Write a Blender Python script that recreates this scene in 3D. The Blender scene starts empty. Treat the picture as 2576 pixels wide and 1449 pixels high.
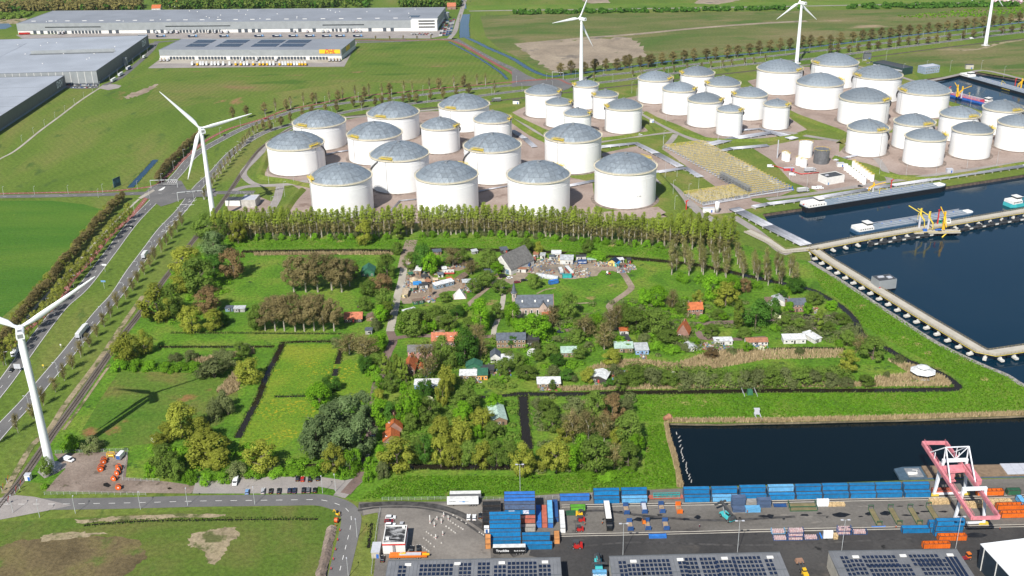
import bpy,bmesh,math,random
from math import sin,cos,pi,radians,hypot,atan2,degrees
from mathutils import Vector,Matrix
from mathutils.geometry import tessellate_polygon
random.seed(11)
R=random.random
U=random.uniform
SC=bpy.context.scene
COL=SC.collection
F,TH,RHO,HC=2700.0,radians(23.5),radians(-1.22),284.0
_fw=Vector((0,cos(TH),-sin(TH)));_u0=Vector((0,sin(TH),cos(TH)));_r0=Vector((1,0,0))
C_R=_r0*cos(RHO)+_u0*sin(RHO);C_U=_u0*cos(RHO)-_r0*sin(RHO);C_P=Vector((0,0,HC))
camd=bpy.data.cameras.new('camera');cam=bpy.data.objects.new('camera',camd);COL.objects.link(cam)
camd.sensor_width=36;camd.lens=F/2576*36;camd.clip_start=1;camd.clip_end=20000
m3=Matrix((C_R,C_U,-_fw)).transposed();cam.matrix_world=Matrix.Translation(C_P)@m3.to_4x4()
SC.camera=cam
SUN_EL,SHADOW_AZ=radians(44.5),radians(67)
sun_to=Vector((-cos(SHADOW_AZ)*cos(SUN_EL),-sin(SHADOW_AZ)*cos(SUN_EL),sin(SUN_EL)))
W=bpy.data.worlds.new('World');SC.world=W;W.use_nodes=True
nt=W.node_tree;bg=nt.nodes['Background'];sky=nt.nodes.new('ShaderNodeTexSky');sky.sky_type='NISHITA'
sky.sun_disc=False;sky.sun_elevation=SUN_EL;sky.sun_rotation=atan2(sun_to.x,sun_to.y)
sky.air_density=1.0;sky.dust_density=0.6;sky.ozone_density=1.0;sky.altitude=100
nt.links.new(sky.outputs[0],bg.inputs[0]);bg.inputs[1].default_value=0.075
sl=bpy.data.lights.new('sun','SUN');sl.energy=4.6;sl.angle=radians(0.55);sl.color=(1.0,0.955,0.88)
so=bpy.data.objects.new('sun',sl);COL.objects.link(so);so.rotation_euler=sun_to.to_track_quat('Z','Y').to_euler();so.location=(0,0,500)
SC.view_settings.view_transform='Standard';SC.view_settings.look='None';SC.view_settings.exposure=0.55;SC.view_settings.gamma=1
SC.view_settings.use_curve_mapping=False
SC.cycles.max_bounces=5;SC.cycles.diffuse_bounces=2;SC.cycles.glossy_bounces=2;SC.cycles.transmission_bounces=2
SC.cycles.transparent_max_bounces=4;SC.cycles.use_denoising=True
def G(x,y,z=0.0):
 d=C_R*((x-1288)/F)+C_U*((724.5-y)/F)+_fw
 return C_P+d*((z-HC)/d.z)
def PR(v):
 v=Vector(v)-C_P;zc=v.dot(_fw)
 return(1288+F*v.dot(C_R)/zc,724.5-F*v.dot(C_U)/zc)
def T(c,r,x,y):return(644*c+x/4,362.25*r+y/4)
def TL(c,r,*a):return[T(c,r,x,y)for x,y in a]
def hgt(bx,by,ty):
 b=G(bx,by);lo,hi=0.0,200.0
 for _ in range(40):
  m=(lo+hi)/2
  if PR((b.x,b.y,m))[1]>ty:lo=m
  else:hi=m
 return lo
def ppm(x,y):
 a=G(x,y);return F/((a-C_P).dot(_fw))
MT={}
def nn(nt,t,**k):
 n=nt.nodes.new(t)
 for a,b in k.items():
  if a.startswith('i_'):n.inputs[int(a[2:])if a[2:].isdigit()else a[2:]].default_value=b
  else:setattr(n,a,b)
 return n
def mixc(nt,fac,a,b,mode='MIX'):
 n=nt.nodes.new('ShaderNodeMix');n.data_type='RGBA';n.blend_type=mode;n.clamp_result=False
 for i,v in((0,fac),(6,a),(7,b)):
  if isinstance(v,(int,float)):n.inputs[i].default_value=v
  elif isinstance(v,tuple):n.inputs[i].default_value=(*v[:3],1)
  else:nt.links.new(v,n.inputs[i])
 return n.outputs[2]
def maprange(nt,v,a,b,c=0.0,d=1.0):
 n=nn(nt,'ShaderNodeMapRange');n.interpolation_type='SMOOTHSTEP'
 nt.links.new(v,n.inputs[0])
 for i,x in zip((1,2,3,4),(a,b,c,d)):n.inputs[i].default_value=x
 return n.outputs[0]
def noise(nt,vec,scale,detail=3,rough=.55,dist=0.0):
 n=nn(nt,'ShaderNodeTexNoise');n.inputs['Scale'].default_value=scale;n.inputs['Detail'].default_value=detail
 n.inputs['Roughness'].default_value=rough;n.inputs['Distortion'].default_value=dist
 nt.links.new(vec,n.inputs['Vector']);return n.outputs[0]
def base(name):
 m=bpy.data.materials.new(name);m.use_nodes=True;nt=m.node_tree
 return m,nt,nt.nodes['Principled BSDF']
def pm(name,col,rough=.6,metal=0.0,var=.12,scale=.6,rand=0.0,dirt=None,dirt_lo=.55,dirt_scale=.5,bump=0.0,spec=.4,stretch=None):
 """painted / built material: base colour, mottled by noise, optional dirt or rust with a shape of its own, per-object variation"""
 if name in MT:return MT[name]
 m,nt,b=base(name);tc=nn(nt,'ShaderNodeTexCoord');oi=nn(nt,'ShaderNodeObjectInfo')
 off=nn(nt,'ShaderNodeVectorMath',operation='MULTIPLY_ADD');
 cmb=nn(nt,'ShaderNodeCombineXYZ');
 for i in range(3):nt.links.new(oi.outputs['Random'],cmb.inputs[i])
 nt.links.new(cmb.outputs[0],off.inputs[0]);off.inputs[1].default_value=(371,173,97);nt.links.new(tc.outputs['Object'],off.inputs[2])
 vec=off.outputs[0]
 n1=noise(nt,vec,scale,4)
 d=tuple(c*(1-var*1.6)for c in col);l=tuple(min(1,c*(1+var*1.2))for c in col)
 c=mixc(nt,maprange(nt,n1,.3,.7),d,l)
 if rand:
  k=maprange(nt,oi.outputs['Random'],0,1,1-rand,1+rand)
  kk=nn(nt,'ShaderNodeVectorMath',operation='SCALE');nt.links.new(c,kk.inputs[0]);nt.links.new(k,kk.inputs[3]);c=kk.outputs[0]
 if dirt:
  v2=vec
  if stretch:
   mp=nn(nt,'ShaderNodeVectorMath',operation='MULTIPLY');nt.links.new(vec,mp.inputs[0]);mp.inputs[1].default_value=stretch;v2=mp.outputs[0]
  n2=noise(nt,v2,dirt_scale,5,.65)
  c=mixc(nt,maprange(nt,n2,dirt_lo,dirt_lo+.14),c,dirt)
 nt.links.new(c,b.inputs['Base Color']);b.inputs['Roughness'].default_value=rough;b.inputs['Metallic'].default_value=metal
 b.inputs['Specular IOR Level'].default_value=spec
 if bump:
  bp=nn(nt,'ShaderNodeBump');bp.inputs['Strength'].default_value=bump;bp.inputs['Distance'].default_value=.2
  nt.links.new(noise(nt,vec,scale*6,3),bp.inputs['Height']);nt.links.new(bp.outputs[0],b.inputs['Normal'])
 MT[name]=m;return m
def gm(name,cols,scale=.012,fine=.5,fa=.5,patches=(),bump=.6,rough=.95,bscale=.9,streak=None,sep=(.34,.5,.66),mow=None):
 """ground cover: 3 colours mixed by broad noise, fine mottling, then patches (colour, scale, lo, hi[, mask scale, mask lo])"""
 if any(w in name for w in('grass','pasture','meadow','crop','field')):
  tn_=lambda c:tuple(a*b for a,b in zip(c,(1.42,1.30,1.25)));cols=[tn_(c)for c in cols];patches=[(tn_(q[0])if max(q[0])<.3 else q[0],*q[1:])for q in patches]
 m,nt,b=base(name);g=nn(nt,'ShaderNodeNewGeometry');vec=g.outputs['Position']
 v1=vec
 if streak:
  mp=nn(nt,'ShaderNodeMapping');mp.inputs['Rotation'].default_value=(0,0,streak[0]);mp.inputs['Scale'].default_value=(streak[1],streak[2],1)
  nt.links.new(vec,mp.inputs[0]);v1=mp.outputs[0]
 n1=noise(nt,v1,scale,6,.62,.4)
 cr=nn(nt,'ShaderNodeValToRGB');e=cr.color_ramp.elements
 e[0].position=sep[0];e[0].color=(*cols[0],1);e[1].position=sep[2];e[1].color=(*cols[2],1)
 x=e.new(sep[1]);x.color=(*cols[1],1);nt.links.new(n1,cr.inputs[0]);c=cr.outputs[0]
 for p in patches:
  f=maprange(nt,noise(nt,v1 if streak and p[1]<.2 else vec,p[1],5,.6),p[2],p[3])
  if len(p)>4:
   mu=nn(nt,'ShaderNodeMath',operation='MULTIPLY');nt.links.new(f,mu.inputs[0])
   nt.links.new(maprange(nt,noise(nt,vec,p[4],3),p[5],p[5]+.1),mu.inputs[1]);f=mu.outputs[0]
  c=mixc(nt,f,c,p[0])
 if mow:
  mp=nn(nt,'ShaderNodeMapping');mp.inputs['Rotation'].default_value=(0,0,mow[0]);nt.links.new(vec,mp.inputs[0]);wv=nn(nt,'ShaderNodeTexWave');wv.inputs['Scale'].default_value=mow[1];wv.inputs['Distortion'].default_value=2.5;wv.inputs['Detail'].default_value=2;wv.inputs['Detail Scale'].default_value=.4;nt.links.new(mp.outputs[0],wv.inputs[0])
  c=mixc(nt,maprange(nt,wv.outputs[1],.2,.8,0,mow[2]),c,tuple(q*.55 for q in cols[0]))
 nf=noise(nt,vec,fine,5,.75)
 k=maprange(nt,nf,.25,.75,1-fa,1+fa)
 kk=nn(nt,'ShaderNodeVectorMath',operation='SCALE');nt.links.new(c,kk.inputs[0]);nt.links.new(k,kk.inputs[3])
 nt.links.new(kk.outputs[0],b.inputs['Base Color']);b.inputs['Roughness'].default_value=rough;b.inputs['Specular IOR Level'].default_value=.15
 if bump:
  bp=nn(nt,'ShaderNodeBump');bp.inputs['Strength'].default_value=bump;bp.inputs['Distance'].default_value=.5
  nt.links.new(noise(nt,vec,bscale,4,.7),bp.inputs['Height']);nt.links.new(bp.outputs[0],b.inputs['Normal'])
 MT[name]=m;return m
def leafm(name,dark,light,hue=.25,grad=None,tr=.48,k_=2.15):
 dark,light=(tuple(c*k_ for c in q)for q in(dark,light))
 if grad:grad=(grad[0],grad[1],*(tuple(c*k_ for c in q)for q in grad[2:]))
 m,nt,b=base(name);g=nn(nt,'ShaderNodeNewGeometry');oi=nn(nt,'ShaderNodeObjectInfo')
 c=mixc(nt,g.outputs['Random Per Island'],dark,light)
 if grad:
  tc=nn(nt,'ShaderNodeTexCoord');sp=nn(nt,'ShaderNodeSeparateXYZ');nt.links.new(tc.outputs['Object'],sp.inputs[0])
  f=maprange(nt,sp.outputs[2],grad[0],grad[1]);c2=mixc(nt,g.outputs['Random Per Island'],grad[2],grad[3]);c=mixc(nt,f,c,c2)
 k=maprange(nt,oi.outputs['Random'],0,1,1-hue,1+hue)
 kk=nn(nt,'ShaderNodeVectorMath',operation='SCALE');nt.links.new(c,kk.inputs[0]);nt.links.new(k,kk.inputs[3])
 nt.nodes.remove(b);d=nn(nt,'ShaderNodeBsdfDiffuse');t=nn(nt,'ShaderNodeBsdfTranslucent');mx=nn(nt,'ShaderNodeMixShader');mx.inputs[0].default_value=tr
 nt.links.new(kk.outputs[0],d.inputs[0]);nt.links.new(kk.outputs[0],t.inputs[0]);nt.links.new(d.outputs[0],mx.inputs[1]);nt.links.new(t.outputs[0],mx.inputs[2])
 nt.links.new(mx.outputs[0],nt.nodes['Material Output'].inputs[0]);MT[name]=m;return m
def waterm(name,col,wscale,strength,rough=.06,wind=0.0):
 m,nt,b=base(name);g=nn(nt,'ShaderNodeNewGeometry')
 b.inputs['Base Color'].default_value=(*col,1);b.inputs['Roughness'].default_value=rough;b.inputs['IOR'].default_value=1.33
 bp=nn(nt,'ShaderNodeBump');bp.inputs['Strength'].default_value=strength;bp.inputs['Distance'].default_value=.3
 if wind:
  wn=maprange(nt,noise(nt,g.outputs['Position'],.012,4,.6,.6),.4,.66);nt.links.new(maprange(nt,wn,0,1,rough,rough+wind),b.inputs['Roughness']);nt.links.new(maprange(nt,wn,0,1,strength*.35,strength*1.5),bp.inputs['Strength'])
 nt.links.new(noise(nt,g.outputs['Position'],wscale,4,.6),bp.inputs['Height']);nt.links.new(bp.outputs[0],b.inputs['Normal']);MT[name]=m;return m
class MB:
 def __init__(s):s.v=[];s.f=[];s.mi=[];s.cur=0
 def add(s,vs,fs):
  n=len(s.v);s.v+=[tuple(v)for v in vs]
  for f in fs:s.f.append(tuple(i+n for i in f));s.mi.append(s.cur)
  return s
 def box(s,x,y,z,sx,sy,sz,rz=0.0,taper=1.0,tapery=None):
  c,n=cos(rz),sin(rz);o=[];ty=taper if tapery is None else tapery
  for zz,kx,ky in((z,1,1),(z+sz,taper,ty)):
   for a,b in((-1,-1),(1,-1),(1,1),(-1,1)):
    px,py=a*sx/2*kx,b*sy/2*ky;o.append((x+px*c-py*n,y+px*n+py*c,zz))
  return s.add(o,[(3,2,1,0),(4,5,6,7),(0,1,5,4),(1,2,6,5),(2,3,7,6),(3,0,4,7)])
 def cyl(s,p0,p1,r0,r1=None,n=8,cap=True):
  p0,p1=Vector(p0),Vector(p1);r1=r0 if r1 is None else r1;d=(p1-p0).normalized()
  a=d.orthogonal().normalized();b=d.cross(a);o=[]
  for p,r in((p0,r0),(p1,r1)):
   for i in range(n):t=2*pi*i/n;o.append(p+(a*cos(t)+b*sin(t))*r)
  fs=[(i,(i+1)%n,n+(i+1)%n,n+i)for i in range(n)]
  if cap:fs+=[tuple(range(n-1,-1,-1)),tuple(range(n,2*n))]
  return s.add(o,fs)
 def ring(s,cx,cy,prof,n=32):
  o=[];k=len(prof)
  for i in range(n):
   t=2*pi*i/n
   for r,z in prof:o.append((cx+r*cos(t),cy+r*sin(t),z))
  return s.add(o,[(i*k+j,((i+1)%n)*k+j,((i+1)%n)*k+j+1,i*k+j+1)for i in range(n)for j in range(k-1)])
 def bar(s,p0,p1,w,h=None):
  p0,p1=Vector(p0),Vector(p1);h=h or w;d=(p1-p0).normalized()
  a=d.cross(Vector((0,0,1)));a=a.normalized()if a.length>1e-4 else Vector((1,0,0));b=a.cross(d);o=[]
  for p in(p0,p1):
   for i,j in((-1,-1),(1,-1),(1,1),(-1,1)):o.append(p+a*(i*w/2)+b*(j*h/2))
  return s.add(o,[(0,1,2,3),(7,6,5,4),(4,5,1,0),(5,6,2,1),(6,7,3,2),(7,4,0,3)])
 def prism(s,poly,z0,z1):
  n=len(poly);o=[(x,y,z0)for x,y in poly]+[(x,y,z1)for x,y in poly]
  tri=tessellate_polygon([[Vector((x,y,0))for x,y in poly]])
  up=[]
  for t in tri:
   a,b,c=(poly[i]for i in t);ar=(b[0]-a[0])*(c[1]-a[1])-(c[0]-a[0])*(b[1]-a[1]);up.append(t if ar>0 else t[::-1])
  ar=sum(poly[i][0]*poly[(i+1)%n][1]-poly[(i+1)%n][0]*poly[i][1]for i in range(n))
  side=[(i,(i+1)%n,n+(i+1)%n,n+i)if ar>0 else(n+i,n+(i+1)%n,(i+1)%n,i)for i in range(n)]
  return s.add(o,[tuple(n+i for i in t)for t in up]+[tuple(t[::-1])for t in up]+side)
 def xsec(s,prof,x0,x1):
  n=len(prof);o=[(x0,y,z)for y,z in prof]+[(x1,y,z)for y,z in prof]
  return s.add(o,[tuple(range(n)),tuple(range(2*n-1,n-1,-1))]+[(i,n+i,n+(i+1)%n,(i+1)%n)for i in range(n)])
 def quad(s,a,b,c,d):return s.add([a,b,c,d],[(0,1,2,3)])
 def tube(s,pts,r,n=6):
  for a,b in zip(pts,pts[1:]):s.cyl(a,b,r,n=n)
  return s
 def mesh(s,name,mats=None,smooth=False):
  me=bpy.data.meshes.new(name);me.from_pydata(s.v,[],s.f)
  for m in(mats if isinstance(mats,(list,tuple))else[mats]if mats else[]):me.materials.append(m)
  if any(s.mi):me.polygons.foreach_set('material_index',s.mi)
  if smooth:me.polygons.foreach_set('use_smooth',[True]*len(s.f))
  me.update();return me
def ob(name,me,mat=None,parent=None,loc=None,rz=0.0,scale=None,smooth=False):
 if isinstance(me,MB):me=me.mesh(name,mat,smooth);mat=None
 o=bpy.data.objects.new(name,me);COL.objects.link(o)
 if mat is not None and me is not None:
  if not me.materials:me.materials.append(mat)
  else:o.material_slots[0].link='OBJECT';o.material_slots[0].material=mat
 if parent is not None:o.parent=parent
 if loc is not None:o.location=loc
 if rz:o.rotation_euler=(0,0,rz)
 if scale is not None:o.scale=scale if isinstance(scale,(tuple,list))else(scale,)*3
 return o
def tag(o,label=None,cat=None,group=None,kind=None):
 if label:o['label']=label
 if cat:o['category']=cat
 if group:o['group']=group
 if kind:o['kind']=kind
 return o
def thing(name,label,cat,loc=(0,0,0),rz=0.0,group=None,scale=None):
 return tag(ob(name,None,loc=loc,rz=rz,scale=scale),label,cat,group)
def kids(o):return KID.get(o.name,[])
def dup(root,loc,rz=0.0,label=None,group=None,scale=None,remat=None):
 """copy a thing with its parts and sub-parts"""
 def cp(o,par):
  c=o.copy();COL.objects.link(c)
  if par is not None:c.parent=par;c.matrix_parent_inverse.identity()
  if remat and o.type=='MESH' and o.data.materials and o.material_slots[0].material.name in remat:
   c.material_slots[0].link='OBJECT';c.material_slots[0].material=remat[o.material_slots[0].material.name]
  for ch in o.children:cp(ch,c)
  return c
 r=cp(root,None);r.location=loc;r.rotation_euler=(0,0,rz)
 if scale is not None:r.scale=scale if isinstance(scale,(tuple,list))else(scale,)*3
 if label:r['label']=label
 if group:r['group']=group
 return r
def textmesh(txt,size,bold=0.0,shear=0.0,extrude=.02):
 cu=bpy.data.curves.new('lettering','FONT');cu.body=txt;cu.size=size;cu.align_x='CENTER';cu.align_y='CENTER';cu.extrude=extrude;cu.offset=bold;cu.shear=shear;cu.resolution_u=2
 o=bpy.data.objects.new('lettering_tmp',cu);COL.objects.link(o);dg=bpy.context.evaluated_depsgraph_get()
 me=bpy.data.meshes.new_from_object(o.evaluated_get(dg));bpy.data.objects.remove(o);bpy.data.curves.remove(cu);return me
def lettering(txt,size,mat,parent,loc,rot,bold=0.0,shear=0.0):
 me=textmesh(txt,size,bold,shear);me.materials.clear();me.materials.append(mat)
 o=ob('lettering',me,None,parent,loc);o.rotation_euler=rot;return o
def smooth(pts,per=6):
 if len(pts)<3:return list(pts)
 p=[Vector(q)for q in pts];p=[p[0]*2-p[1]]+p+[p[-1]*2-p[-2]];out=[]
 for i in range(1,len(p)-2):
  for k in range(per):
   t=k/per;a,b,c,d=p[i-1:i+3]
   out.append(.5*(2*b+(c-a)*t+(2*a-5*b+4*c-d)*t*t+(3*b-a-3*c+d)*t**3))
 return out+[p[-2]]
def line(pts,per=6,sm=True):
 w=[G(*p).xy for p in pts]
 return[Vector(q)for q in(smooth(w,per)if sm else w)]
def normals(l):
 o=[]
 for i in range(len(l)):
  d=(l[min(i+1,len(l)-1)]-l[max(i-1,0)]);d=d.normalized()if d.length else Vector((1,0));o.append(Vector((-d.y,d.x)))
 return o
def ribbon_mb(l,w,z,off=0.0,mb=None):
 mb=mb or MB();n=normals(l);vs=[];ws=w if isinstance(w,list)else[w]*len(l)
 for p,q,ww in zip(l,n,ws):
  a=p+q*(off+ww/2);b=p+q*(off-ww/2);vs+=[(a.x,a.y,z),(b.x,b.y,z)]
 return mb.add(vs,[(2*i,2*i+1,2*i+3,2*i+2)for i in range(len(l)-1)])
def sweep_mb(l,prof,mb=None):
 mb=mb or MB();n=normals(l);k=len(prof)
 return mb.add([(p.x+q.x*o,p.y+q.y*o,z)for p,q in zip(l,n)for o,z in prof],[(i*k+j,(i+1)*k+j,(i+1)*k+j+1,i*k+j+1)for i in range(len(l)-1)for j in range(k-1)])
def along(l,step,start=0.0):
 out=[];acc=start
 for a,b in zip(l,l[1:]):
  L=(b-a).length
  while acc<=L and L>0:out.append((a+(b-a)*(acc/L),atan2(b.y-a.y,b.x-a.x)));acc+=step
  acc-=L
 return out
def dashes(l,off,length,gap,w,z,mb):
 n=normals(l);l2=[p+q*off for p,q in zip(l,n)]
 for p,a in along(l2,length+gap):mb.box(p.x,p.y,z,length,w,.012,a)
ZI=[0]
def sheet(name,pts,z,mat,label=None,kind='structure',world=False,rag=0.0):
 if rag:
  q=[]
  for a,b in zip(pts,list(pts[1:])+[pts[0]]):
   for k in range(7):f=k/7;q.append((a[0]+(b[0]-a[0])*f+U(-rag,rag),a[1]+(b[1]-a[1])*f+U(-rag,rag)*.5))
  pts=q
 p=[(q[0],q[1])for q in pts]if world else[tuple(G(*q).xy)for q in pts]
 tri=tessellate_polygon([[Vector((x,y,0))for x,y in p]]);mb=MB();fs=[]
 for t in tri:
  a,b,c=(p[i]for i in t);ar=(b[0]-a[0])*(c[1]-a[1])-(c[0]-a[0])*(b[1]-a[1]);fs.append(t if ar>0 else t[::-1])
 ZI[0]+=1;z+=ZI[0]*.0007
 mb.add([(x,y,z)for x,y in p],fs);return tag(ob(name,mb,mat),label,kind=kind)
def ribbon(name,pts,w,z,mat,label=None,kind='structure',sm=True,per=6):
 ZI[0]+=1;return tag(ob(name,ribbon_mb(line(pts,per,sm),w,z+ZI[0]*.0007),mat),label,kind=kind)
def inside(p,poly):
 x,y=p;r=False;j=len(poly)-1
 for i in range(len(poly)):
  xi,yi=poly[i];xj,yj=poly[j]
  if(yi>y)!=(yj>y)and x<(xj-xi)*(y-yi)/(yj-yi)+xi:r=not r
  j=i
 return r
ONES='first second third fourth fifth sixth seventh eighth ninth tenth eleventh twelfth thirteenth fourteenth fifteenth sixteenth seventeenth eighteenth nineteenth'.split()
TENS={2:'twent',3:'thirt',4:'fort',5:'fift',6:'sixt',7:'sevent',8:'eight',9:'ninet'}
def ordw(n):
 if n<20:return ONES[n-1]
 if n<100:return TENS[n//10]+('ieth' if n%10==0 else 'y-'+ONES[n%10-1])
 return('hundred and ' if n<200 else 'two hundred and ')+ordw(n%100)if n%100 else 'hundredth'
# ================================================================== ground materials
M_past=gm('pasture',[(.055,.104,.014),(.076,.124,.020),(.112,.128,.036)],.011,.35,.32,[((.17,.115,.055),.018,.66,.74),((.045,.085,.018),.06,.58,.7)],streak=(.45,1,.35),mow=(-.62,.055,.10))
M_fieldB=gm('young_crop',[(.030,.090,.010),(.040,.108,.012),(.062,.125,.016)],.012,.5,.25,[((.40,.33,.02),.25,.66,.72,.02,.60)],streak=(.3,.4,1.6),mow=(1.3,.09,.15))
M_lush=gm('lush_grass',[(.038,.100,.009),(.062,.140,.012),(.105,.150,.024)],.03,.55,.5,[((.16,.14,.055),.05,.63,.72),((.026,.060,.012),.12,.60,.68)])
M_flower=gm('flower_meadow',[(.050,.125,.010),(.078,.150,.012),(.120,.165,.018)],.02,.6,.4,[((.30,.27,.018),.55,.50,.64,.045,.50),((.34,.30,.015),1.0,.60,.68),((.6,.6,.5),1.1,.74,.78),((.035,.085,.012),.05,.62,.72)])
M_west=gm('rough_pasture',[(.044,.104,.011),(.064,.114,.017),(.105,.100,.032)],.022,.5,.4,[((.16,.09,.04),.03,.62,.72),((.05,.12,.012),.05,.58,.68),((.4,.32,.2),.35,.70,.76)])
M_dike=gm('dike_grass',[(.042,.108,.009),(.066,.142,.012),(.096,.146,.024)],.028,.7,.5,[((.24,.20,.09),.045,.61,.70),((.060,.165,.008),.22,.54,.62),((.40,.33,.03),.5,.72,.76)])
M_bl=gm('fallow_field',[(.042,.090,.012),(.058,.100,.016),(.085,.098,.028)],.016,.5,.34,[((.085,.072,.036),.02,.60,.70),((.055,.105,.016),.02,.60,.68),((.36,.30,.20),.5,.74,.8)])
M_sand=gm('bare_sand',[(.19,.155,.095),(.30,.245,.16),(.24,.20,.12)],.07,.5,.3,[((.10,.11,.04),.10,.50,.60)])
M_waste=gm('wasteland_grass',[(.056,.088,.022),(.082,.102,.034),(.125,.118,.058)],.010,.3,.28,[((.20,.165,.11),.012,.60,.72),((.050,.090,.020),.015,.52,.64)],streak=(.2,.6,1.6))
M_dirt=gm('bare_earth',[(.20,.165,.125),(.27,.22,.165),(.33,.275,.205)],.02,.3,.22,[((.15,.13,.11),.02,.56,.66),((.10,.11,.05),.03,.66,.74)])
M_far=gm('far_grass',[(.050,.105,.016),(.070,.130,.018),(.100,.145,.030)],.012,.3,.25,[((.35,.30,.03),.12,.68,.74)])
M_bund=gm('bund_floor_gravel',[(.235,.178,.150),(.300,.235,.202),(.340,.275,.240)],.03,.5,.15,[((.20,.145,.120),.05,.60,.70),((.13,.11,.10),.04,.68,.76)],bump=.25)
M_tgrass=gm('terminal_grass',[(.060,.105,.016),(.085,.125,.022),(.130,.135,.042)],.03,.5,.3,[((.20,.15,.075),.06,.66,.74)])
M_asph=gm('asphalt',[(.115,.113,.112),(.135,.132,.130),(.155,.150,.146)],.05,1.2,.10,[((.085,.085,.085),.09,.64,.72)],bump=.1,rough=.85)
M_asphd=gm('dark_asphalt',[(.040,.039,.039),(.052,.050,.049),(.070,.067,.064)],.04,.8,.18,[((.095,.085,.075),.03,.60,.70),((.018,.018,.018),.08,.64,.70)],bump=.1,rough=.8)
M_yard=gm('yard_paving',[(.105,.096,.086),(.138,.128,.115),(.166,.154,.138)],.035,.7,.16,[((.045,.043,.042),.045,.60,.72),((.080,.076,.072),.11,.62,.70),((.22,.20,.175),.09,.62,.70)],bump=.12,rough=.85,streak=(.1,.45,1.3))
M_pave=gm('paving',[(.235,.215,.205),(.275,.250,.235),(.310,.285,.265)],.06,1.0,.12,[((.20,.185,.17),.1,.62,.7)],bump=.12,rough=.85)
M_brickrd=gm('brick_road',[(.140,.100,.088),(.175,.125,.108),(.21,.155,.135)],.05,1.0,.16,[((.10,.08,.07),.12,.6,.7)],bump=.15)
M_red=gm('red_cycle_asphalt',[(.200,.075,.062),(.235,.090,.075),(.255,.110,.092)],.05,1.0,.12,bump=.1)
M_path=gm('pale_path',[(.30,.275,.23),(.36,.33,.28),(.40,.37,.32)],.06,1.0,.12,bump=.1)
M_track=gm('earth_track',[(.20,.155,.115),(.26,.205,.155),(.31,.25,.19)],.06,.6,.22,[((.10,.11,.04),.15,.64,.72)])
M_soil=gm('wet_soil',[(.175,.135,.110),(.215,.170,.140),(.26,.21,.175)],.05,.6,.2,[((.12,.095,.075),.08,.60,.66),((.09,.10,.03),.04,.68,.74)])
M_ballast=gm('ballast',[(.11,.095,.080),(.14,.12,.10),(.17,.145,.12)],.1,1.5,.3)
M_white=pm('road_paint',(.72,.71,.68),.7,var=.08,scale=.5)
M_conc=pm('concrete',(.42,.40,.37),.85,var=.12,scale=.4)
M_concl=pm('pale_concrete',(.55,.51,.44),.85,var=.08,scale=.3)
M_rip=gm('riprap',[(.16,.15,.135),(.26,.245,.22),(.38,.36,.33)],.5,1.6,.5,bump=1.0,bscale=1.2)
M_waterb=waterm('harbour_water',(.0015,.018,.036),.42,.22,.05,.14)
M_waterd=waterm('basin_water',(.0003,.0050,.0075),.35,.05,.03,.06)
M_ditch=waterm('ditch_water',(.017,.014,.009),1.0,.06,.06)
M_ditchb=waterm('open_ditch_water',(.010,.038,.075),.8,.10,.08)
M_steel=pm('rail_steel',(.20,.17,.15),.5,.6)
M_sleeper=pm('sleeper_wood',(.075,.058,.046),.9)
M_reed=leafm('dry_reed',(.26,.20,.11),(.42,.335,.20),.15,tr=.25,k_=1.1);M_mud=gm('bank_mud',[(.085,.072,.045),(.12,.10,.065),(.16,.135,.09)],.1,.8,.3)
M_tuft=leafm('herb_leaves',(.040,.100,.006),(.080,.160,.012),.2,tr=.3,k_=1.45)
# ================================================================== ground sheet with the three harbour basins cut out
BAS_E=[(1918,538),(2017,523.5),(2374,470),(2576,439),(3100,358),(3100,1330),(2660,1010),(2576,967),(2532,940),(2469,914),(2357,859),(2219,770),(2152,726),(2107,697),(2040,655),(2033,622),(1932,558)]
BAS_N=[(2268,206),(2424,187),(2446,179),(2700,222),(2900,300),(2700,330),(2560,300),(2467,278),(2384,253),(2340,232)]
BAS_S=[(1678,1064),(1800,1066),(1935,1063),(2250,1056),(2576,1045),(3100,1024),(3100,1175),(2576,1200),(2320,1207),(1960,1219),(1718,1226),(1709,1199),(1698,1144),(1684,1105)]
WL=-2.4;WS=-1.0
basw=[[tuple(G(*p).xy)for p in b]for b in(BAS_E,BAS_N,BAS_S)]
outer=[(-6000,-3000),(6000,-3000),(6000,14000),(-6000,14000)]
loops=[[Vector((x,y,0))for x,y in l]for l in[outer]+basw]
flat=[p for l in loops for p in l];mb=MB();fs=[]
for t in tessellate_polygon(loops):
 a,b,c=(flat[i]for i in t);fs.append(t if(b.x-a.x)*(c.y-a.y)-(c.x-a.x)*(b.y-a.y)>0 else t[::-1])
mb.add([(p.x,p.y,0)for p in flat],fs);tag(ob('ground',mb,M_past),'olive green pasture around the roads and depots',kind='structure')
for b,nm,mt,lb in zip(basw,('harbour_water','harbour_water','harbour_water'),(M_waterb,M_waterb,M_waterd),('deep blue harbour water beside the jetties','blue water of the far barge basin','almost black water of the basin below the green dike')):
 cx=sum(p[0]for p in b)/len(b);cy=sum(p[1]for p in b)/len(b)
 sheet(nm,[(x+(x-cx)*.06,y+(y-cy)*.06)for x,y in b],WS if mt is M_waterd else WL,mt,lb,world=True)
def bank(name,pts,w,mat,label,z0=.01,wob=0.0):
 l=line(pts,4);n=normals(l);mb=MB();vs=[]
 for p,q in zip(l,n):
  a=p-q*.5;b=p+q*(w+U(-wob,wob));vs+=[(a.x,a.y,z0),(b.x,b.y,WL-.3)]
 mb.add(vs,[(2*i,2*i+1,2*i+3,2*i+2)for i in range(len(l)-1)])
 return tag(ob(name,mb,mat),label,kind='structure')
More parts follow.
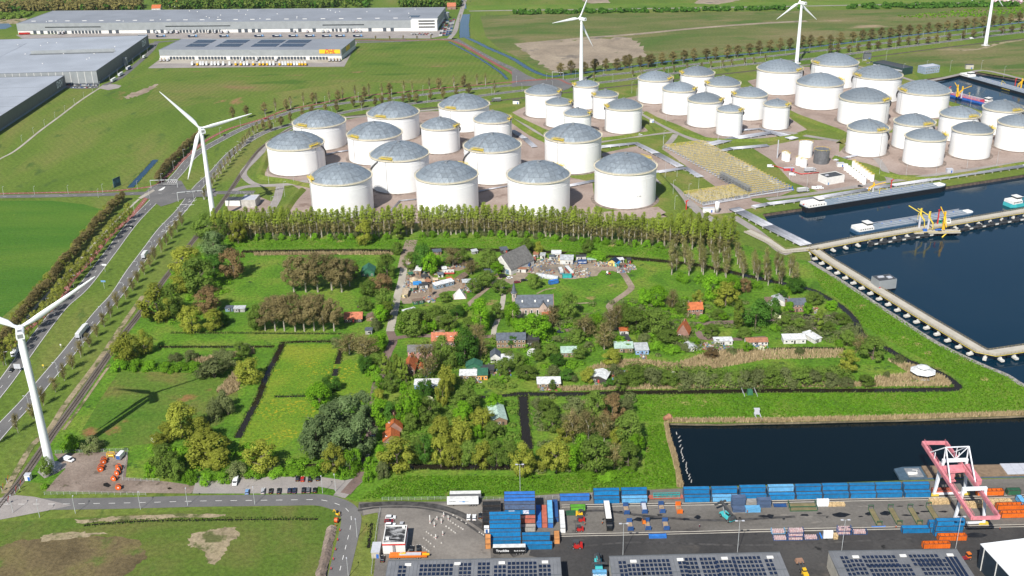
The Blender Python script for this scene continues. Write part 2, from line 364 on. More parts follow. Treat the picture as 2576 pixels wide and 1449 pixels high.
bank('stone_bank',BAS_E[6:14][::-1]and[BAS_E[i]for i in range(14,5,-1)],4.5,M_rip,'grey stone slope along the south jetty',wob=.5)
bank('quay_wall',BAS_E[:5][::-1],.25,pm('sheet_piling',(.085,.062,.048),.8,var=.3,scale=.5),'brown sheet pile quay behind the long tanker')
bank('quay_wall',[BAS_E[i]for i in(0,16,15,14)],.25,M_conc,'concrete quay wall under the white pipe bridge')
bank('quay_wall',BAS_N[:4][::-1],.25,MT['sheet_piling'],'rusty quay wall of the far barge basin')
bank('quay_wall',[BAS_N[i]for i in(0,9,8,7,6,5)],.25,M_conc,'near quay of the far barge basin')
bank('reed_bank',[BAS_S[i]for i in(5,4,3,2,1,0)],1.2,M_mud,'sandy reed bank of the dark basin',wob=.5)
bank('reed_bank',[BAS_S[i]for i in(0,13,12,11,10)],1.6,M_mud,'west bank of the dark basin with dry reed')
bank('quay_wall',[BAS_S[i]for i in(10,9,8,7,6)],.25,M_conc,'container yard quay wall below the blue containers')
ribbon('stone_bank',[(x-3,y+2.2)for x,y in(BAS_E[i]for i in range(14,5,-1))],3.4,.11,M_rip,'grey stone revetment between the dike grass and the south jetty',per=4)
# ================================================================== fields and surfaces
sheet('field',[(-90,506),(130,505),(212,514),(258,528),(266,540),(180,632),(90,727),(0,802),(-90,880)],.03,M_fieldB,'dark green crop field left of the main road')
sheet('grass_land',[(560,588),(1000,583),(1500,588),(1860,608),(1932,640),(2036,657),(2105,699),(2150,727),(2217,771),(2355,861),(2467,916),(2530,942),(2574,969),(2655,1012),(2800,1038),(2576,1044),(2250,1055),(1935,1062),(1800,1065),(1677,1063),(1683,1105),(1697,1144),(1708,1199),(1717,1226),(1400,1240),(1200,1250),(960,1258),(895,1262),(869,1252),(800,1246),(480,1243),(300,1230),(60,1212),(140,1092),(262,914),(347,799),(470,632)],.03,M_lush,'green polder land around the village')
sheet('meadow',[(716,867),(843,865),(858,882),(848,915),(882,902),(950,958),(936,1010),(880,1012),(800,1062),(660,1165),(590,1160),(604,1106),(652,1008),(702,897)],.06,M_flower,'green meadow with yellow buttercups between the ditches')
sheet('meadow',[(300,934),(420,936),(512,940),(590,952),(600,1000),(560,1064),(470,1104),(330,1122),(190,1130),(205,1085),(252,1005)],.06,M_west,'rough pasture with rusty patches under the turbine shadow')
sheet('meadow',[(618,640),(725,640),(720,700),(700,738),(640,748),(575,762),(590,735),(612,690)],.06,M_lush,'short green paddock left of the brown poplars')
DIKE_E=[(1600,995),(1932,990),(2412,986),(2434,962),(2292,888),(2172,822),(2130,768),(2065,722),(2038,664),(2105,701),(2150,729),(2217,773),(2355,863),(2467,918),(2530,944),(2574,971),(2655,1014),(2800,1036),(2576,1042),(2250,1053),(1935,1060),(1800,1063),(1680,1061),(1640,1060),(1608,1060)]
sheet('dike',DIKE_E,.06,M_dike,'bright green sea dike between the village and the harbour')
sheet('dike',[(905,1258),(1000,1196),(1310,1196),(1620,1190),(1632,1062),(1676,1066),(1682,1106),(1696,1146),(1707,1200),(1715,1225),(1400,1239),(1200,1249),(960,1257)],.06,M_dike,'green grass verge between the south ditch and the container yard')
sheet('dike',[(585,604),(1000,600),(1200,598),(1500,604),(1698,628),(1696,656),(1540,641),(1390,629),(1084,622),(1006,626),(620,625)],.06,M_dike,'grassy dike below the long poplar belt')
sheet('field',[(-90,1318),(200,1302),(600,1277),(800,1272),(838,1284),(848,1308),(826,1380),(806,1449),(780,1560),(-90,1560)],.03,M_bl,'fallow field in the lower left corner')
for pts,lb in(([(190,1308),(300,1297),(450,1292),(570,1293),(560,1300),(440,1303),(300,1311),(195,1317)],'pale strip of bare sand below the lower road'),([(478,1345),(520,1335),(560,1327),(590,1324),(603,1349),(580,1362),(560,1398),(540,1420),(520,1417),(520,1390),(490,1378),(474,1372)],'bare sand patch in the fallow field'),([(110,1345),(200,1338),(270,1342),(200,1352),(100,1362)],'thin dry sandy streak in the fallow field')):
 sheet('sand_patch',pts,.06,M_sand,lb,rag=5)
sheet('bare_ground',[(-60,1392),(40,1362),(120,1352),(220,1348),(345,1355),(368,1400),(330,1440),(250,1470),(200,1540),(-60,1540)],.055,gm('burnt_field',[(.062,.052,.028),(.090,.076,.040),(.105,.098,.040)],.03,.5,.35,[((.055,.095,.018),.03,.56,.66)]),'brown dried out part of the lower left field',rag=6)
sheet('sand_patch',[(310,243),(352,228),(396,211),(390,222),(350,241),(320,248)],.03,M_track,'reddish bare patch in the upper left pasture',rag=4)
sheet('field',[(905,108),(1130,104),(1190,142),(1255,182),(1270,200),(1180,215),(900,205),(640,240),(500,260),(330,300),(420,180),(880,170)],.02,gm('mown_pasture',[(.054,.106,.014),(.078,.122,.021),(.118,.122,.040)],.008,.3,.28,[((.045,.095,.013),.02,.56,.64),((.155,.105,.055),.016,.62,.70)],streak=(1.2,.5,1.3),mow=(.12,.05,.2)),'pasture between the yellow depot and the tank terminal')
sheet('wasteland',[(1208,40),(1300,36),(1700,32),(2000,27),(2576,18),(2900,8),(2900,30),(2576,52),(2300,84),(2000,118),(1700,148),(1440,178),(1388,186),(1345,168),(1300,143),(1250,118),(1222,92)],.03,M_waste,'olive and tan wasteland beyond the roadside ditch')
sheet('bare_ground',[(1300,112),(1370,104),(1463,99),(1588,94),(1606,108),(1624,122),(1622,140),(1500,168),(1400,180),(1378,172),(1345,150),(1322,135)],.06,M_dirt,'bare brown earth behind the third turbine',rag=7)
sheet('wasteland',[(2196,150),(2400,118),(2576,101),(2900,60),(2900,260),(2600,195),(2480,174),(2425,168),(2300,166)],.03,M_waste,'rough grass between the railway and the far barge basin')
ribbon('earth_track',[(1296,112),(1380,104),(1480,95),(1600,86),(1720,74),(1840,64),(1932,58),(2030,53)],11,.09,M_dirt,'pale haul road across the wasteland')
ribbon('earth_track',[(2412,128),(2470,122),(2520,108),(2600,98)],7,.06,M_sand,'sandy track right of the fifth turbine')
ribbon('service_road',[(1180,28),(1300,26),(1600,22),(1932,17),(2300,10),(2576,4),(2800,0)],7,.06,M_pave,'narrow road along the far green fields')
sheet('field',[(1170,14),(1700,8),(2000,4),(2400,-2),(2576,2),(2000,15),(1600,20),(1175,26)],.03,M_far,'bright far field at the top edge')
sheet('bare_ground',[(1465,0),(1530,-2),(1535,7),(1480,8)],.06,M_dirt,'pale bare patch in the far field',rag=2.5)
sheet('bare_ground',[(1560,-4),(1760,-6),(1745,9),(1800,12),(1850,2),(1900,-8),(1560,-14)],.06,M_dirt,'grey brown spoil ground at the top edge',rag=2.5)
sheet('field',[(-60,-20),(360,-20),(370,12),(350,20),(-60,22)],.03,M_far,'far sports field at the top left')
sheet('field',[(280,2),(360,0),(372,12),(355,26),(260,30)],.04,M_past,'far pasture strip behind the wood')
sheet('wasteland',[(0,48),(70,46),(55,60),(-30,62)],.03,M_sand,'reedy bank beside the far pond')
sheet('water',[(-40,60),(22,59),(30,66),(14,73),(-40,75)],.05,M_ditchb,'small pond left of the long warehouse')
sheet('terminal_ground',[(640,470),(655,440),(690,355),(760,318),(900,300),(1100,285),(1300,255),(1500,230),(1900,185),(2180,152),(2290,170),(2340,236),(2384,255),(2467,280),(2560,303),(2700,333),(2900,400),(2576,437),(2374,468),(2017,521),(1912,536),(1850,560),(1700,575),(1000,580),(560,580),(560,500)],.03,M_tgrass,'grass verges of the tank terminal')
FL=[([(655,447),(668,428),(678,395),(694,360),(752,322),(900,296),(1080,280),(1235,276),(1262,292),(1330,340),(1395,372),(1402,440),(1490,458),(1500,535),(1655,520),(1690,545),(1500,560),(1000,562),(716,556),(700,545),(756,478),(712,452)],'reddish gravel floor under the nearest tanks'),([(1288,283),(1322,268),(1440,258),(1560,272),(1640,328),(1625,338),(1560,346),(1490,347),(1380,332),(1330,308)],'reddish gravel floor of the middle tank pit'),([(1556,250),(1610,240),(1700,226),(1800,216),(1905,222),(1992,300),(2030,326),(1985,340),(1900,350),(1820,352),(1776,345),(1700,312),(1640,290)],'reddish gravel floor behind the haul road'),([(1880,204),(2020,168),(2176,172),(2275,222),(2390,262),(2425,292),(2262,312),(2236,332),(2130,334),(2010,288),(1930,248)],'reddish gravel floor under the far big tanks'),([(2100,395),(2140,352),(2240,334),(2400,312),(2470,283),(2600,292),(2760,385),(2576,409),(2360,442),(2262,440),(2180,411)],'reddish gravel floor beside the harbour road'),([(1512,386),(1600,368),(1712,424),(1660,431),(1600,428),(1520,405)],'reddish gravel behind the nearest right tank'),([(1895,374),(2010,352),(2112,352),(2110,410),(2200,452),(2240,468),(2060,482),(1992,458),(1940,402)],'reddish paved plant area with small tanks'),([(1765,520),(1880,502),(1930,515),(1840,535),(1790,540)],'reddish strip at the pipe bridge'),([(1664,374),(1780,358),(2000,478),(1960,494),(1890,500),(1892,510),(1765,524),(1712,492),(1800,470)],'reddish floor under the yellow pipe racks'),([(565,500),(655,496),(690,510),(662,536),(575,530)],'paved yard of the gate house')]
for pts,lb in FL:sheet('bund_floor',pts,.06,M_bund,lb)
for pts,w,lb in(([(1288,299),(1330,322),(1372,350),(1400,372)],6,'lane left of the middle tanks'),([(1600,276),(1640,300),(1680,322),(1713,338),(1775,357),(1888,349),(1965,333),(2030,342),(2110,355)],7,'lane between the tank pits'),([(1700,338),(1690,352),(1672,372)],6,'short lane to the yellow pipe rack'),([(1500,360),(1560,349),(1608,343),(1690,333)],5,'lane in front of the middle tanks'),([(577,484),(620,470),(690,466),(740,462),(785,452)],7,'terminal entrance lane'),([(705,468),(697,500),(683,525),(668,548)],7,'lane down to the poplar belt'),([(700,467),(650,466),(622,452),(613,432),(640,402),(690,353),(735,322),(800,303),(920,292),(1080,277),(1235,262)],6,'perimeter lane around the nearest tanks'),([(1648,450),(1690,470),(1722,500),(1768,540),(1800,556)],8,'lane right of the front row of tanks'),([(1930,502),(2045,487),(2182,465),(2277,451),(2420,430),(2576,408),(2760,384)],6,'harbour road behind the tanker'),([(1845,545),(1900,580),(1960,628),(1985,640)],7,'lane beside the pipe bridge'),([(2110,352),(2200,395),(2240,455)],6,'lane left of the right tanks'),([(1900,178),(2100,160),(2250,190),(2320,205),(2430,184),(2480,178),(2576,200),(2700,232)],6,'road round the far barge basin')):
 ribbon('service_road',pts,w,.10,M_pave,lb)
def bund(pts,h=2.2,top=1.2,slope=3.4,label='grass bund bank around the tanks'):
 l=line(pts,5);return tag(ob('grass_bank',sweep_mb(l,[(top/2+slope,.05),(top/2,h),(-top/2,h),(-top/2-slope,.05)]),M_tgrass,),label,kind='structure')
bund([(786,470),(720,456),(668,449),(655,440),(663,420),(678,380),(700,352),(760,322)],label='grass bank round the leftmost tank')
bund([(760,478),(735,505),(712,540),(704,556)],label='grass bank left of the front tanks')
bund([(1270,290),(1330,330),(1385,360)],label='grass bank beside the middle lane')
bund([(1288,290),(1340,316),(1400,340),(1500,352),(1600,340),(1640,330),(1600,300),(1570,278)],label='grass bank round the middle pit')
bund([(1625,285),(1690,320),(1770,350),(1890,355),(1990,345),(2030,333)],label='grass bank in front of the second pit')
bund([(2000,290),(2060,312),(2130,340),(2112,362)],label='grass bank left of the far big tanks')
bund([(2100,398),(2180,425),(2252,446),(2360,450),(2576,414),(2760,390)],2.6,label='grass bank along the harbour road')
bund([(1655,440),(1690,480),(1712,520),(1670,545)],label='grass bank right of the front row')
bund([(2345,242),(2400,266),(2470,288)],1.5,label='grass bank beside the red tanker')
# ================================================================== roads
NW=TL(0,2,(-160,1210),(65,930),(330,560),(600,210))+TL(0,1,(830,1449),(1080,1130),(1330,800),(1560,560),(1680,420),(1800,290),(1960,110))+TL(0,0,(2250,1390),(2430,1300))+TL(1,0,(0,1240),(250,1160),(440,1105),(800,1050),(1100,1015),(1500,975),(2000,915),(2450,870))+TL(2,0,(300,830),(600,800),(900,762),(1200,730),(1500,690),(1900,640),(2300,597))+TL(3,0,(400,525),(800,478),(1200,430),(1600,385),(2000,340),(2576,285),(3200,220))
SE=TL(0,2,(-330,1840),(0,1440),(300,1120),(480,900),(700,640),(1000,260),(1180,60))+TL(0,1,(1330,1280),(1500,1050),(1650,850),(1830,660),(2000,430),(2150,290),(2300,120),(2450,0))+TL(1,0,(90,1330),(360,1252),(850,1140),(1100,1095),(1500,1050),(1800,1015),(2100,985),(2400,945))+TL(2,0,(100,912),(500,870),(950,825),(1200,795),(1600,742),(2000,690),(2400,645))+TL(3,0,(450,590),(950,525),(1500,455),(2000,392),(2576,322),(3200,250))
road_parts=[]
def road(name,pts,w,mat,label,z=.12,edge=.18,centre=None,dash=(3,9),edges=True,dz=.02):
 l=line(pts,6);o=tag(ob(name,ribbon_mb(l,w,z),mat),label,kind='structure');mb=MB()
 if edges:
  ribbon_mb(l,edge,z+dz,w/2-.35,mb);ribbon_mb(l,edge,z+dz,-w/2+.35,mb)
 if centre is not None:
  for c in centre:dashes(l,c,dash[0],dash[1],.22,z+dz,mb)
 if mb.f:tag(ob('lane_marking',mb,M_white,o),kind='stuff')
 return l
L_NW=road('road',NW,9.0,M_asph,'left carriageway of the main road',centre=[0],edge=.28)
L_SE=road('road',SE,9.0,M_asph,'right carriageway of the main road',centre=[0],edge=.28)
L_SIDE=road('road',[(-60,497),(0,495),(120,493),(250,490),(350,487),(425,487),(475,487),(550,485),(640,484)],8.5,M_asph,'side road through the junction to the terminal gate',z=.16,centre=[0],edges=False)
road('cycle_path',[(-60,490),(0,487.5),(120,485),(250,482),(332,476),(388,467),(415,452)],3.6,M_red,'red cycle path along the side road',z=.14,edges=False,centre=[0],dash=(1,3))
L_CYC=road('cycle_path',TL(0,2,(-120,790),(0,680),(150,530),(440,280),(640,90))+TL(0,1,(700,1400),(900,1180),(1100,930),(1300,750),(1420,610),(1530,470),(1650,350),(1800,200),(1940,70))+TL(0,0,(2100,1400),(2300,1300),(2500,1240))+TL(1,0,(100,1185),(300,1110),(600,1050),(1000,975),(1500,925),(2000,875),(2300,850))+TL(2,0,(100,815),(300,795)),4.0,M_red,'red cycle path beside the main road',z=.18,edges=False,centre=[0],dash=(1,3))
ribbon('footpath',TL(0,2,(-60,700),(100,560),(300,270),(480,60))+TL(0,1,(560,1430),(780,1190),(1000,950),(1200,740),(1400,555)),2.0,.10,M_path,'pale footpath between the roadside trees')
sheet('junction',[(352,494),(384,468),(430,452),(456,455),(470,478),(540,474),(545,494),(470,497),(432,512),(405,520),(372,500)],.15,M_asph,'asphalt of the road junction by the second turbine')
sheet('road_marking',TL(0,1,(1590,470),(1640,440),(1665,430),(1650,455),(1620,470)),.20,M_white,'white painted traffic island marking')
sheet('road_marking',TL(0,1,(1390,545),(1470,495),(1540,460),(1560,470),(1500,510),(1420,555)),.19,M_path,'pale paved traffic island')
mb=MB()
for a,b in((TL(0,1,(1640,405),(1770,405))),(TL(0,1,(1810,612),(1955,612)))):
 p,q=G(*a),G(*b);mb.bar((p.x,p.y,.2),(q.x,q.y,.2),.5,.03)
for k in range(5):
 p,q=G(*T(0,1,1705+k*20,365)),G(*T(0,1,1685+k*20,395));mb.bar((p.x,p.y,.2),(q.x,q.y,.2),.4,.03)
for k in range(7):
 p=G(*T(0,1,1640+k*45,880-k*50));q=G(*T(0,1,1690+k*45,870-k*50));mb.box(p.x,p.y,.15,.5,4,.02,-.5);mb.box(q.x,q.y,.15,.5,4,.02,-.5)
tag(ob('lane_marking',mb,M_white),'white stop lines and arrows at the main junction',kind='structure')
sheet('junction',TL(2,0,(0,700),(120,745),(260,800),(520,790),(640,850),(560,900),(420,940),(300,870),(60,868),(0,880)),.13,M_asph,'asphalt of the junction below the third turbine')
road('cycle_path',TL(2,0,(-10,835),(60,820),(250,808),(450,795),(560,840),(640,860)),3.4,M_red,'red cycle crossing below the third turbine',z=.19,edges=False)
road('road',[(860,108),(1000,104),(1130,98)]+TL(1,0,(2000,392),(2100,450),(2250,530),(2400,610),(2576,690))+TL(2,0,(120,760),(230,810)),9,M_asph,'road curving past the long warehouse to the far junction',z=.11,edges=False,centre=[0])
road('cycle_path',TL(1,0,(1000,402),(1500,405),(1900,402),(2050,440),(2180,510),(2300,580),(2450,665),(2576,735))+TL(2,0,(40,790),(60,815)),5,M_red,'red cycle path along the curving road',z=.14,edges=False)
ribbon('road',[(1130,98),(1144,80),(1152,55),(1162,25),(1172,-10)],7,.10,M_pave,'narrow road running up beside the blue ditch')
ribbon('road',[(360,118),(420,104),(600,101),(860,103),(1020,100)],8,.09,M_asph,'service road between the warehouses')
ribbon('road',[(395,104),(380,128),(340,165),(300,197),(262,215)],7,.10,M_asph,'truck lane along the dark warehouse wall')
sheet('paving',[(247,222),(262,212),(290,212),(306,216),(298,222),(272,227)],.08,M_pave,'turning head at the end of the truck lane')
ribbon('footpath',[(250,222),(200,255),(150,293),(100,330),(40,378),(0,400),(-40,425)],2.4,.08,M_path,'pale path with lamp posts across the pasture')
ribbon('road',[(-50,140),(20,122),(60,105),(120,96),(180,95)],8,.09,M_asph,'road at the far left behind the warehouses')
LOW=[(-60,1270),(0,1269),(185,1268),(350,1265),(500,1261)]+TL(1,3,(0,690),(320,686),(620,684),(780,715),(900,770),(955,850),(950,960),(905,1150),(860,1330),(820,1500),(760,1800))
L_LOW=road('road',LOW,9,M_asph,'grey road curving round the lower left field',z=.12,edges=False,centre=[0],dash=(3,4))
sheet('paving',[(-40,1260),(40,1246),(85,1250),(180,1272),(120,1285),(0,1308),(-40,1312)],.09,M_pave,'paved apron of the level crossing')
sheet('parking_lot',[(496,1199),(650,1200),(805,1200),(868,1209),(890,1204),(902,1194),(918,1194),(912,1212),(868,1254),(838,1247),(845,1238),(840,1232),(800,1224),(795,1236),(760,1242),(484,1242)],.10,M_pave,'pale brick parking lot with rows of cars')
mb=MB()
for k in range(34):
 for y0,y1 in((1201.5,1212),(1231,1241)):
  x=503+k*8.9
  if x>(800 if y0<1210 else 790):continue
  p,q=G(x+(4 if y0<1210 else 3),y0),G(x,y1);mb.bar((p.x,p.y,.13),(q.x,q.y,.13),.12,.02)
tag(ob('bay_marking',mb,M_white),'white bay lines of the parking lot',kind='structure')
VR=[(869,1242),(890,1218),(906,1199),(914,1162),(926,1112),(938,1074),(944,987),(959,937),(976,887),(989,859),(981,834),(994,774),(1001,739),(1009,712),(1016,675)]
ribbon('village_road',VR[:11],5.2,.11,M_brickrd,'brown brick road from the parking lot into the village')
ribbon('village_road',VR[10:],5.0,.12,M_path,'pale upper village road')
ribbon('earth_track',VR[-1:]+[(1026,632),(1036,604)],9,.12,M_track,'muddy track through the gap in the poplar belt')
ribbon('village_road',[(985,855),(1000,850),(1044,845),(1100,846),(1180,848),(1260,846),(1330,842)],4.2,.13,M_brickrd,'brick lane past the orange terrace roof')
ribbon('earth_track',TL(1,2,(1790,470),(1900,400),(2050,260),(2200,110))+TL(1,1,(2330,1449),(2420,1380))+[(1265,692)],3.6,.10,M_track,'earth track to the barn yard')
ribbon('village_road',TL(1,2,(2390,480),(2400,400),(2440,300),(2470,200),(2490,80),(2480,0))+[(1262,705)],3.2,.10,M_path,'pale path left of the church')
ribbon('village_road',TL(2,2,(990,420),(1010,340),(1000,230),(980,180),(1050,120),(1150,50),(1200,0))+TL(2,1,(1180,1400),(1110,1300),(1000,1260),(800,1240),(600,1235)),4.4,.10,M_track,'sandy track looping round the church green')
ribbon('village_road',TL(2,2,(440,330),(470,420),(700,420),(1000,415),(1300,400),(1600,380),(1850,365))+TL(2,2,(1880,460),(1950,510),(2300,515),(2560,500)),4.0,.10,M_brickrd,'village lane to the eastern cottages')
ribbon('village_road',TL(2,2,(1850,365),(2050,350),(2200,345))+TL(3,2,(0,320),(250,305),(500,295),(700,285)),5,.10,M_brickrd,'red brown lane in front of the brick farmhouse')
ribbon('footpath',TL(2,2,(250,60),(330,20),(440,0)),1.4,.09,M_sand,'worn footpath on the church green')
ribbon('footpath',TL(2,2,(640,158),(780,150)),1.6,.09,M_sand,'sandy spur of the loop track')
sheet('bare_ground',TL(2,1,(30,1330),(60,1240),(200,1180),(450,1150),(900,1190),(1230,1240),(1100,1290),(900,1270),(850,1330),(640,1360),(350,1350),(180,1300)),.08,M_dirt,'trampled earth of the barn yard',rag=2.5)
sheet('bare_ground',[(1265,705),(1280,694),(1300,690),(1330,690),(1320,704),(1285,716)],.09,M_dirt,'earth in front of the barn',rag=2.5)
sheet('bare_ground',TL(1,2,(1440,100),(1600,20),(1800,40),(1860,90),(1700,150),(1480,160)),.07,M_track,'trampled earth between the cabins',rag=2.5)
sheet('bare_ground',[(1012,700),(1040,685),(1075,690),(1110,705),(1160,700),(1200,712),(1190,724),(1120,735),(1090,748),(1040,752),(1010,745)],.065,M_track,'bare plots and paths between the northern huts',rag=3)
sheet('bare_ground',TL(1,1,(1700,1220),(1900,1180),(2160,1150),(2200,1210),(2050,1280),(1800,1260)),.07,M_track,'dug garden soil near the cabins',rag=2.5)
sheet('bare_ground',TL(3,2,(340,345),(480,330),(570,345),(570,400),(480,430),(360,400)),.07,M_soil,'bare vegetable plot below the brick farmhouse',rag=2.5)
sheet('earth_yard',[(136,1142),(175,1140),(318,1136),(322,1150),(316,1202),(420,1212),(492,1222),(482,1242),(300,1240),(115,1236),(140,1205),(165,1180)],.08,M_soil,'muddy cable yard beside the white turbine')
for pts,lb in(([T(0,3,1040,520),T(0,3,1080,510),T(0,3,1120,540),T(0,3,1090,560),T(0,3,1040,545)],'brown puddle in the cable yard'),([T(0,3,1680,565),T(0,3,1710,558),T(0,3,1735,570),T(0,3,1700,582)],'small puddle on the track to the parking lot')):
 sheet('puddle',pts,.10,M_ditch,lb)
sheet('paving',[(94,1188),(110,1178),(140,1172),(168,1164),(166,1176),(140,1192),(112,1204)],.09,M_pave,'paving at the foot of the white turbine')
sheet('yard_paving',[(903,1264),(1132,1262),(1300,1252),(1400,1243),(1717,1229),(1960,1222),(2320,1210),(2576,1203),(2900,1190),(2900,1600),(920,1600),(942,1430),(952,1310),(950,1288),(912,1298),(900,1285)],.06,M_yard,'grey paving of the container yard')
sheet('yard_paving',[(908,1268),(1132,1266),(1205,1264),(1228,1300),(1235,1405),(960,1412),(956,1312),(960,1288),(915,1296)],.075,gm('dusty_paving',[(.150,.136,.122),(.185,.168,.150),(.215,.196,.174)],.05,.7,.14,[((.10,.093,.085),.06,.60,.72)],bump=.1),'pale dusty paving at the yard gate')
sheet('yard_paving',[(1375,1352),(1500,1348),(1800,1342),(2200,1335),(2576,1324),(2900,1315),(2900,1600),(1370,1600),(1385,1410),(1330,1398),(1340,1370)],.09,M_asphd,'dark sooty asphalt in front of the sheds')
M_oil=pm('oil_stain',(.012,.012,.013),.35,var=.3,scale=.5)
random.seed(5)
for c,r,x,y,w,h in((2,3,1235,835,30,10),(2,3,1440,870,130,14),(2,3,1270,885,60,20),(2,3,1490,838,26,9),(2,3,1870,862,40,22),(2,3,1740,880,50,12),(2,3,1100,805,18,8),(2,3,920,880,16,8),(2,3,2290,868,18,8),(2,3,2540,850,60,14),(3,3,375,838,45,12),(3,3,520,820,28,10),(3,3,595,858,14,7),(3,3,735,835,85,24),(3,3,930,853,26,6),(3,3,1180,822,50,22),(3,3,1010,828,30,18),(3,3,1400,840,55,8),(3,3,1495,820,32,16),(3,3,1330,750,40,5),(3,3,1540,742,36,5),(3,3,1580,803,60,7),(3,3,1760,805,50,9),(3,3,160,878,14,8),(3,3,20,850,40,22),(2,3,2450,1030,22,5),(3,3,2090,1040,120,26),(2,3,1330,850,16,6)):
 pts=[];m=11
 for k in range(m):a=2*pi*k/m;rr=U(.65,1.25);pts.append(T(c,r,x+w*rr*cos(a),y+h*rr*sin(a)))
 sheet('oil_stain',pts,.12 if y<1000 else .125,M_oil)
for pts,w_ in(([(905,1274),(960,1268),(1040,1268),(1120,1280),(1190,1310),(1260,1360),(1300,1400)],3.4),([(900,1285),(960,1277),(1060,1279),(1140,1300),(1220,1350)],1.2),([(1400,1300),(1500,1285),(1640,1300),(1800,1310),(2000,1300)],1.6),([(1430,1380),(1600,1365),(1900,1372),(2300,1355)],1.2)):
 ribbon('tyre_mark',pts,w_,.10,pm('rubber_mark',(.055,.052,.050),.8,var=.3,scale=.4),'dark curved tyre marks on the yard paving')
def rails(name,pts,gauge,label,sleepers=True,z=.1,bed=0.0):
 l=line(pts,6);root=tag(ob(name,ribbon_mb(l,bed,z),M_ballast)if bed else ob(name,None),label,'railway');
 for s in(-1,1):ob('rail',sweep_mb(l,[(s*gauge/2+.07,z+.1),(s*gauge/2+.07,z+.34),(s*gauge/2-.07,z+.34),(s*gauge/2-.07,z+.1)]),M_steel,root)
 if sleepers:
  mb=MB()
  for p,a in along(l,1.3):mb.box(p.x,p.y,z+.01,.3,2.6,.14,a)
  tag(ob('sleepers',mb,M_sleeper,root),kind='stuff')
 return l
RW=[(-60,1348)]+TL(0,3,(0,740),(200,500),(430,170))+TL(0,2,(560,1430),(800,1100),(1050,740),(1200,520),(1390,280))+TL(0,1,(1640,1380),(1740,1250),(1900,1030),(1970,940),(2190,650),(2310,480),(2450,270),(2576,100))+[(664,367),(705,338),(770,310),(900,290),(1100,270),(1300,248)]+TL(2,0,(900,890),(1300,845),(2000,760),(2450,710))+TL(3,0,(500,640),(1060,570),(1700,490),(2200,430),(2576,390),(3200,320))
L_RW=rails('railway_track',RW,1.6,'single railway track along the main road',bed=4.6)
ribbon('earth_track',TL(0,3,(40,620),(200,340),(330,130))+TL(0,2,(500,1420),(640,1200),(790,1000),(1000,720),(1250,350),(1440,80)),3.2,.07,M_sand,'sandy strip left of the railway')
ribbon('earth_track',TL(0,2,(640,1430),(800,1210),(960,980),(1110,770)),1.6,.07,M_sand,'narrow sandy path right of the railway')
for pts,lb in(([T(2,3,500,748),T(2,3,1200,735),T(2,3,2000,725),T(3,3,100,702),T(3,3,1300,678),T(3,3,1650,672),T(3,3,2700,640)],'crane rail along the quay containers'),([T(2,3,480,1042),T(2,3,1200,1028),T(2,3,2000,1010),T(3,3,100,990),T(3,3,1300,968),T(3,3,2576,945),T(3,3,2900,938)],'crane rail through the middle of the yard')):
 l=line(pts,3);o=tag(ob('crane_rail',ribbon_mb(l,1.7,.13),M_asphd),lb,'crane rail')
 for s in(-1,1):ob('kerb',sweep_mb(l,[(s*.75+.13,.12),(s*.75+.13,.2),(s*.75-.13,.2),(s*.75-.13,.12)]),M_concl,o)
 ob('rail',sweep_mb(l,[(.1,.14),(.1,.26),(-.1,.26),(-.1,.14)]),M_steel,o)
# ================================================================== ditches
BANKS=[]
def ditch(pts,w,label,mat=M_ditch,z=.10,sm=True):
 l=line(pts,10,sm);w*=.74 if mat is M_ditch else .9;BANKS.append((l,w,mat is M_ditch));tag(ob('ditch_water',ribbon_mb(l,[w*U(.84,1.14)for _ in l],z+len(BANKS)*.0008),mat),label,kind='structure')
ditch([(608,633),(644,633),(770,631),(900,630),(969,631),(1006,633)],6.5,'dark canal north of the paddock')
ditch([(1082,627),(1200,629),(1300,631),(1388,635),(1538,646),(1688,659),(1760,668),(1860,690),(1960,712),(2030,726)],7.5,'dark canal behind the barn yard')
ditch([(400,873),(500,873),(600,873),(690,872)],3.4,'narrow ditch left of the flower meadow')
ditch([(712,862),(701,887),(669,949),(651,999),(625,1049),(598,1102)],5.0,'brown ditch along the flower meadow')
ditch([(706,863),(760,860),(844,859)],3.6,'ditch above the flower meadow')
ditch([(858,876),(855,892),(849,916)],4.5,'short ditch right of the flower meadow')
ditch([(846,928),(842,946)],4,'reedy end of the short ditch')
ditch([(691,998),(730,997.5),(778,996)],2.4,'thin ditch in the flower meadow')
ditch([(430,838),(600,838),(760,839.5),(858,840)],1.6,'thin ditch below the brown poplars')
ditch([(760,1170),(800,1171),(850,1172)],3.5,'ditch behind the parking hedge')
ditch([(970,1174),(1044,1174),(1144,1176),(1288,1175),(1340,1176)],6.5,'brown south canal above the dike')
ditch([(1290,994),(1303,992),(1420,992),(1600,988),(1760,986),(1932,983),(2100,983),(2257,982),(2380,980),(2408,976),(2400,962),(2357,935),(2289,910),(2232,878),(2172,845),(2150,806),(2119,774),(2060,738),(2030,726)],6.0,'dark moat round the eastern gardens')
ditch([(1316,994),(1318,1040),(1323,1087),(1330,1130)],7.0,'dark canal arm left of the thicket')
ditch([(1200,1000),(1260,996),(1300,993)],4,'overgrown end of the canal')
ditch([(1793,883),(1932,880),(1970,877),(2060,876),(2127,878)],3.2,'narrow ditch behind the white cabins')
ditch([(1171,36),(1168,66),(1169,95)],17,'wide blue ditch right of the long warehouse',M_ditchb)
ditch([(1169,93),(1201,107),(1231,122),(1288,147),(1338,177),(1383,192),(1438,186),(1538,175),(1663,157),(1788,144),(1932,131),(2032,120),(2157,105),(2307,87),(2457,70),(2576,56),(2750,34)],8,'long blue roadside ditch',M_ditchb)
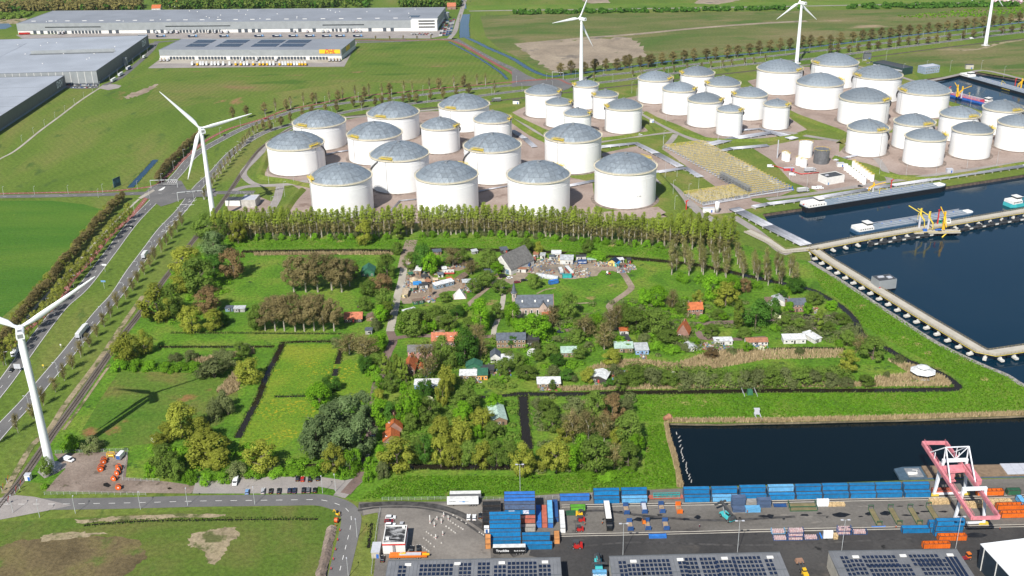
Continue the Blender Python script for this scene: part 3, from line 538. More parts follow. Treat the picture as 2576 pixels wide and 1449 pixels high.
ditch([(1129,105),(1194,140),(1256,180),(1276,200)],4.5,'blue ditch along the curving road',M_ditchb)
ditch([(328,472),(350,448),(376,420),(392,402)],6.5,'blue ditch beside the junction',M_ditchb)
ditch([(1160,-6),(1166,8),(1168,22)],9,'far blue ditch at the top edge',M_ditchb)
ditch([(212,1322),(350,1312),(560,1308),(800,1306)],1.6,'thin drain in the lower left field')
ditch(TL(1,3,(1165,920),(1150,1050),(1130,1170)),1.8,'overgrown drain beside the lower road')
l=line(TL(1,3,(765,960),(745,1040),(720,1150),(690,1280),(650,1449),(620,1600)),8);n=normals(l);mb=MB();vs=[]
for i,(p,q)in enumerate(zip(l,n)):
 for o,z in((2.3,.05),(1.1,1.0),(.0,1.5),(-1.1,.9),(-2.2,.05)):
  vs.append((p.x+q.x*(o+U(-.3,.3)),p.y+q.y*(o+U(-.3,.3)),z+U(-.12,.2)*(z>.1)))
mb.add(vs,[(i*5+j,(i+1)*5+j,(i+1)*5+j+1,i*5+j+1)for i in range(len(l)-1)for j in range(4)])
tag(ob('spoil_ridge',mb,M_soil),'ridge of dug earth beside the cable trench',kind='structure')
ribbon('cable_trench',TL(1,3,(795,975),(775,1060),(745,1200),(715,1360),(690,1560)),1.1,.1,M_oil,'open dark cable trench along the lower road')
# ================================================================== storage tanks
M_tank=pm('tank_white',(.80,.80,.79),.45,var=.02,scale=.12,dirt=(.70,.68,.63),dirt_lo=.60,dirt_scale=.25,stretch=(1,1,.12))
M_cream=pm('rim_cream',(.66,.60,.45),.6,var=.1,scale=.8)
M_yel=pm('safety_yellow',(.62,.47,.06),.6,var=.1)
M_alu=pm('dome_aluminium',(.30,.345,.38),.50,.45,var=.10,scale=.15,rand=.09,dirt=(.27,.31,.345),dirt_lo=.58,dirt_scale=.3)
M_frame=pm('dome_struts',(.12,.135,.15),.5,.3)
M_skirt=pm('tank_ringwall',(.19,.15,.125),.9,var=.25,scale=.3)
M_grey=pm('galvanised',(.33,.34,.35),.5,.4)
M_lgrey=pm('light_grey_paint',(.46,.47,.51),.45,var=.05)
M_dark=pm('dark_grey_paint',(.055,.058,.062),.6)
M_redp=pm('red_paint',(.48,.035,.03),.5)
M_bluep=pm('blue_paint',(.03,.12,.42),.5)
M_dstair=pm('stair_grey',(.11,.115,.12),.6)
def domev(k,i,n,hr):
 if k==0:return Vector((0,0,hr))
 Rs=(1+hr*hr)/(2*hr);r=k/n;a=2*pi*i/(6*k)
 return Vector((r*cos(a),r*sin(a),math.sqrt(Rs*Rs-r*r)-(Rs-hr)))
def dome_tris(n,hr):
 tr=[]
 for k in range(n):
  for j in range(k+1):
   tr.append((domev(k,j,n,hr),domev(k+1,j,n,hr),domev(k+1,j+1,n,hr)))
   if j<k:tr.append((domev(k,j,n,hr),domev(k+1,j+1,n,hr),domev(k,j+1,n,hr)))
 return tr
DM={}
def dome_meshes(n,hr):
 if(n,hr)in DM:return DM[(n,hr)]
 tr=dome_tris(n,hr);ms=[];un=MB();alls=MB()
 for t in tr:
  c=sum(t,Vector())/3;nrm=(t[1]-t[0]).cross(t[2]-t[0]).normalized()
  q=[c+(p-c)*.945+nrm*(.003+U(0,.002))for p in t]
  mb=MB().add(q,[(0,1,2)]);ms.append(mb.mesh('panel',M_alu))
 for s in range(6):
  m=Matrix.Rotation(s*pi/3,3,'Z')
  for t in tr:
   un.add([m@p for p in t],[(0,1,2)]);c=sum(t,Vector())/3;nrm=(t[1]-t[0]).cross(t[2]-t[0]).normalized();w=[U(0,.006)for _ in t]
   alls.add([m@(c+(p-c)*.945+nrm*(.004+e))for p,e in zip(t,w)],[(0,1,2)])
 DM[(n,hr)]=(ms,un.mesh('dome',M_frame),alls.mesh('panels',M_alu));return DM[(n,hr)]
def cyltank(c,Rr,h,label,group,n=6,hr=.39,plat=-55,individual=True,stair=True,cat='storage tank'):
 h+=1.0;t=thing('storage_tank',label,cat,(c[0],c[1],0),0,group);a0=atan2(-c[1],-c[0])
 ob('wall',MB().ring(0,0,[(Rr,.0),(Rr,h)],64),M_tank,t,smooth=True)
 ob('ring_wall',MB().ring(0,0,[(Rr+3.0,.08),(Rr+2.2,.35),(Rr+.02,.4)],48),M_skirt,t)
 for z in(.80,.90):ob('stiffener_ring',MB().ring(0,0,[(Rr+.01,h*z),(Rr+.14,h*z+.03),(Rr+.14,h*z+.12),(Rr+.01,h*z+.16)],48),M_tank,t)
 ob('rim',MB().ring(0,0,[(Rr+.01,h-.55),(Rr+.9,h-.35),(Rr+.9,h+.25),(Rr-.2,h+.35)],64),M_cream,t,smooth=False)
 rl=MB();m=int(Rr*1.6)
 for z in(.75,1.25):rl.ring(0,0,[(Rr+.85,h+z-.06),(Rr+.95,h+z-.06),(Rr+.95,h+z+.06),(Rr+.85,h+z+.06)],48)
 for i in range(m):x,y=(Rr+.9)*cos(2*pi*i/m),(Rr+.9)*sin(2*pi*i/m);rl.box(x,y,h+.2,.09,.09,1.05)
 ob('railing',rl,M_cream,t)
 ms,un,al=dome_meshes(n,hr)
 d=ob('dome',un,None,t,(0,0,h+.3),scale=Rr-.15);d.rotation_euler=(0,0,a0+.25)
 if individual:
  for s in range(6):
   for me in ms:
    p=ob('panel',me,None,d);p.rotation_euler=(U(-.0022,.0022),U(-.0022,.0022),s*pi/3)
 else:tag(ob('panels',al,None,d),kind='stuff')
 ob('vent',MB().cyl((0,0,h+(Rr*hr)),(0,0,h+Rr*hr+1.2),1.1,n=10).cyl((0,0,h+Rr*hr+1.2),(0,0,h+Rr*hr+1.5),1.6,n=10),M_grey,t)
 pa=a0+radians(plat);e=Vector((cos(pa),sin(pa),0));f=Vector((-sin(pa),cos(pa),0));pb=MB();b=e*(Rr-.6)+Vector((0,0,h+.6))
 L=min(5.2,Rr*.22)
 for s in(-1,1):
  for k in(-1,1):pb.bar(b+f*L*s+e*1.3*k,b+f*L*s+e*1.3*k+Vector((0,0,2.6)),.22)
  pb.bar(b+f*L+e*1.3*s+Vector((0,0,2.6)),b-f*L+e*1.3*s+Vector((0,0,2.6)),.25);pb.bar(b+f*L+e*1.3*s+Vector((0,0,1.7)),b-f*L+e*1.3*s+Vector((0,0,1.7)),.2)
  pb.bar(b+f*L*s+Vector((0,0,2.6))+e*1.3,b+f*(L+2.2)*s+e*1.3,.25)
 pb.box(b.x,b.y,b.z+1.1,2.6,2*L,.2,pa);ob('platform',pb,M_yel,t)
 lb=MB();Rs=(1+hr*hr)/(2*hr);pts=[]
 for i in range(9):r=.97-i*.11;pts.append(e*(r*Rr)+Vector((0,0,h+.9+Rr*(math.sqrt(Rs*Rs-r*r)-(Rs-hr)))))
 for s in(-.45,.45):lb.tube([p+f*s for p in pts],.11,4)
 ob('dome_ladder',lb,M_grey,t)
 dp=e*(Rr+.35);ob('downpipe',MB().cyl(dp+Vector((0,0,1)),dp+Vector((0,0,h)),.16,n=5),M_grey,t)
 if stair:
  sb=MB();st=pa+radians(-18 if plat<0 else 18);sg=-1 if plat<0 else 1;q=[]
  for i in range(15):a=st+sg*(i/14)*(h*1.25/Rr);q.append(Vector(((Rr+.75)*cos(a),(Rr+.75)*sin(a),h-1.0-(h-1.2)*i/14)))
  for a,b2 in zip(q,q[1:]):sb.bar(a,b2,1.2,.3);sb.bar(a+Vector((0,0,1)),b2+Vector((0,0,1)),.14,.14)
  ob('stair',sb,M_dstair,t)
 return t
def solve_tank(xl,xr,yr,yb):
 xc=(xl+xr)/2;Rr,h=25.0,22.0
 for _ in range(25):
  rim=G(xc,yr,h);d=rim.xy.normalized();c=rim.xy+d*Rr;n=Vector((d.y,-d.x))
  a=PR((*(c+n*Rr),h));b=PR((*(c-n*Rr),h));Rr*=(xr-xl)/abs(a[0]-b[0]);h+=(yb-PR((*(c-d*Rr),0))[1])*.2
 return c,Rr*.985,h
TK=[(672,818,382,443,42,'leftmost big white tank at the bend of the perimeter lane'),(737,872,325,380,-42,'big white tank behind the leftmost tank, nearest the road bend'),(873.5,1013.5,356,416,-50,'big white tank in the middle of the left tank cluster'),(924,1056,302,357,-30,'big white tank in the back row beside the main road'),(1103,1232,281,334,-32,'farthest big white tank of the left cluster by the road'),(1059,1157,331,388.5,60,'medium white tank between the big tanks of the left cluster'),(1191.5,1288,314,368,70,'medium white tank behind the right big tanks of the left cluster'),(931,1081,410,488.5,-28,'big white tank in the second row, streaked by a dark stair'),(1166,1312,388,466,-32,'big white tank in the second row behind the gap of the front row'),(1369,1514,363,439,-32,'big white tank behind the front row at the middle lane'),(779,938.5,470,552,-75,'front row big white tank nearest the second turbine'),(1045,1204,466,547,150,'second big white tank of the front row, behind poplar tops'),(1275,1435,466,548,140,'third big white tank of the front row, behind poplar tops'),(1494,1652,443.5,527,140,'rightmost big white tank of the front row, standing clear of the poplars')]
for i,(xl,xr,yr,yb,pl,lb)in enumerate(TK):
 c,Rr,h=solve_tank(xl,xr,yr,yb)
 t=cyltank(c,Rr,h,lb,'left cluster of storage tanks',6 if Rr>20 else 5,.39,pl,True,1 if i in(0,7,10,8,5)else 0)
 if i==13:
  a=atan2(-c.y,-c.x)+radians(27);lettering('T 104',1.5,M_dark,t,((Rr+.02)*cos(a),(Rr+.02)*sin(a),h*.36),(pi/2,0,a+pi/2))
TB=[(1320.5,1412.5,243,298,70,'medium white tank at the left end of the middle pit'),(1372,1440,268,322,70,'narrow white tank second from left in the middle pit'),(1441,1506,222.5,276,-70,'narrow white tank at the foot of the third turbine'),(1490,1555,248,301,-70,'narrow white tank just right of the third turbine'),(1418.5,1488,296,349,70,'narrow white tank at the front of the middle pit'),(1521,1616,281,337.5,-70,'medium white tank at the right front of the middle pit'),(1604,1693.5,208,262,60,'medium white tank at the back left of the second pit'),(1710,1797.5,195,247,-70,'medium white tank at the very back of the second pit'),(1665.5,1752,235,291,70,'medium white tank in the left centre of the second pit'),(1774,1863,221,276,-70,'medium white tank in the back right of the second pit'),(1729,1819,263,322,70,'medium white tank at the front left of the second pit'),(1840.5,1931,249,304,-70,'medium white tank at the right of the second pit'),(1803,1870,286,344,60,'narrow white tank at the front of the second pit'),(1920,1988,272.5,327.5,60,'narrow white tank at the right end of the second pit'),(1902.5,2020,186,240,60,'big white tank in front of the fourth turbine'),(2039,2159.5,170,224,-55,'farthest big white tank beside the main road'),(2001,2122.5,222,277.5,120,'big white tank in the left front of the far cluster'),(2143,2269.5,203,259,-55,'big white tank in front of the dark glass office'),(2108,2239,262,320,60,'big white tank at the front of the far cluster'),(2256,2390,242.5,297.5,-55,'big white tank beside the far barge basin'),(2129.5,2236,336,395.5,42,'medium white tank at the left of the harbour road cluster'),(2246,2352,321,379,42,'medium white tank behind the first pair of the harbour road cluster'),(2274,2380,359,421,110,'front medium white tank closest to the harbour road'),(2361,2466,301,358,42,'medium white tank in the back row by the red tanker'),(2391,2498,341,402,110,'front medium white tank second along the harbour road'),(2469,2576,285,342,42,'medium white tank at the upper right frame edge'),(2506,2615,322.5,382,110,'front medium white tank cut by the right frame edge')]
for i,(xl,xr,yr,yb,pl,lb)in enumerate(TB):
 c,Rr,h=solve_tank(xl,xr,yr,yb)
 cyltank(c,Rr,h,lb,'storage tanks of the rear pits',6 if Rr>20 else 5 if Rr>15 else 4,.36 if Rr>15 else .33,pl,False,1 if Rr>10 else 0)
# ================================================================== small plant tanks
def drum(x,y,Rr,h,label,mat=M_tank,top=M_cream,rail=True,conic=True):
 p=G(x,y);t=thing('process_tank',label,'tank',(p.x,p.y,0),0,'small plant tanks')
 ob('wall',MB().ring(0,0,[(Rr,0),(Rr,h)],24),mat,t,smooth=True);ob('roof',MB().ring(0,0,[(Rr+.1,h),(.05,h+Rr*(.25 if conic else .08))],24),mat,t)
 if rail:
  rb=MB();rb.ring(0,0,[(Rr+.05,h+.9),(Rr+.15,h+.9),(Rr+.15,h+1.1),(Rr+.05,h+1.1)],20)
  for i in range(10):rb.box(Rr*cos(i*.628),Rr*sin(i*.628),h,.15,.15,1.1)
  ob('railing',rb,M_yel,t)
 return t
for x,y,r_,h,lb in((2025,393,6.2,13,'white plant tank beside the dark grey tank'),(1974,402,3.0,7,'left of a pair of small white plant tanks'),(1980,405,2.6,6.5,'right of a pair of small white plant tanks'),(2010,415,3.2,6.5,'small white plant tank below the tall one'),(2021,419,3.0,6.5,'small white plant tank with a dark stair')):drum(x,y,r_,h,lb)
drum(2065,409,6.8,12,'dark grey ribbed plant tank with a white top',pm('lead_grey',(.16,.165,.175),.5,.3,var=.12,scale=.5,stretch=(1,1,.1)))
for k in range(8):
 for j in range(2):
  x,y=2130+k*6.6+j*20-3,428+k*5.0-j*7.5
  drum(x,y,1.7,5.5,'white upright vessel in the double row by the tanker',rail=(j==1),conic=False)
p=G(1955,398);tag(ob('chimney_stack',MB().cyl((p.x,p.y,0),(p.x,p.y,17),.55,.5,10),M_lgrey),'slender pale chimney at the plant','chimney')
p=G(*T(2,1,2062,690));t=thing('process_tank','upright white silo at the pipe bridge','silo',p);ob('wall',MB().cyl((0,0,1),(0,0,9),1.6,n=14),M_tank,t,smooth=True);ob('legs',MB().box(0,0,.05,2.2,2.2,1),M_grey,t)
# ================================================================== pipelines
M_pipe=pm('pipe_grey',(.36,.37,.41),.45,.2,var=.12,scale=.3,rand=.12)
def pipes(label,pts,n,gap,r,z,mat=M_pipe,rack=True,sm=False,name='pipeline'):
 l=line(pts,6,sm);nr=normals(l);o=tag(ob(name,None),label,'pipeline');
 for k in range(n):
  off=(k-(n-1)/2)*gap;ob('pipe',MB().tube([(p.x+q.x*off,p.y+q.y*off,z)for p,q in zip(l,nr)],r,6),mat,o,smooth=True)
 if rack:
  me=MB().box(0,0,.05,.5,n*gap,z-r).mesh('support',M_conc)
  for p,a in along(l,9):ob('support',me,None,o,(p.x,p.y,0),a)
 return o
pipes('broad white pipe bundle from the middle tanks to the yellow rack',[(1510,372),(1600,363),(1650,388),(1712,422)],8,1.0,.3,1.1)
pipes('broad pipe bundle right of the front row of tanks',[(1648,436),(1725,425),(1762,448)],7,1.0,.3,1.0)
pipes('pipe bundle in front of the rightmost front tank',[(1430,470),(1496,457)],6,.9,.35,1.0)
pipes('pipe bundle above the yellow rack',[(1776,368),(1850,350),(1940,336),(2000,352)],9,1.1,.45,1.2)
pipes('pipe bundle running past the plant to the rack',[(1932,368),(1840,376),(1800,385),(1895,432),(1960,466)],7,1.0,.42,1.0)
pipes('long white pipe bundle along the harbour road',[(1895,524),(1932,517),(2050,502),(2182,480),(2244,470),(2576,421),(2760,395)],6,1.0,.32,1.4)
pipes('white pipe bridge leading down to the jetty',[(1846,528),(1862,536),(1932,573),(2028,621)],10,1.0,.34,1.6)
pipes('pair of pipes in front of the front row of tanks',[(940,570),(972,545),(1006,507),(1050,503)],2,1.0,.35,.8)
pipes('pipe between the second and third front row tanks',[(1200,485),(1230,478),(1278,470)],3,.8,.3,.9)
pipes('pipe bundle in the left cluster gap',[(815,392),(850,384),(880,380)],4,.8,.3,.9)
pipes('pipes beside the middle lane',[(1288,330),(1320,350),(1345,372)],6,1.0,.42,.9)
pipes('red fire water main at the plant',[(1940,417),(1978,428),(2015,440),(2060,436)],1,1,.4,.8,M_redp)
pipes('pipes between the medium tanks of the harbour cluster',[(2100,405),(2130,398),(2222,378)],5,.8,.3,.9)
pipes('pipe runs in front of the second pit',[(1860,330),(1910,326),(1990,344)],6,.9,.35,1.0)
M_yel2=pm('faded_yellow',(.56,.45,.14),.6,var=.15)
def manifold(label,a,b,c,d,rows,h=2.6):
 A,B,Cc,D=(G(*q)for q in(a,b,c,d));t=thing('pipe_manifold',label,'pipe rack',(A.x,A.y,0));vb=MB();wp=MB();random.seed(3)
 for i in range(rows):
  f=i/(rows-1);p=A.lerp(D,f)-A;q=B.lerp(Cc,f)-A;z=Vector((0,0,h));e=(D-A).normalized()*.45;mb=MB()
  mb.bar(p+z,q+z,.3,.1)
  for s in(-1,1):
   mb.bar(p+z+e*s+Vector((0,0,1.1)),q+z+e*s+Vector((0,0,1.1)),.16);mb.bar(p+z+e*s+Vector((0,0,.55)),q+z+e*s+Vector((0,0,.55)),.1)
  m=max(3,int((q-p).length/5))
  for k in range(m+1):g=p.lerp(q,k/m);mb.bar(g,g+Vector((0,0,h+1.1)),.16)
  ob('walkway',mb,M_yel2,t)
  e2=(D-A).normalized()*1.5;[wp.bar(p+e2*g_+Vector((0,0,1)),q+e2*g_+Vector((0,0,1)),.55,.55)for g_ in(.9,1.7)]
  for k in range(int((q-p).length/2.6)):
   g=p.lerp(q,R())+e2;
   if R()<.75:vb.cyl((g.x,g.y,1.2),(g.x,g.y,2.6+R()*1.6),.3,n=5);vb.box(g.x,g.y,2.4+R(),.9,.9,.5)
 ob('pipes',wp,M_lgrey,t);tag(ob('valves',vb,M_grey,t),kind='stuff')
 return t
manifold('large yellow pipe rack full of railings and valves',(1672,373),(1770,362),(1990,478),(1885,494),32)
manifold('small yellow pipe rack in front of the large one',(1720,492),(1872,470),(1884,496),(1764,517),9)
p,q=G(1812,452),G(1884,492);t=thing('pipe_gantry','grey steel pipe gantry between the yellow racks','pipe gantry',p);mb=MB();d=q-p
for k in range(10):
 g=d*(k/9)
 for s in(-1.5,1.5):mb.bar(g+Vector((s,s,0)),g+Vector((s,s,7)),.3)
 mb.bar(g+Vector((-1.5,-1.5,7)),g+Vector((1.5,1.5,7)),.3)
for z in(4,5.5,7):
 for s in(-1.5,-.5,.5,1.5):mb.bar(Vector((s,s,z)),d+Vector((s,s,z)),.35)
ob('frame',mb,M_grey,t)
for k in range(9):
 p=G(1935+k*7.2,452+k*3.4);t=thing('pump','blue pump in the row beside the large yellow rack','pump',p,-.4,'blue pumps beside the rack');ob('pump_body',MB().cyl((-1.2,0,1.0),(1.2,0,1.0),.7,n=8).box(0,0,.05,2.4,1.2,.4),M_bluep,t);ob('motor',MB().cyl((0,0,1.6),(0,0,3.6),.45,n=8),M_bluep,t)
# ================================================================== wind turbines
M_turb=pm('turbine_white',(.80,.82,.84),.35,var=.02,scale=.1)
bl=MB();sec=[(0,.9,.9,0),(2,.85,.85,0),(5,1.5,.55,.35),(9,1.65,.42,.28),(16,1.3,.3,.18),(26,.85,.2,.08),(36,.45,.1,.02),(39.3,.22,.06,0),(40,.04,.02,0)];k=8;vs=[]
for z,ch,th_,tw in sec:
 for i in range(k):
  a=2*pi*i/k;x,y=ch*cos(a)+ch*.35*(z>3),th_*sin(a);vs.append((x*cos(tw)-y*sin(tw),x*sin(tw)+y*cos(tw),z))
bl.add(vs,[(j*k+i,j*k+(i+1)%k,(j+1)*k+(i+1)%k,(j+1)*k+i)for j in range(len(sec)-1)for i in range(k)]);ME_BL=bl.mesh('blade',M_turb,True)
def turbine(bx,by,hub,az,tips,label,rb=2.15):
 p=G(bx,by);t=thing('wind_turbine',label,'wind turbine',(p.x,p.y,0),0,'wind turbines')
 ob('tower',MB().ring(0,0,[(rb,.0),(rb*.86,hub*.4),(rb*.72,hub*.7),(1.25,hub-1.6)],28),M_turb,t,smooth=True)
 ob('foundation',MB().cyl((0,0,.02),(0,0,.35),5.5,5.2,28),M_conc,t);ob('tower_door',MB().box(0,-rb-.02,.9,1.0,.2,2.2),M_grey,t)
 n=ob('nacelle',MB().xsec([(-1.7,-1.3),(1.7,-1.3),(1.9,0),(1.7,1.5),(1.2,1.9),(-1.2,1.9),(-1.7,1.5),(-1.9,0)],-6.6,2.2),M_turb,t,(0,0,hub));n.rotation_euler=(0,0,az)
 ob('roof_hatch',MB().box(-3.8,0,1.9,2.6,1.9,.08).box(-.6,.5,1.9,.7,.5,.08).box(.4,-.5,1.9,.7,.5,.08),M_grey,n);ob('rear_grille',MB().box(-6.62,0,-.6,.08,2.4,1.9),M_grey,n);ob('wind_sensor',MB().box(-5.6,.9,1.9,.1,.1,1.1).box(-5.6,-.9,1.9,.1,.1,1.1),M_grey,n)
 e=Vector((cos(az),sin(az),0));hc=Vector((0,0,hub+.2))+e*3.6;f=Vector((-sin(az),cos(az),0));up=Vector((0,0,1));best=(1e9,0)
 for a in range(0,1200):
  th_=radians(a/10);er=0
  for tx,ty in tips:er+=min(hypot(*(Vector(PR(Vector((p.x,p.y,0))+hc+(up*cos(th_+j*2.0944)+f*sin(th_+j*2.0944))*39.5))-Vector((tx,ty))))for j in range(3))
  best=min(best,(er,th_))
 h=ob('hub',MB().ring(0,0,[(.05,1.9),(1.0,1.5),(1.5,.4),(1.55,-1.3)],14),M_turb,t,hc,smooth=True);h.rotation_euler=(0,pi/2,az)
 for j in range(3):
  a=best[1]+j*2.0944;r_=up*cos(a)+f*sin(a);o=ob('blade',ME_BL,None,t,hc+r_*1.0);y=e;x=y.cross(r_).normalized()
  o.matrix_local=Matrix.Translation(hc+r_*1.0)@Matrix((x,y,r_)).transposed().to_4x4()
 return best
turbine(127.5,1176,73.5,radians(113),[(232,667),(82,1019)],'nearest white wind turbine at the left edge, its foot in the cable yard')
turbine(538,556,73.5,radians(116),[(390,226),(655,290),(472,468)],'second white wind turbine, standing among trees by the road junction')
turbine(1462,207,73.5,radians(127),[(1372,62),(1497,125)],'third white wind turbine behind the narrow tanks',2.4)
turbine(2004,159,73.5,radians(122),[(1956,47),(2044,37)],'fourth white wind turbine, its hub cut by the top edge',2.4)
turbine(2479,114,73.5,radians(122),[(2518,12)],'fifth white wind turbine at the upper right corner',2.4)
# ================================================================== far warehouses
M_clad=pm('grey_cladding',(.30,.32,.33),.5,.2,var=.05,scale=.15)
M_clad2=pm('slate_cladding',(.125,.135,.145),.55,.1,var=.06,scale=.2)
M_roofg=pm('pale_membrane_roof',(.31,.335,.375),.6,var=.06,scale=.03,dirt=(.24,.265,.30),dirt_lo=.60,dirt_scale=.02)
M_roofd=pm('grey_membrane_roof',(.225,.24,.268),.6,var=.06,scale=.03,dirt=(.18,.195,.22),dirt_lo=.60,dirt_scale=.02)
M_wallw=pm('white_wall',(.68,.67,.64),.7,var=.05,scale=.3)
M_door=pm('dock_door_slate',(.055,.068,.085),.6,var=.15)
M_glass=pm('window_glass',(.018,.024,.030),.12,var=.3,spec=.6)
M_solar=pm('solar_cells',(.010,.018,.045),.22,var=.15,rand=.12,spec=.6)
M_solarf=pm('solar_frame',(.42,.44,.47),.4,.5)
M_dhly=pm('mail_yellow',(.75,.46,.015),.5,var=.03)
M_lred=pm('letter_red',(.55,.02,.02),.5)
M_lwhite=pm('letter_white',(.78,.79,.80),.5)
M_lblue=pm('letter_blue',(.02,.10,.40),.5)
def ysec(mb,prof,y0,y1,k=1.0):
 n=len(prof);return mb.add([(x,y0,z)for x,z in prof]+[(x,y1,z)for x,z in prof],[tuple(range(n)),tuple(range(2*n-1,n-1,-1))]+[(i,n+i,n+(i+1)%n,(i+1)%n)for i in range(n)][::1])
def depot(name,label,A,B,h,depth,wall,roof,low=None,lowh=0,cat='warehouse'):
 """A,B: feet of the wall that faces the camera; local x along it, y away from it"""
 A,B=Vector(A),Vector(B);w=(B-A).xy.length;t=thing(name,label,cat,(A.x,A.y,0),atan2(B.y-A.y,B.x-A.x))
 ob('wall',MB().box(w/2,depth/2,lowh,w,depth,h-lowh),wall,t)
 if low:ob('plinth_wall',MB().box(w/2,depth/2+.05,0,w-.3,depth-.3,lowh),low,t)
 rf=ob('roof',MB().box(w/2,depth/2,h,w-.8,depth-.8,.12),roof,t)
 ob('parapet',MB().box(w/2,.2,h,w+.06,.4,.5).box(w/2,depth-.2,h,w+.06,.4,.5).box(.2,depth/2,h,.4,depth-.82,.5).box(w-.2,depth/2,h,.4,depth-.82,.5),wall,t)
 t['w']=w;return t,w,rf
A,B=G(46,86),G(1097,78);h=hgt(46,86,60);back=G(1104,19,h);n=Vector((-(B-A).y,(B-A).x)).normalized();dep=(back-B).xy.dot(n)
t,w,rf=depot('long_warehouse','very long grey warehouse with truck docks at the top left',A,B,h,dep,M_clad,M_roofd,M_wallw,h*.30)
sx=lambda px:(G(px,84)-A).xy.dot((B-A).xy.normalized())
for k in range(14):ob('skylight',MB().box(sx(78+k*42),dep*.18,h+.12,7,1.6,.5),M_wallw,rf)
for k in range(8):ob('skylight',MB().box(sx(664+k*46),dep*.18,h+.12,7,1.6,.5),M_wallw,rf)
random.seed(2)
for k in range(26):ob('roof_vent',MB().box(U(.03,.97)*w,U(.1,.9)*dep,h+.12,1.2,1.2,.9),M_wallw,rf)
for a,b in((120,257),(417,578),(808,912)):ob('window_strip',MB().box((sx(a)+sx(b))/2,-.02,h*.60,sx(b)-sx(a),.12,h*.09),M_glass,t)
dk=[127+k*8.4 for k in range(6)]+[186+k*8.4 for k in range(9)]+[420+k*8.2 for k in range(17)]+[833,842,852,870,880]
for x in dk:ob('dock_door',MB().box(sx(x),-.35,.9,3.2,.7,3.6),M_door,t)
for x in(93,110,279,296,373,389,407,600,616,634,649,730,750,786,926,963,982):ob('roller_door',MB().box(sx(x),-.1,.05,5,.22,h*.34),M_door,t)
o=ob('office_block',MB().box(sx(1063),6,0,sx(1096)-sx(1030),14,h+.6),M_wallw,t)
for z in(.34,.64,.9):ob('window_strip',MB().box(sx(1070),-1.04,h*z-.2,(sx(1096)-sx(1030))*.62,.1,h*.13),M_glass,o)
ob('solar_array',MB().box(sx(1030),dep*.3,h+.2,16,14,.3),M_solar,rf)
p=G(1118,46);t=thing('water_tank','corrugated grey sprinkler tank beside the long warehouse','tank',p);ob('wall',MB().ring(0,0,[(8,0),(8,9)],24),M_clad,t);ob('roof',MB().ring(0,0,[(8.1,9),(.1,9.8)],24),M_roofg,t)
sheet('paving',[(40,88),(330,82),(700,80),(1096,77),(1122,72),(1146,46),(1128,88),(1080,97),(700,97),(380,98),(330,92),(60,100)],.06,M_pave,'truck yard in front of the long warehouse')
A,B=G(403,150),G(860,150.5);h=hgt(403,150,126);back=G(874,98,h);n=Vector((-(B-A).y,(B-A).x)).normalized();dep=(back-B).xy.dot(n)
t,w,rf=depot('mail_depot','grey mail depot with a yellow sign and solar roof',A,B,h,dep,M_clad,M_roofd,M_wallw,h*.42)
sx=lambda px:(G(px,150)-A).xy.dot((B-A).xy.normalized())
ob('sign_board',MB().box(sx(832),-.3,h*.66,sx(858)-sx(806),.5,h*.40),M_dhly,t);lettering('DHL',7.2,M_lred,t,(sx(832),-.6,h*.86),(pi/2,0,0),.12,.35)
ob('sign_board',MB().box(w+.2,dep*.45,h*.5,.4,20,h*.45),M_dhly,t)
for k in range(50):
 x=431+k*8.0
 if 488<x<496 or 572<x<580 or 690<x<697 or 768<x<776:continue
 if x<828:ob('dock_door',MB().box(sx(x),-.4,.9,3.0,.8,3.2),M_door,t)
for x,wd in((478,24),(560,30),(652,32),(722,30)):
 for r_ in range(2):
  mb=MB();x0,x1=sx(x-wd),sx(x+wd)
  for k in range(9):mb.box((x0+x1)/2,dep*(.30+r_*.34)+k*dep*.03,h+.13,x1-x0,dep*.022,.4)
  tag(ob('solar_array',mb,M_solar,rf),kind='stuff')
sheet('paving',[(372,172),(400,151),(640,151),(862,152),(876,140),(888,112),(896,104),(898,108),(866,168),(640,169)],.06,M_pave,'truck yard of the mail depot')
sheet('paving',[(392,160),(700,159),(850,158),(840,150),(700,149),(410,150)],.08,M_path,'pale concrete strip along the depot docks')
K=G(248,212);Q=G(376.5,118);h=hgt(248,212,179);u=(Q-K).xy;dep=u.length;v=Vector((-u.y,u.x)).normalized();A=K.xy+v*260
t,w,rf=depot('logistics_hall','dark sided logistics hall with pale roof and lettering, behind its twin',(A.x,A.y,0),(K.x,K.y,0),h,dep,M_clad2,M_roofg)
front=ob('front_cladding',MB().box(w/2,-.06,2,w,.12,h-2),M_clad,t);
for k in range(26):ob('downpipe',MB().box(w-6-k*8.6,-.2,1,.5,.2,h-1),M_wallw,front)
o=lettering('DSV',12,M_lwhite,t,(w+.05,dep*.9,h*.62),(pi/2,0,pi/2),.1,.1)
ob('light_well',MB().box(w*.74,dep*.5,h+.125,w*.42,9,.05),M_clad2,rf);ob('well_wall',MB().box(w*.74,dep*.5+4.6,h+.1,w*.42,.3,4),M_clad,rf);ob('roof_wing',MB().box(w*.2,dep*.60,h+.1,w*.4,dep*.5,.2),M_roofg,rf)
ob('base_band',MB().box(w+.06,dep/2,0,.12,dep,2.2),pm('blue_grey_band',(.16,.22,.28),.5),t)
sg=ob('entrance_tower',MB().box(w+2,dep*.47,0,4,5,h*.62),M_clad,t)
for k in range(14):ob('roof_vent',MB().box(U(.05,.95)*w,U(.1,.9)*dep,h+.12,1.2,1.2,.7),M_wallw,rf)
K=G(167.5,219);Q0=G(0,331);h=hgt(167.5,219,190.5);u=(K-Q0).xy;dep=420;d=u.normalized();v=Vector((-d.y,d.x));st=K.xy-d*dep;A=st+v*220
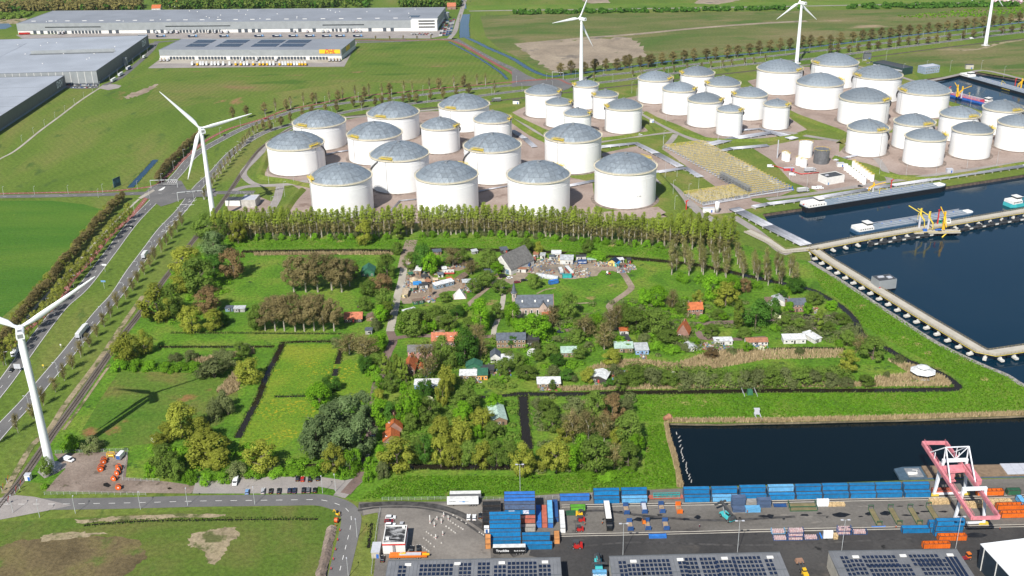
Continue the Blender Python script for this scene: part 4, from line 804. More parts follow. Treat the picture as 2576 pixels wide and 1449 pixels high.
t,w,rf=depot('logistics_hall','nearest dark sided logistics hall with pale roof at the left edge',(A.x,A.y,0),(st.x,st.y,0),h,dep,M_clad2,M_roofg)
lettering('DSV',11,M_lwhite,t,(w+.05,dep-20,h*.60),(pi/2,0,pi/2),.1,.1);ob('base_band',MB().box(w+.06,dep/2,0,.12,dep,2.0),MT['blue_grey_band'],t)
for k in range(5):ob('roof_seam',MB().box(w/2,dep-60-k*46,h+.12,w,.5,.06),M_clad2,rf)
sheet('paving',[(165,222),(170,212),(250,211),(246,222),(200,224)],.06,M_asph,'staff car park between the logistics halls')
# ================================================================== foreground sheds with solar roofs
M_shed=pm('shed_wall_beige',(.42,.39,.33),.7,var=.08)
M_ribroof=pm('ribbed_grey_roof',(.19,.195,.205),.55,.15,var=.08,scale=.2,rand=.06,dirt=(.11,.11,.115),dirt_lo=.6,dirt_scale=.3)
ME_SP=MB().box(0,0,0,1.22,1.85,.06).mesh('solar_panel',M_solar);ME_SF=MB().box(0,0,-.05,1.16,1.78,.06).mesh('frame',M_solarf)
def shed(label,a,b,h,depth,blocks,lights,wall=M_shed):
 A,B=G(*a,h),G(*b,h);d=(B-A).xy.normalized();n=Vector((d.y,-d.x));w=(B-A).xy.length
 A2=A.xy+n*depth;t=thing('solar_shed',label,'shed',(A2.x,A2.y,0),atan2(d.y,d.x),'sheds with solar panels');sl=.045
 ob('wall',MB().box(w/2,depth/2,0,w-.3,depth-.3,h-.1),wall,t)
 rf=ob('roof',MB().add([(0,depth,h),(w,depth,h),(w,0,h+sl*depth),(0,0,h+sl*depth),(0,depth,h-.25),(w,depth,h-.25),(w,0,h-.25),(0,0,h-.25)],[(3,2,1,0),(0,1,5,4),(1,2,6,5),(2,3,7,6),(3,0,4,7)]),M_ribroof,t)
 m=int(w/1.5);me=MB().add([(0,0,0),(.12,0,.1),(.24,0,0),(0,depth,-sl*depth),(.12,depth,.1-sl*depth),(.24,depth,-sl*depth)],[(0,1,4,3),(1,2,5,4),(0,2,1),(3,4,5)]).mesh('roof_seam',M_ribroof)
 for k in range(m+1):ob('roof_seam',me,None,rf,(k*(w-.24)/m,0,h+sl*depth+.003))
 ob('ridge_cap',MB().box(w/2,depth-.3,h+.0,w,.6,.18),M_clad2,rf);ob('ridge_cap',MB().box(w/2,depth*.55,h+sl*depth*.45+.02,w,.5,.1),M_clad2,rf)
 z=lambda y:h+sl*(depth-y)+.22
 for x0,x1,y0,y1 in blocks:
  x=x0
  while x<x1:
   y=y0
   while y<y1:
    yy=depth-y
    s=ob('solar_panel',ME_SP,None,rf,(x,yy,z(yy)));s.rotation_euler=(-.045,0,0);fo=s;y+=2.75
   x+=1.72
 for x,y in lights:ob('skylight',MB().box(x,depth-y,z(depth-y)-.1,2.6,1.4,.35),M_wallw,rf)
 return t
shed('low grey shed with solar roof at the bottom centre left',T(1,3,1330,1292),T(2,3,488,1262),8,26,[(5.5,8.5,5,24),(14,27,4.4,24),(30,34,4,24),(37.5,42,3.8,24),(44,49,6,24),(49.5,61,3.8,24),(62,66,6,24)],[(8.5,3.5),(28.5,3.4),(46.5,3.3),(64,3.3)])
shed('grey shed with a large solar roof at the bottom centre',T(2,3,975,1250),T(3,3,118,1208),8,26,[(4,7,4.8,24),(7.4,14,7,24),(13,25,4.2,24),(28,30,6,24),(31,35.5,3.7,24),(37,43,3.8,24),(43,50,6,24),(50,62,3.7,24),(63,66,6,24)],[(9.5,4.2),(28.5,3.8),(46.5,3.7),(65,3.7)])
shed('grey shed with solar roof at the bottom right',T(3,3,605,1198),T(3,3,1900,1178),8,26,[(4.2,6.6,5,24),(7.6,12.6,7.2,24),(13,26,4.8,10.5),(13.5,29,11,24),(32,44,4.6,10.4),(34,50,8,24),(46,50,6.4,24)],[(9.8,4.6),(29,4.3),(48,4.3)])
h=11;A,B=G(*T(3,3,2135,1130),h),G(*T(3,3,2800,1047),h);d=(B-A).xy.normalized();n=Vector((d.y,-d.x));A2=A.xy+n*34;w=60
t=thing('white_shed','shed with a bright white roof and dark blue wall in the lower right corner','shed',(A2.x,A2.y,0),atan2(d.y,d.x));ob('wall',MB().box(w/2,17,0,w-.4,33.6,h),pm('navy_cladding',(.018,.032,.048),.5),t)
rf=ob('roof',MB().box(w/2,17,h,w,34,.3),pm('white_roof',(.72,.74,.76),.5,var=.03,dirt=(.5,.42,.33),dirt_lo=.68,dirt_scale=.3,stretch=(1,.15,1)),t)
for k in range(4):ob('downpipe',MB().box(.1,4+k*9,0,.3,.3,h),M_wallw,t)
# ================================================================== vehicles (prototypes are built once and copied)
def paint(n,c,r=.3):return pm('paint_'+n,c,r,0,var=.03,spec=.5)
PA={'white':paint('white',(.74,.75,.76)),'black':paint('black',(.012,.013,.015)),'silver':paint('silver',(.38,.39,.41)),'grey':paint('grey',(.12,.125,.135)),'red':paint('red',(.38,.018,.015)),'blue':paint('blue',(.03,.10,.30)),'lightblue':paint('lightblue',(.16,.30,.52)),'navy':paint('navy',(.012,.022,.055)),'yellow':paint('yellow',(.70,.42,.02)),'orange':paint('orange',(.62,.16,.02)),'green':paint('green',(.03,.14,.05)),'teal':paint('teal',(.06,.42,.44)),'maroon':paint('maroon',(.20,.02,.03))}
M_tyre=pm('tyre_rubber',(.018,.018,.018),.85);M_rim=pm('wheel_rim',(.35,.35,.36),.4,.6);M_lampw=pm('lamp_glass',(.75,.75,.72),.2);M_lampr=pm('tail_light',(.35,.01,.01),.3)
ME_WH=MB().cyl((0,-.11,0),(0,.11,0),.33,n=12).mesh('wheel',M_tyre);ME_RM=MB().cyl((0,-.125,0),(0,.125,0),.19,n=8).mesh('rim',M_rim)
def wheels(t,xs,hw,r=.33):
 for x in xs:
  for s in(-1,1):
   wv=ob('wheel',ME_WH,None,t,(x,s*hw,r),scale=(r/.33,1.2 if r>.4 else 1,r/.33));ob('rim',ME_RM,None,wv)
def glassbox(x0,x1,xt0,xt1,w,wt,z0,z1):
 mb=MB();return mb.add([(x0,-w,z0),(x1,-w,z0),(x1,w,z0),(x0,w,z0),(xt0,-wt,z1),(xt1,-wt,z1),(xt1,wt,z1),(xt0,wt,z1)],[(3,2,1,0),(4,5,6,7),(0,1,5,4),(1,2,6,5),(2,3,7,6),(3,0,4,7)])
def proto_car(kind,loc=(0,-900,0)):
 t=thing('parked_car','x','car',loc);van=kind=='van'
 if van:L,Wd,Hh,bp,gl=5.6,1.0,2.3,[(-2.8,.45),(2.75,.45),(2.8,.8),(2.65,1.15),(1.95,1.35),(1.35,2.2),(1.1,2.3),(-2.75,2.3),(-2.8,2.2)],(1.98,1.32,1.36,2.12)
 else:
  L={'hatch':4.1,'saloon':4.6,'estate':4.6}[kind];Wd,Hh=.88,1.45;f=L/2
  bp=[(-f,.35),(f,.35),(f+.03,.6),(f-.1,.8),(f-1.0,.93),(-f+.1,.95),(-f-.02,.7)]
 b=MB();ysec(b,bp,-Wd,Wd);ob('body',b,PA['white'],t)
 if van:
  g=MB().quad((2.0,-.86,1.36),(2.0,.86,1.36),(1.42,.8,2.16),(1.42,-.8,2.16));ob('windscreen',g,M_glass,t);ob('side_window',MB().box(1.2,0,1.4,1.0,2.03,.6),M_glass,t)
 else:
  r0=-f+.25 if kind!='saloon' else-f+.75;rt=r0+(.25 if kind!='saloon' else .55);gx=f-1.15
  ob('windows',glassbox(r0,gx,rt,gx-.75,Wd-.04,Wd-.2,.93,1.41),M_glass,t);ob('roof',glassbox(rt-.02,gx-.72,rt+.05,gx-.8,Wd-.19,Wd-.24,1.40,1.47),PA['white'],t)
 wheels(t,(-L*.3,L*.31),Wd-.06)
 for s in(-.6,.6):ob('headlight',MB().box(L/2,s,.68,.12,.35,.16),M_lampw,t);ob('tail_light',MB().box(-L/2,s*1.1,.72,.12,.26,.18),M_lampr,t)
 ob('number_plate',MB().box(-L/2-.04,0,.55,.04,.5,.12),PA['yellow'],t)
 return t
PC={k:proto_car(k,(-3000,-2000-i*9,0))for i,k in enumerate(('hatch','saloon','estate','van'))}
def car(x,y,head,col,label,kind='hatch',group=None,z=.1):
 p=G(x,y);o=dup(PC[kind],(p.x,p.y,z),head,label,group,remat={'paint_white':PA[col]});o['category']='van' if kind=='van' else 'car'
 if kind=='van':o.name='delivery_van'
 return o
def heading(a,b):p,q=G(*a),G(*b);return atan2(q.y-p.y,q.x-p.x)
fb=MB();ysec(fb,[(-2.1,.3),(2.1,.3),(2.1,.75),(1.1,.92),(-2.1,.95)],-.88,.88);fb.cur=1;gb=glassbox(-1.9,.95,-1.5,.3,.84,.7,.92,1.42);fb.add(gb.v,gb.f);FARCAR=fb.mesh('far_car',[PA['white'],M_glass])
def farcar(p,rz,col,label,group):return tag(ob('parked_car',FARCAR,PA[col],None,(p.x,p.y,.08),rz),label,'car',group)
up=heading((700,1238),(704,1210));PK='cars in the pale parking lot'
for x,y,c,k,lb in((622,1240,'lightblue','hatch','light blue hatchback standing alone near the white van'),(662,1238,'silver','estate','silver estate car at the left end of the lower row'),(681.5,1238,'black','hatch','black hatchback second from left in the lower row'),(702,1238,'black','estate','long black estate car third from left in the lower row'),(728.5,1237,'navy','hatch','dark navy hatchback left of a dark blue one'),(741,1237,'navy','saloon','dark blue saloon in the middle of the lower row'),(764,1236,'black','saloon','black saloon third from right in the lower row'),(776,1236,'grey','estate','dark grey estate second from right in the lower row'),(792,1236,'black','hatch','black car at the right end of the lower row'),(749,1207,'black','hatch','black car left of the red car in the upper row'),(761.5,1208,'red','hatch','only red car in the pale parking lot'),(780,1208,'black','saloon','black saloon right of the red car in the upper row'),(800,1206,'black','hatch','black car at the right end of the upper row')):
 car(x,y,up if k!='estate' else up,c,lb,k,PK)
car(593,1216,heading((598,1198),(590,1220)),'white','white van parked at the left of the pale parking lot','van',PK)
car(174,1160,heading((160,1155),(188,1163)),'white','white panel van at the foot of the nearest turbine','van')
car(927,1146,heading((925,1150),(930,1132)),'silver','silver car driving up the brick village road','hatch')
car(937,1104,heading((935,1106),(938,1090)),'blue','dark blue car in the tree shade on the village road','hatch')
car(29,934,heading((40,925),(20,950)),'black','black car on the left carriageway below the nearest turbine','hatch')
car(331,573,heading((340,562),(322,584)),'black','black car on the left carriageway beside the roadside trees','saloon')
car(565,341,heading((555,350),(580,335)),'black','dark car on the carriageway beyond the second turbine','hatch')
car(326,541,heading((335,528),(318,556)),'orange','orange and white car on the red cycle path','hatch')
car(*T(2,0,930,755),heading(T(2,0,900,757),T(2,0,950,750)),'silver','pale car on the road below the third turbine','hatch')
car(*T(3,0,2045,392),heading(T(3,0,2000,392),T(3,0,2100,385)),'white','white van on the far main road','van')
car(*T(3,0,2335,298),heading(T(3,0,2300,300),T(3,0,2400,290)),'maroon','dark car near the fifth turbine','hatch')
car(*T(1,0,1500,972),heading(T(1,0,1450,980),T(1,0,1550,968)),'black','dark car among the brown trees on the upper road','hatch')
car(*T(1,0,1100,1018),heading(T(1,0,1050,1022),T(1,0,1150,1010)),'navy','dark blue car behind the big tanks on the upper road','hatch')
car(*T(1,0,100,1200),heading(T(1,0,50,1215),T(1,0,150,1190)),'red','red car under the brown trees at the road bend','hatch')
car(*T(2,0,1290,1362),heading(T(2,0,1250,1368),T(2,0,1350,1355)),'white','white pickup on the lane in front of the middle tanks','hatch')
for x,y,c,k,lb in((1938,421,'white','van','white van at the plant near the red pipe'),(1993,442,'white','van','white van at the plant beside the grass strip'),(2063,475,'white','van','white van in front of the blue crane truck'),(2164,470,'black','hatch','dark car on the harbour road above the tanker'),(2104,395,'silver','estate','pale pickup on the lane left of the right tanks'),(2050,476,'white','van','white vehicle next to the blue crane truck')):
 car(x,y,radians(-10),c,lb,k)
for k in range(9):p=G(2175+k*9,152+k*2.6+(k%2)*5);farcar(p,U(-.3,.3),random.choice(['white','grey','silver','navy']),'small car in the office car park behind the far tanks','cars at the dark glass office')
random.seed(8);cl=['white','silver','grey','black','navy','red','blue','white']
for k in range(24):p=G(172+k*3.2,214.5);farcar(p,heading((200,216),(202,210)),random.choice(cl),'car in the back row between the logistics halls','staff cars between the halls')
for k in range(18):p=G(182+k*3.3,220.5);farcar(p,heading((200,222),(202,216)),random.choice(cl),'car in the front row between the logistics halls','staff cars between the halls')
for k in range(64):
 row=k//16;i=k%16;p=G(1108+row*8+i*.7*(1 if row else 1),90-i*2.6-(0 if row<3 else 3));farcar(p,0.1,random.choice(cl),'car in the staff car park right of the long warehouse','staff cars right of the long warehouse')
for k in range(16):p=G(1036+k*3.4,85+(k%2)*3);farcar(p,1.4,random.choice(cl),'car in front of the white warehouse office','cars at the warehouse office')
M_chas=pm('chassis_black',(.03,.03,.032),.7)
def trailer(label,loc,rz,L=13.6,col='white',tarp=None,wheelsat=None,group=None,txt=None,name='semi_trailer',cat='trailer',z=0.0):
 t=thing(name,label,cat,(loc[0],loc[1],z),rz,group);b=ob('box_body',MB().box(0,0,1.15,L,2.5,2.75),tarp or PA[col],t);ob('roof',MB().box(0,0,3.9,L-.1,2.4,.06),pm('trailer_roof',(.60,.60,.58),.6,var=.1),t);ob('chassis',MB().box(0,0,.75,L*.94,1.2,.38).box(L*.3,0,0,.3,1.8,.8),M_chas,t)
 wheels(t,(-L/2+1.3,-L/2+2.6,-L/2+3.9),1.1,.5);ob('rear_door',MB().box(-L/2-.03,.62,1.25,.06,1.18,2.5),M_lgrey,t);ob('rear_door',MB().box(-L/2-.03,-.62,1.25,.06,1.18,2.5),M_lgrey,t)
 return t
def cab(t,x,col):
 c=MB();ysec(c,[(x,.7),(x+2.2,.7),(x+2.25,1.6),(x+2.05,2.9),(x+1.6,3.4),(x,3.5)],-1.22,1.22);o=ob('cab',c,PA[col],t);ob('windscreen',MB().quad((x+2.29,-1.05,1.75),(x+2.29,1.05,1.75),(x+2.1,1.0,2.8),(x+2.1,-1.0,2.8)),M_glass,o);ob('side_window',MB().box(x+1.5,0,1.8,.9,2.47,.8),M_glass,o)
 ob('tractor_frame',MB().box(x-1.4,0,.7,4.4,1.0,.35),M_chas,t);wheels(t,(x+1.5,x-1.6),1.1,.5)
P_TR=trailer('x',(-3000,-2100),0);P_TK=trailer('x',(-3000,-2110),0,name='lorry',cat='lorry');cab(P_TK,7.5,'white');P_BX=trailer('x',(-3000,-2120),0,7.5,name='box_lorry',cat='lorry');cab(P_BX,4.1,'white')
def lorry(x,y,rz,col,label,P=None,cabc='white',group=None,world=False):
 p=G(x,y);P=P or P_TK;return dup(P,(p.x,p.y,.1),rz,label,group,remat={'paint_white':PA[col]})
lorry(206,842,heading((195,856),(230,812)),'white','white articulated lorry on the right carriageway')
lorry(364,648,heading((350,666),(385,615)),'white','white lorry on the right carriageway further up the road',P_BX)
lorry(43,888,heading((52,876),(34,900)),'white','white box lorry on the left carriageway at the left edge',P_BX)
for x,y,c,P,lb in((286,205,'white',P_TR,'white trailer lorry nearest the turning head'),(304,191,'white',P_TR,'white lorry second from the turning head'),(324,175,'blue',P_TR,'white lorry with blue roof along the dark hall'),(363,147,'white',P_BX,'white lorry beside the mail depot fence')):
 lorry(x,y,heading((262,215),(340,165)),c,lb,P)
for x,y,lb in((1625,255,'x'),):pass
dn=heading((600,170),(600.6,150));random.seed(4)
for k,x in enumerate((484,497,505,511,520,533,541,550,562,578,593,606,614,622,637,653,662,672,679,688,703,711,718,725,732,740,747,753,760,768)):
 p=G(x,164);dup(P_TR,(p.x,p.y,.1),dn+pi,'trailer parked in the front row of the mail depot yard','trailers parked at the mail depot',(.95,1,1),{'paint_white':PA[random.choice(['white','white','yellow','white','yellow'])]})
for x,c in((405,'yellow'),(413,'yellow'),(422,'white'),(610,'white'),(646,'white'),(694,'white'),(828,'yellow'),(837,'silver'),(845,'yellow'),(853,'yellow')):
 p=G(x,153.5);dup(P_TR,(p.x,p.y,.1),dn,'trailer docked at the mail depot wall','trailers docked at the mail depot',(.9,1,1),{'paint_white':PA[c]})
for k,x in enumerate((360,405,485,564,652,697,738,780,822,856,900)):
 p=G(x,93.5+(k<4)*.5);o=dup(P_TR,(p.x,p.y,.1),.03,'black and blue trailer in the row along the warehouse fence','black trailers along the warehouse fence',None,{'paint_white':PA['navy']});ob('side_panel',MB().box(5.4,-1.27,1.3,2.6,.05,2.4),PA['lightblue'],o);ob('side_print',MB().box(0,-1.27,2.2,6,.05,.7),M_lwhite,o)
for x,c in((150,'black'),(159,'maroon'),(393,'white'),(421,'grey'),(431,'grey'),(446,'red'),(488,'white'),(524,'yellow'),(541,'grey'),(557,'maroon'),(572,'silver'),(740,'silver'),(772,'red'),(812,'green'),(824,'grey'),(870,'white'),(888,'white'),(897,'red'),(906,'white')):
 p=G(x,84.5-x*.006+2);dup(P_TR,(p.x,p.y,.1),dn,'lorry docked at the long warehouse','lorries docked at the long warehouse',(.9,1,1),{'paint_white':PA[c]})
lorry(60,88,0.05,'red','red lorry at the left end of the long warehouse')
lorry(*T(1,0,2430,1022),heading(T(1,0,2470,1022),T(1,0,2390,1025)),'grey','white cab flatbed lorry on the road behind the tanks',P_BX)
lorry(2016,484,heading((2000,486),(2040,482)),'silver','tank lorry on the harbour road by the yellow rack',P_BX);lorry(2034,433,.1,'silver','white and red tank lorry beside the plant office',P_BX)
# ================================================================== container yard
AX=heading(T(2,3,820,722),T(3,3,1640,662));AN=AX+pi/2;EX=Vector((cos(AX),sin(AX),0));EN=Vector((-sin(AX),cos(AX),0))
def cpaint(n,c,dirt=(.10,.055,.03),lo=.60,st=(.5,2.2,1)):return pm('container_'+n,c,.55,var=.10,scale=.5,rand=.10,dirt=dirt,dirt_lo=lo,dirt_scale=.9,stretch=st)
CP={'blue':cpaint('blue',(.008,.155,.36)),'royal':cpaint('royal',(.03,.16,.50)),'pale':cpaint('pale',(.12,.36,.60)),'dark':cpaint('dark',(.022,.075,.22)),'slate':cpaint('slate',(.075,.115,.20)),'rust':cpaint('rust',(.42,.115,.075)),'grey':cpaint('grey',(.30,.29,.27)),'orange':cpaint('orange',(.62,.125,.012),(.22,.06,.02),.62),'black':cpaint('black',(.018,.019,.02),(.05,.05,.05)),'white':cpaint('white',(.66,.67,.66),(.35,.31,.26),.66),'tan':cpaint('tan',(.55,.24,.08)),'green':cpaint('green',(.10,.34,.03)),'dgreen':cpaint('dgreen',(.025,.10,.05)),'teal':cpaint('teal',(.03,.34,.33)),'mud':cpaint('mud',(.19,.16,.08))}
M_cframe=pm('container_frame',(.055,.045,.040),.7,var=.3)
def proto_cont(L,open_top=False,loc=(-3000,-2300,0)):
 Wd,Hh=2.44,2.6;t=thing('shipping_container','x','container',loc);n=int(L/.55)
 for s in(-1,1):
  mb=MB();vs=[]
  for i in range(n+1):
   x=-L/2+.12+(L-.24)*i/n;y=s*(Wd/2-(.02 if i%2 else .1));vs+=[(x,y,.15),(x,y,Hh-.1)]
  mb.add(vs,[(2*i,2*i+2,2*i+3,2*i+1)if s<0 else(2*i+1,2*i+3,2*i+2,2*i)for i in range(n)]);ob('side_wall',mb,CP['blue'],t)
 if open_top:
  mb=MB().box(0,0,.2,L-.2,Wd-.2,.5)
  ob('cargo',mb,pm('rusty_load',(.17,.10,.06),.9,var=.3),t)
  for k in range(6):ob('roof_bow',MB().box(-L/2+(k+.5)*L/6,0,Hh-.2,.15,Wd-.1,.15),CP['blue'],t)
 else:
  mb=MB();vs=[]
  for i in range(n+1):x=-L/2+.12+(L-.24)*i/n;z=Hh-(.05 if i%2 else .0);vs+=[(x,-Wd/2+.05,z),(x,Wd/2-.05,z)]
  mb.add(vs,[(2*i,2*i+2,2*i+3,2*i+1)for i in range(n)]);ob('roof',mb,CP['blue'],t)
 for s in(-1,1):d=ob('door',MB().box(L/2-.04,s*.6,.2,.06,1.15,2.25),CP['blue'],t);ob('locking_bar',MB().box(L/2+.01,s*.35,.2,.04,.05,2.25).box(L/2+.01,s*.8,.2,.04,.05,2.25),M_grey,d)
 ob('end_wall',MB().box(-L/2+.04,0,.15,.08,Wd-.2,2.35),CP['blue'],t)
 fr=MB()
 for a in(-1,1):
  for b in(-1,1):fr.box(a*(L/2-.12),b*(Wd/2-.06),0,.28,.16,Hh+.01)
  for z in(.0,Hh-.14):fr.box(0,a*(Wd/2-.06),z,L-.5,.14,.17);fr.box(a*(L/2-.07),0,z,.14,Wd-.3,.15)
 ob('frame',fr,M_cframe,t);return t
PCN={40:proto_cont(12.19),45:proto_cont(13.7,loc=(-3000,-2310,0)),20:proto_cont(6.06,loc=(-3000,-2320,0)),'o':proto_cont(12.19,True,(-3000,-2330,0))}
def cont(p,L,col,label,lev=0,n=False,group=None,sc=None,z=None):
 return dup(PCN[L],(p.x,p.y,.1+(lev*2.62 if z is None else z)),AN if n else AX,label,group,sc,{'container_blue':CP[col]})
BAY=[(2,820,1085,722),(2,1100,1367,719),(2,1728,1998,708),(2,2005,2275,703),(2,2298,2565,695),(3,0,270,685),(3,275,548,682),(3,550,822,676),(3,822,1090,670),(3,1090,1360,664),(3,1365,1640,661)]
for i,(c,a,b,y)in enumerate(BAY):
 m=G(*T(c,3,(a+b)/2,y));q=m+EN*(1.22+U(-.25,.25))+EX*U(-.2,.2);w=ordw(i+1);g='blue containers along the quay'
 cont(q,40,'pale' if i in(1,3)else 'blue',f'blue container in the front row, {w} bay from the left of the quay',0,group=g,sc=(.97,1,1))
 for lv in(0,1):cont(q+EN*2.62,40,'pale' if(i==5 and lv)else 'blue',f'{"upper" if lv else "lower"} blue container in the back row, {w} bay from the left of the quay',lv,group=g,sc=(.97,1,1))
m=G(*T(2,3,632,698))+EN*1.22;cont(m,45,'royal','single bright blue container lying alone by the fence',group='loose containers')
base4=G(*T(2,3,82,1010))+EN*1.22+EX*0
rows=[('grey',1,0),('rust',2,0),('slate',4,0),('royal',4,.4),('royal',4,.4),('royal',4,.4)]
for r_,(c,hN,dz)in enumerate(rows):
 for lv in range(hN):
  col='blue' if c=='slate' and lv==2 else c;o=cont(base4+EN*(2.6*r_+.35*(r_>1)),45,col,f'{("weathered grey", "red brown", "slate blue", "bright blue", "bright blue", "bright blue")[r_]} container at level {("one", "two", "three", "four")[lv]}, row {("one", "two", "three", "four", "five", "six")[r_]} of the tall stack',lv,group='tall container stack')
  if c=='slate' and lv==2:
   ob('logo_plate',MB().box(2.7,-1.24,.5,2.6,.06,1.6),M_lwhite,o);lettering('CWT',1.2,M_lblue,o,(2.7,-1.29,1.3),(pi/2,0,0),.02,.2);ob('logo_plate',MB().box(-3.6,-1.24,.5,2.6,.06,1.6),M_lwhite,o)
   d1=ob('logo_disc',MB().cyl((-4.1,-1.28,1.3),(-4.1,-1.31,1.3),.6,n=14),pm('logo_lime',(.55,.6,.03),.5),o);ob('logo_disc',MB().cyl((-3.2,-1.32,1.2),(-3.2,-1.34,1.2),.42,n=12),PA['orange'],o)
base5=G(*T(2,3,-68,1146))+EN*1.22
for r_ in range(4):
 for lv in range(r_+1):cont(base5+EN*2.55*r_,45,'blue',f'blue container at level {("one", "two", "three", "four")[lv]}, step {("one", "two", "three", "four")[r_]} of the stepped blue stack',lv,group='stepped blue stack')
q=G(*T(2,3,264,1187))+EN*1.22;cont(q,40,'blue','blue container in front of the stepped stack, near the red forklift',group='loose containers')
for lv in(0,1):cont(q+EN*2.9-EX*.8,40,'blue',f'{("lower", "upper")[lv]} blue container of the pair beside the stepped stack',lv,group='loose containers')
for x,y,c,lv,lb in((272,962,'royal',0,'blue container lying end on beside the tall stack'),(330,962,'rust',0,'salmon red container lying end on'),(388,964,'royal',0,'lower blue container of the end on pair'),(388,964,'pale',1,'upper sky blue container with black streaks, end on'),(443,905,'dark',0,'dark blue container end on behind the white office container'),(512,1015,'white',0,'white office container with a blue base end on')):
 cont(G(*T(2,3,x,y))+EN*6.5,45,c,lb,lv,True,'containers lying end on')
cont(G(*T(2,3,453,1132))+EN*3.2,20,'tan','orange brown container with an open front end',0,True,'containers lying end on')
for k in range(2):cont(G(*T(1,3,2336,1180-k*4))+EN*(1.6+k*0),20,'tan',f'{("lower", "upper")[k]} orange container beside the stepped blue stack',k*.98,True,'containers lying end on',(.55,1,1))
for k in range(4):o=cont(G(*T(1,3,2372,962-k*56))+EN*1.3,20,'black',f'black office unit, {ordw(k + 1)} from the white cabin',0,False,'black office units',(1.35,1.3,1.2))
o=cont(G(*T(1,3,2336,1022))+EN*1.2,20,'white','white cabin with a blue door at the end of the black units',0,False,'black office units',(.6,1,1));ob('door_leaf',MB().box(-1,-1.27,.1,1.5,.06,2.0),PA['blue'],o)
cont(G(*T(2,3,880,1478)),20,'pale','pale blue container held by the turquoise reach stacker',0,False,'loose containers',None,1.2)
lettering('NileDutch',1.35,M_lwhite,[o for o in COL.objects if o.get('label')=='pale blue container held by the turquoise reach stacker'][0],(0,-1.27,1.5),(pi/2,0,0),.03)
q=G(*T(3,3,1492,1023))+EN*1.22;cont(q,40,'blue','single blue container in the middle of the yard',0,group='loose containers')
q=G(*T(3,3,1815,1052))+EN*1.22
for lv in range(3):cont(q+EX*(.0 if lv<2 else .3),40,'blue',f'{("bottom", "middle", "top")[lv]} blue container of the three high stack by the crane',lv,group='three high stack');
for lv in range(2):cont(q+EN*2.6-EX*1.6,40,'blue',f'{("lower", "upper")[lv]} blue container hidden behind the three high stack',lv,group='three high stack')
for x,y,lb in((2238,645,'orange open container on the quay right of the crane'),(2442,787,'far orange open container of the pair by the crane'),(2485,868,'near orange open container of the pair by the crane'),(1858,1100,'orange open container in front of the three high stack')):
 cont(G(*T(3,3,x,y))+EN*1.22,'o','orange',lb,0,group='orange open containers')
cont(G(*T(3,3,1765,640))+EN*1.5,'o','rust','rust red open container between the crane legs',0,group='orange open containers',sc=(.8,1,1))
o=cont(G(*T(3,3,1698,1178))+EN*1.2,'o','orange','orange open container half hidden behind the shed roof',0,group='orange open containers',sc=(.95,1,1))
cont(G(*T(3,3,2475,640))+EN*1.3,20,'dgreen','dark green container at the right edge of the quay',0,group='loose containers');cont(G(*T(3,3,2570,760))+EN*3,20,'pale','pale blue container at the right frame edge',0,True,'loose containers')
o=cont(G(*T(2,3,664,797))+EN*1.2,20,'green','lime green open skip of rusty scrap',0,group='scrap skips',sc=(1.15,1,.8));o=cont(G(*T(2,3,592,842))+EN*1.0,20,'dgreen','dark green low skip of scrap',0,group='scrap skips',sc=(.75,.9,.5))
M_wood=pm('rack_timber',(.30,.22,.14),.85,var=.2)
def rack(x,y,L,col,label,n=True,lev=0,load=None,group='flat racks',frm=False):
 p=G(*T(*x,*y))+(EN*L/2 if n else EN*1.2);t=thing('flat_rack',label,'flat rack',(p.x,p.y,.1+lev),AN if n else AX,group)
 ob('deck',MB().box(0,0,.15,L-.4,2.3,.3),M_wood if col!='mud' else CP['mud'],t);ob('base_frame',MB().box(0,-1.18,.0,L,.12,.45).box(0,1.18,.0,L,.12,.45),CP[col]if col!='mud' else CP['dgreen'],t)
 for s in(-1,1):
  e=MB()
  if frm:e.box(s*(L/2-.1),-1.1,.4,.2,.2,1.9).box(s*(L/2-.1),1.1,.4,.2,.2,1.9).box(s*(L/2-.1),0,2.1,.2,2.4,.3)
  else:e.box(s*(L/2-.15),0,.4,.3,2.4,2.0)
  ob('end_frame',e,CP[col]if col!='mud' else CP['dgreen'],t)
 if load:ob('load',MB().box(0,0,.45,L-1.2,1.9,1.6),load,t)
for x,y,c,ld,lb in((1157,838,'dark',None,'dark blue flat rack at the left of the back row'),(1337,830,'dark',M_lgrey,'dark blue flat rack carrying a pale load'),(1516,825,'dark',None,'dark blue flat rack right of the loaded one'),(1690,830,'orange',None,'only orange flat rack in the yard'),(1195,1003,'dark',None,'dark blue flat rack at the left of the front row'),(1372,997,'dark',None,'dark blue flat rack in the middle of the front row'),(1557,997,'dark',None,'dark blue flat rack at the right of the front row')):rack((2,3),(x,y),6.4,c,lb,load=ld)
for x,y,c,lb in((1120,945,'mud','green and brown flat rack at the left of the long four'),(1322,938,'mud','green and brown flat rack second of the long four'),(1525,935,'mud','green and brown flat rack third of the long four'),(1715,915,'mud','green and brown flat rack nearest the crane')):rack((3,3),(x,y),12.2,c,lb,frm=True)
for k in range(2):rack((3,3),(358-k*12,800-k*42),12.2,'mud',('near','far')[k]+' green flat rack lying along the quay',False,frm=True)
def rackpile(c,x,y,w,d,lay,col,label,dz=.31):
 p=G(*T(c,3,x,y))+EN*d/2;t=thing('rack_pile',label,'rack pile',(p.x,p.y,.1),AX,'piles of folded racks')
 me=MB().box(0,0,.06,w,d,.14).box(-w/2+.2,0,.0,.4,d,.38).box(w/2-.2,0,.0,.4,d,.38).mesh('folded_rack',CP[col])
 for k in range(lay):ob('folded_rack',me,None,t,(U(-.06,.06),U(-.06,.06),k*dz))
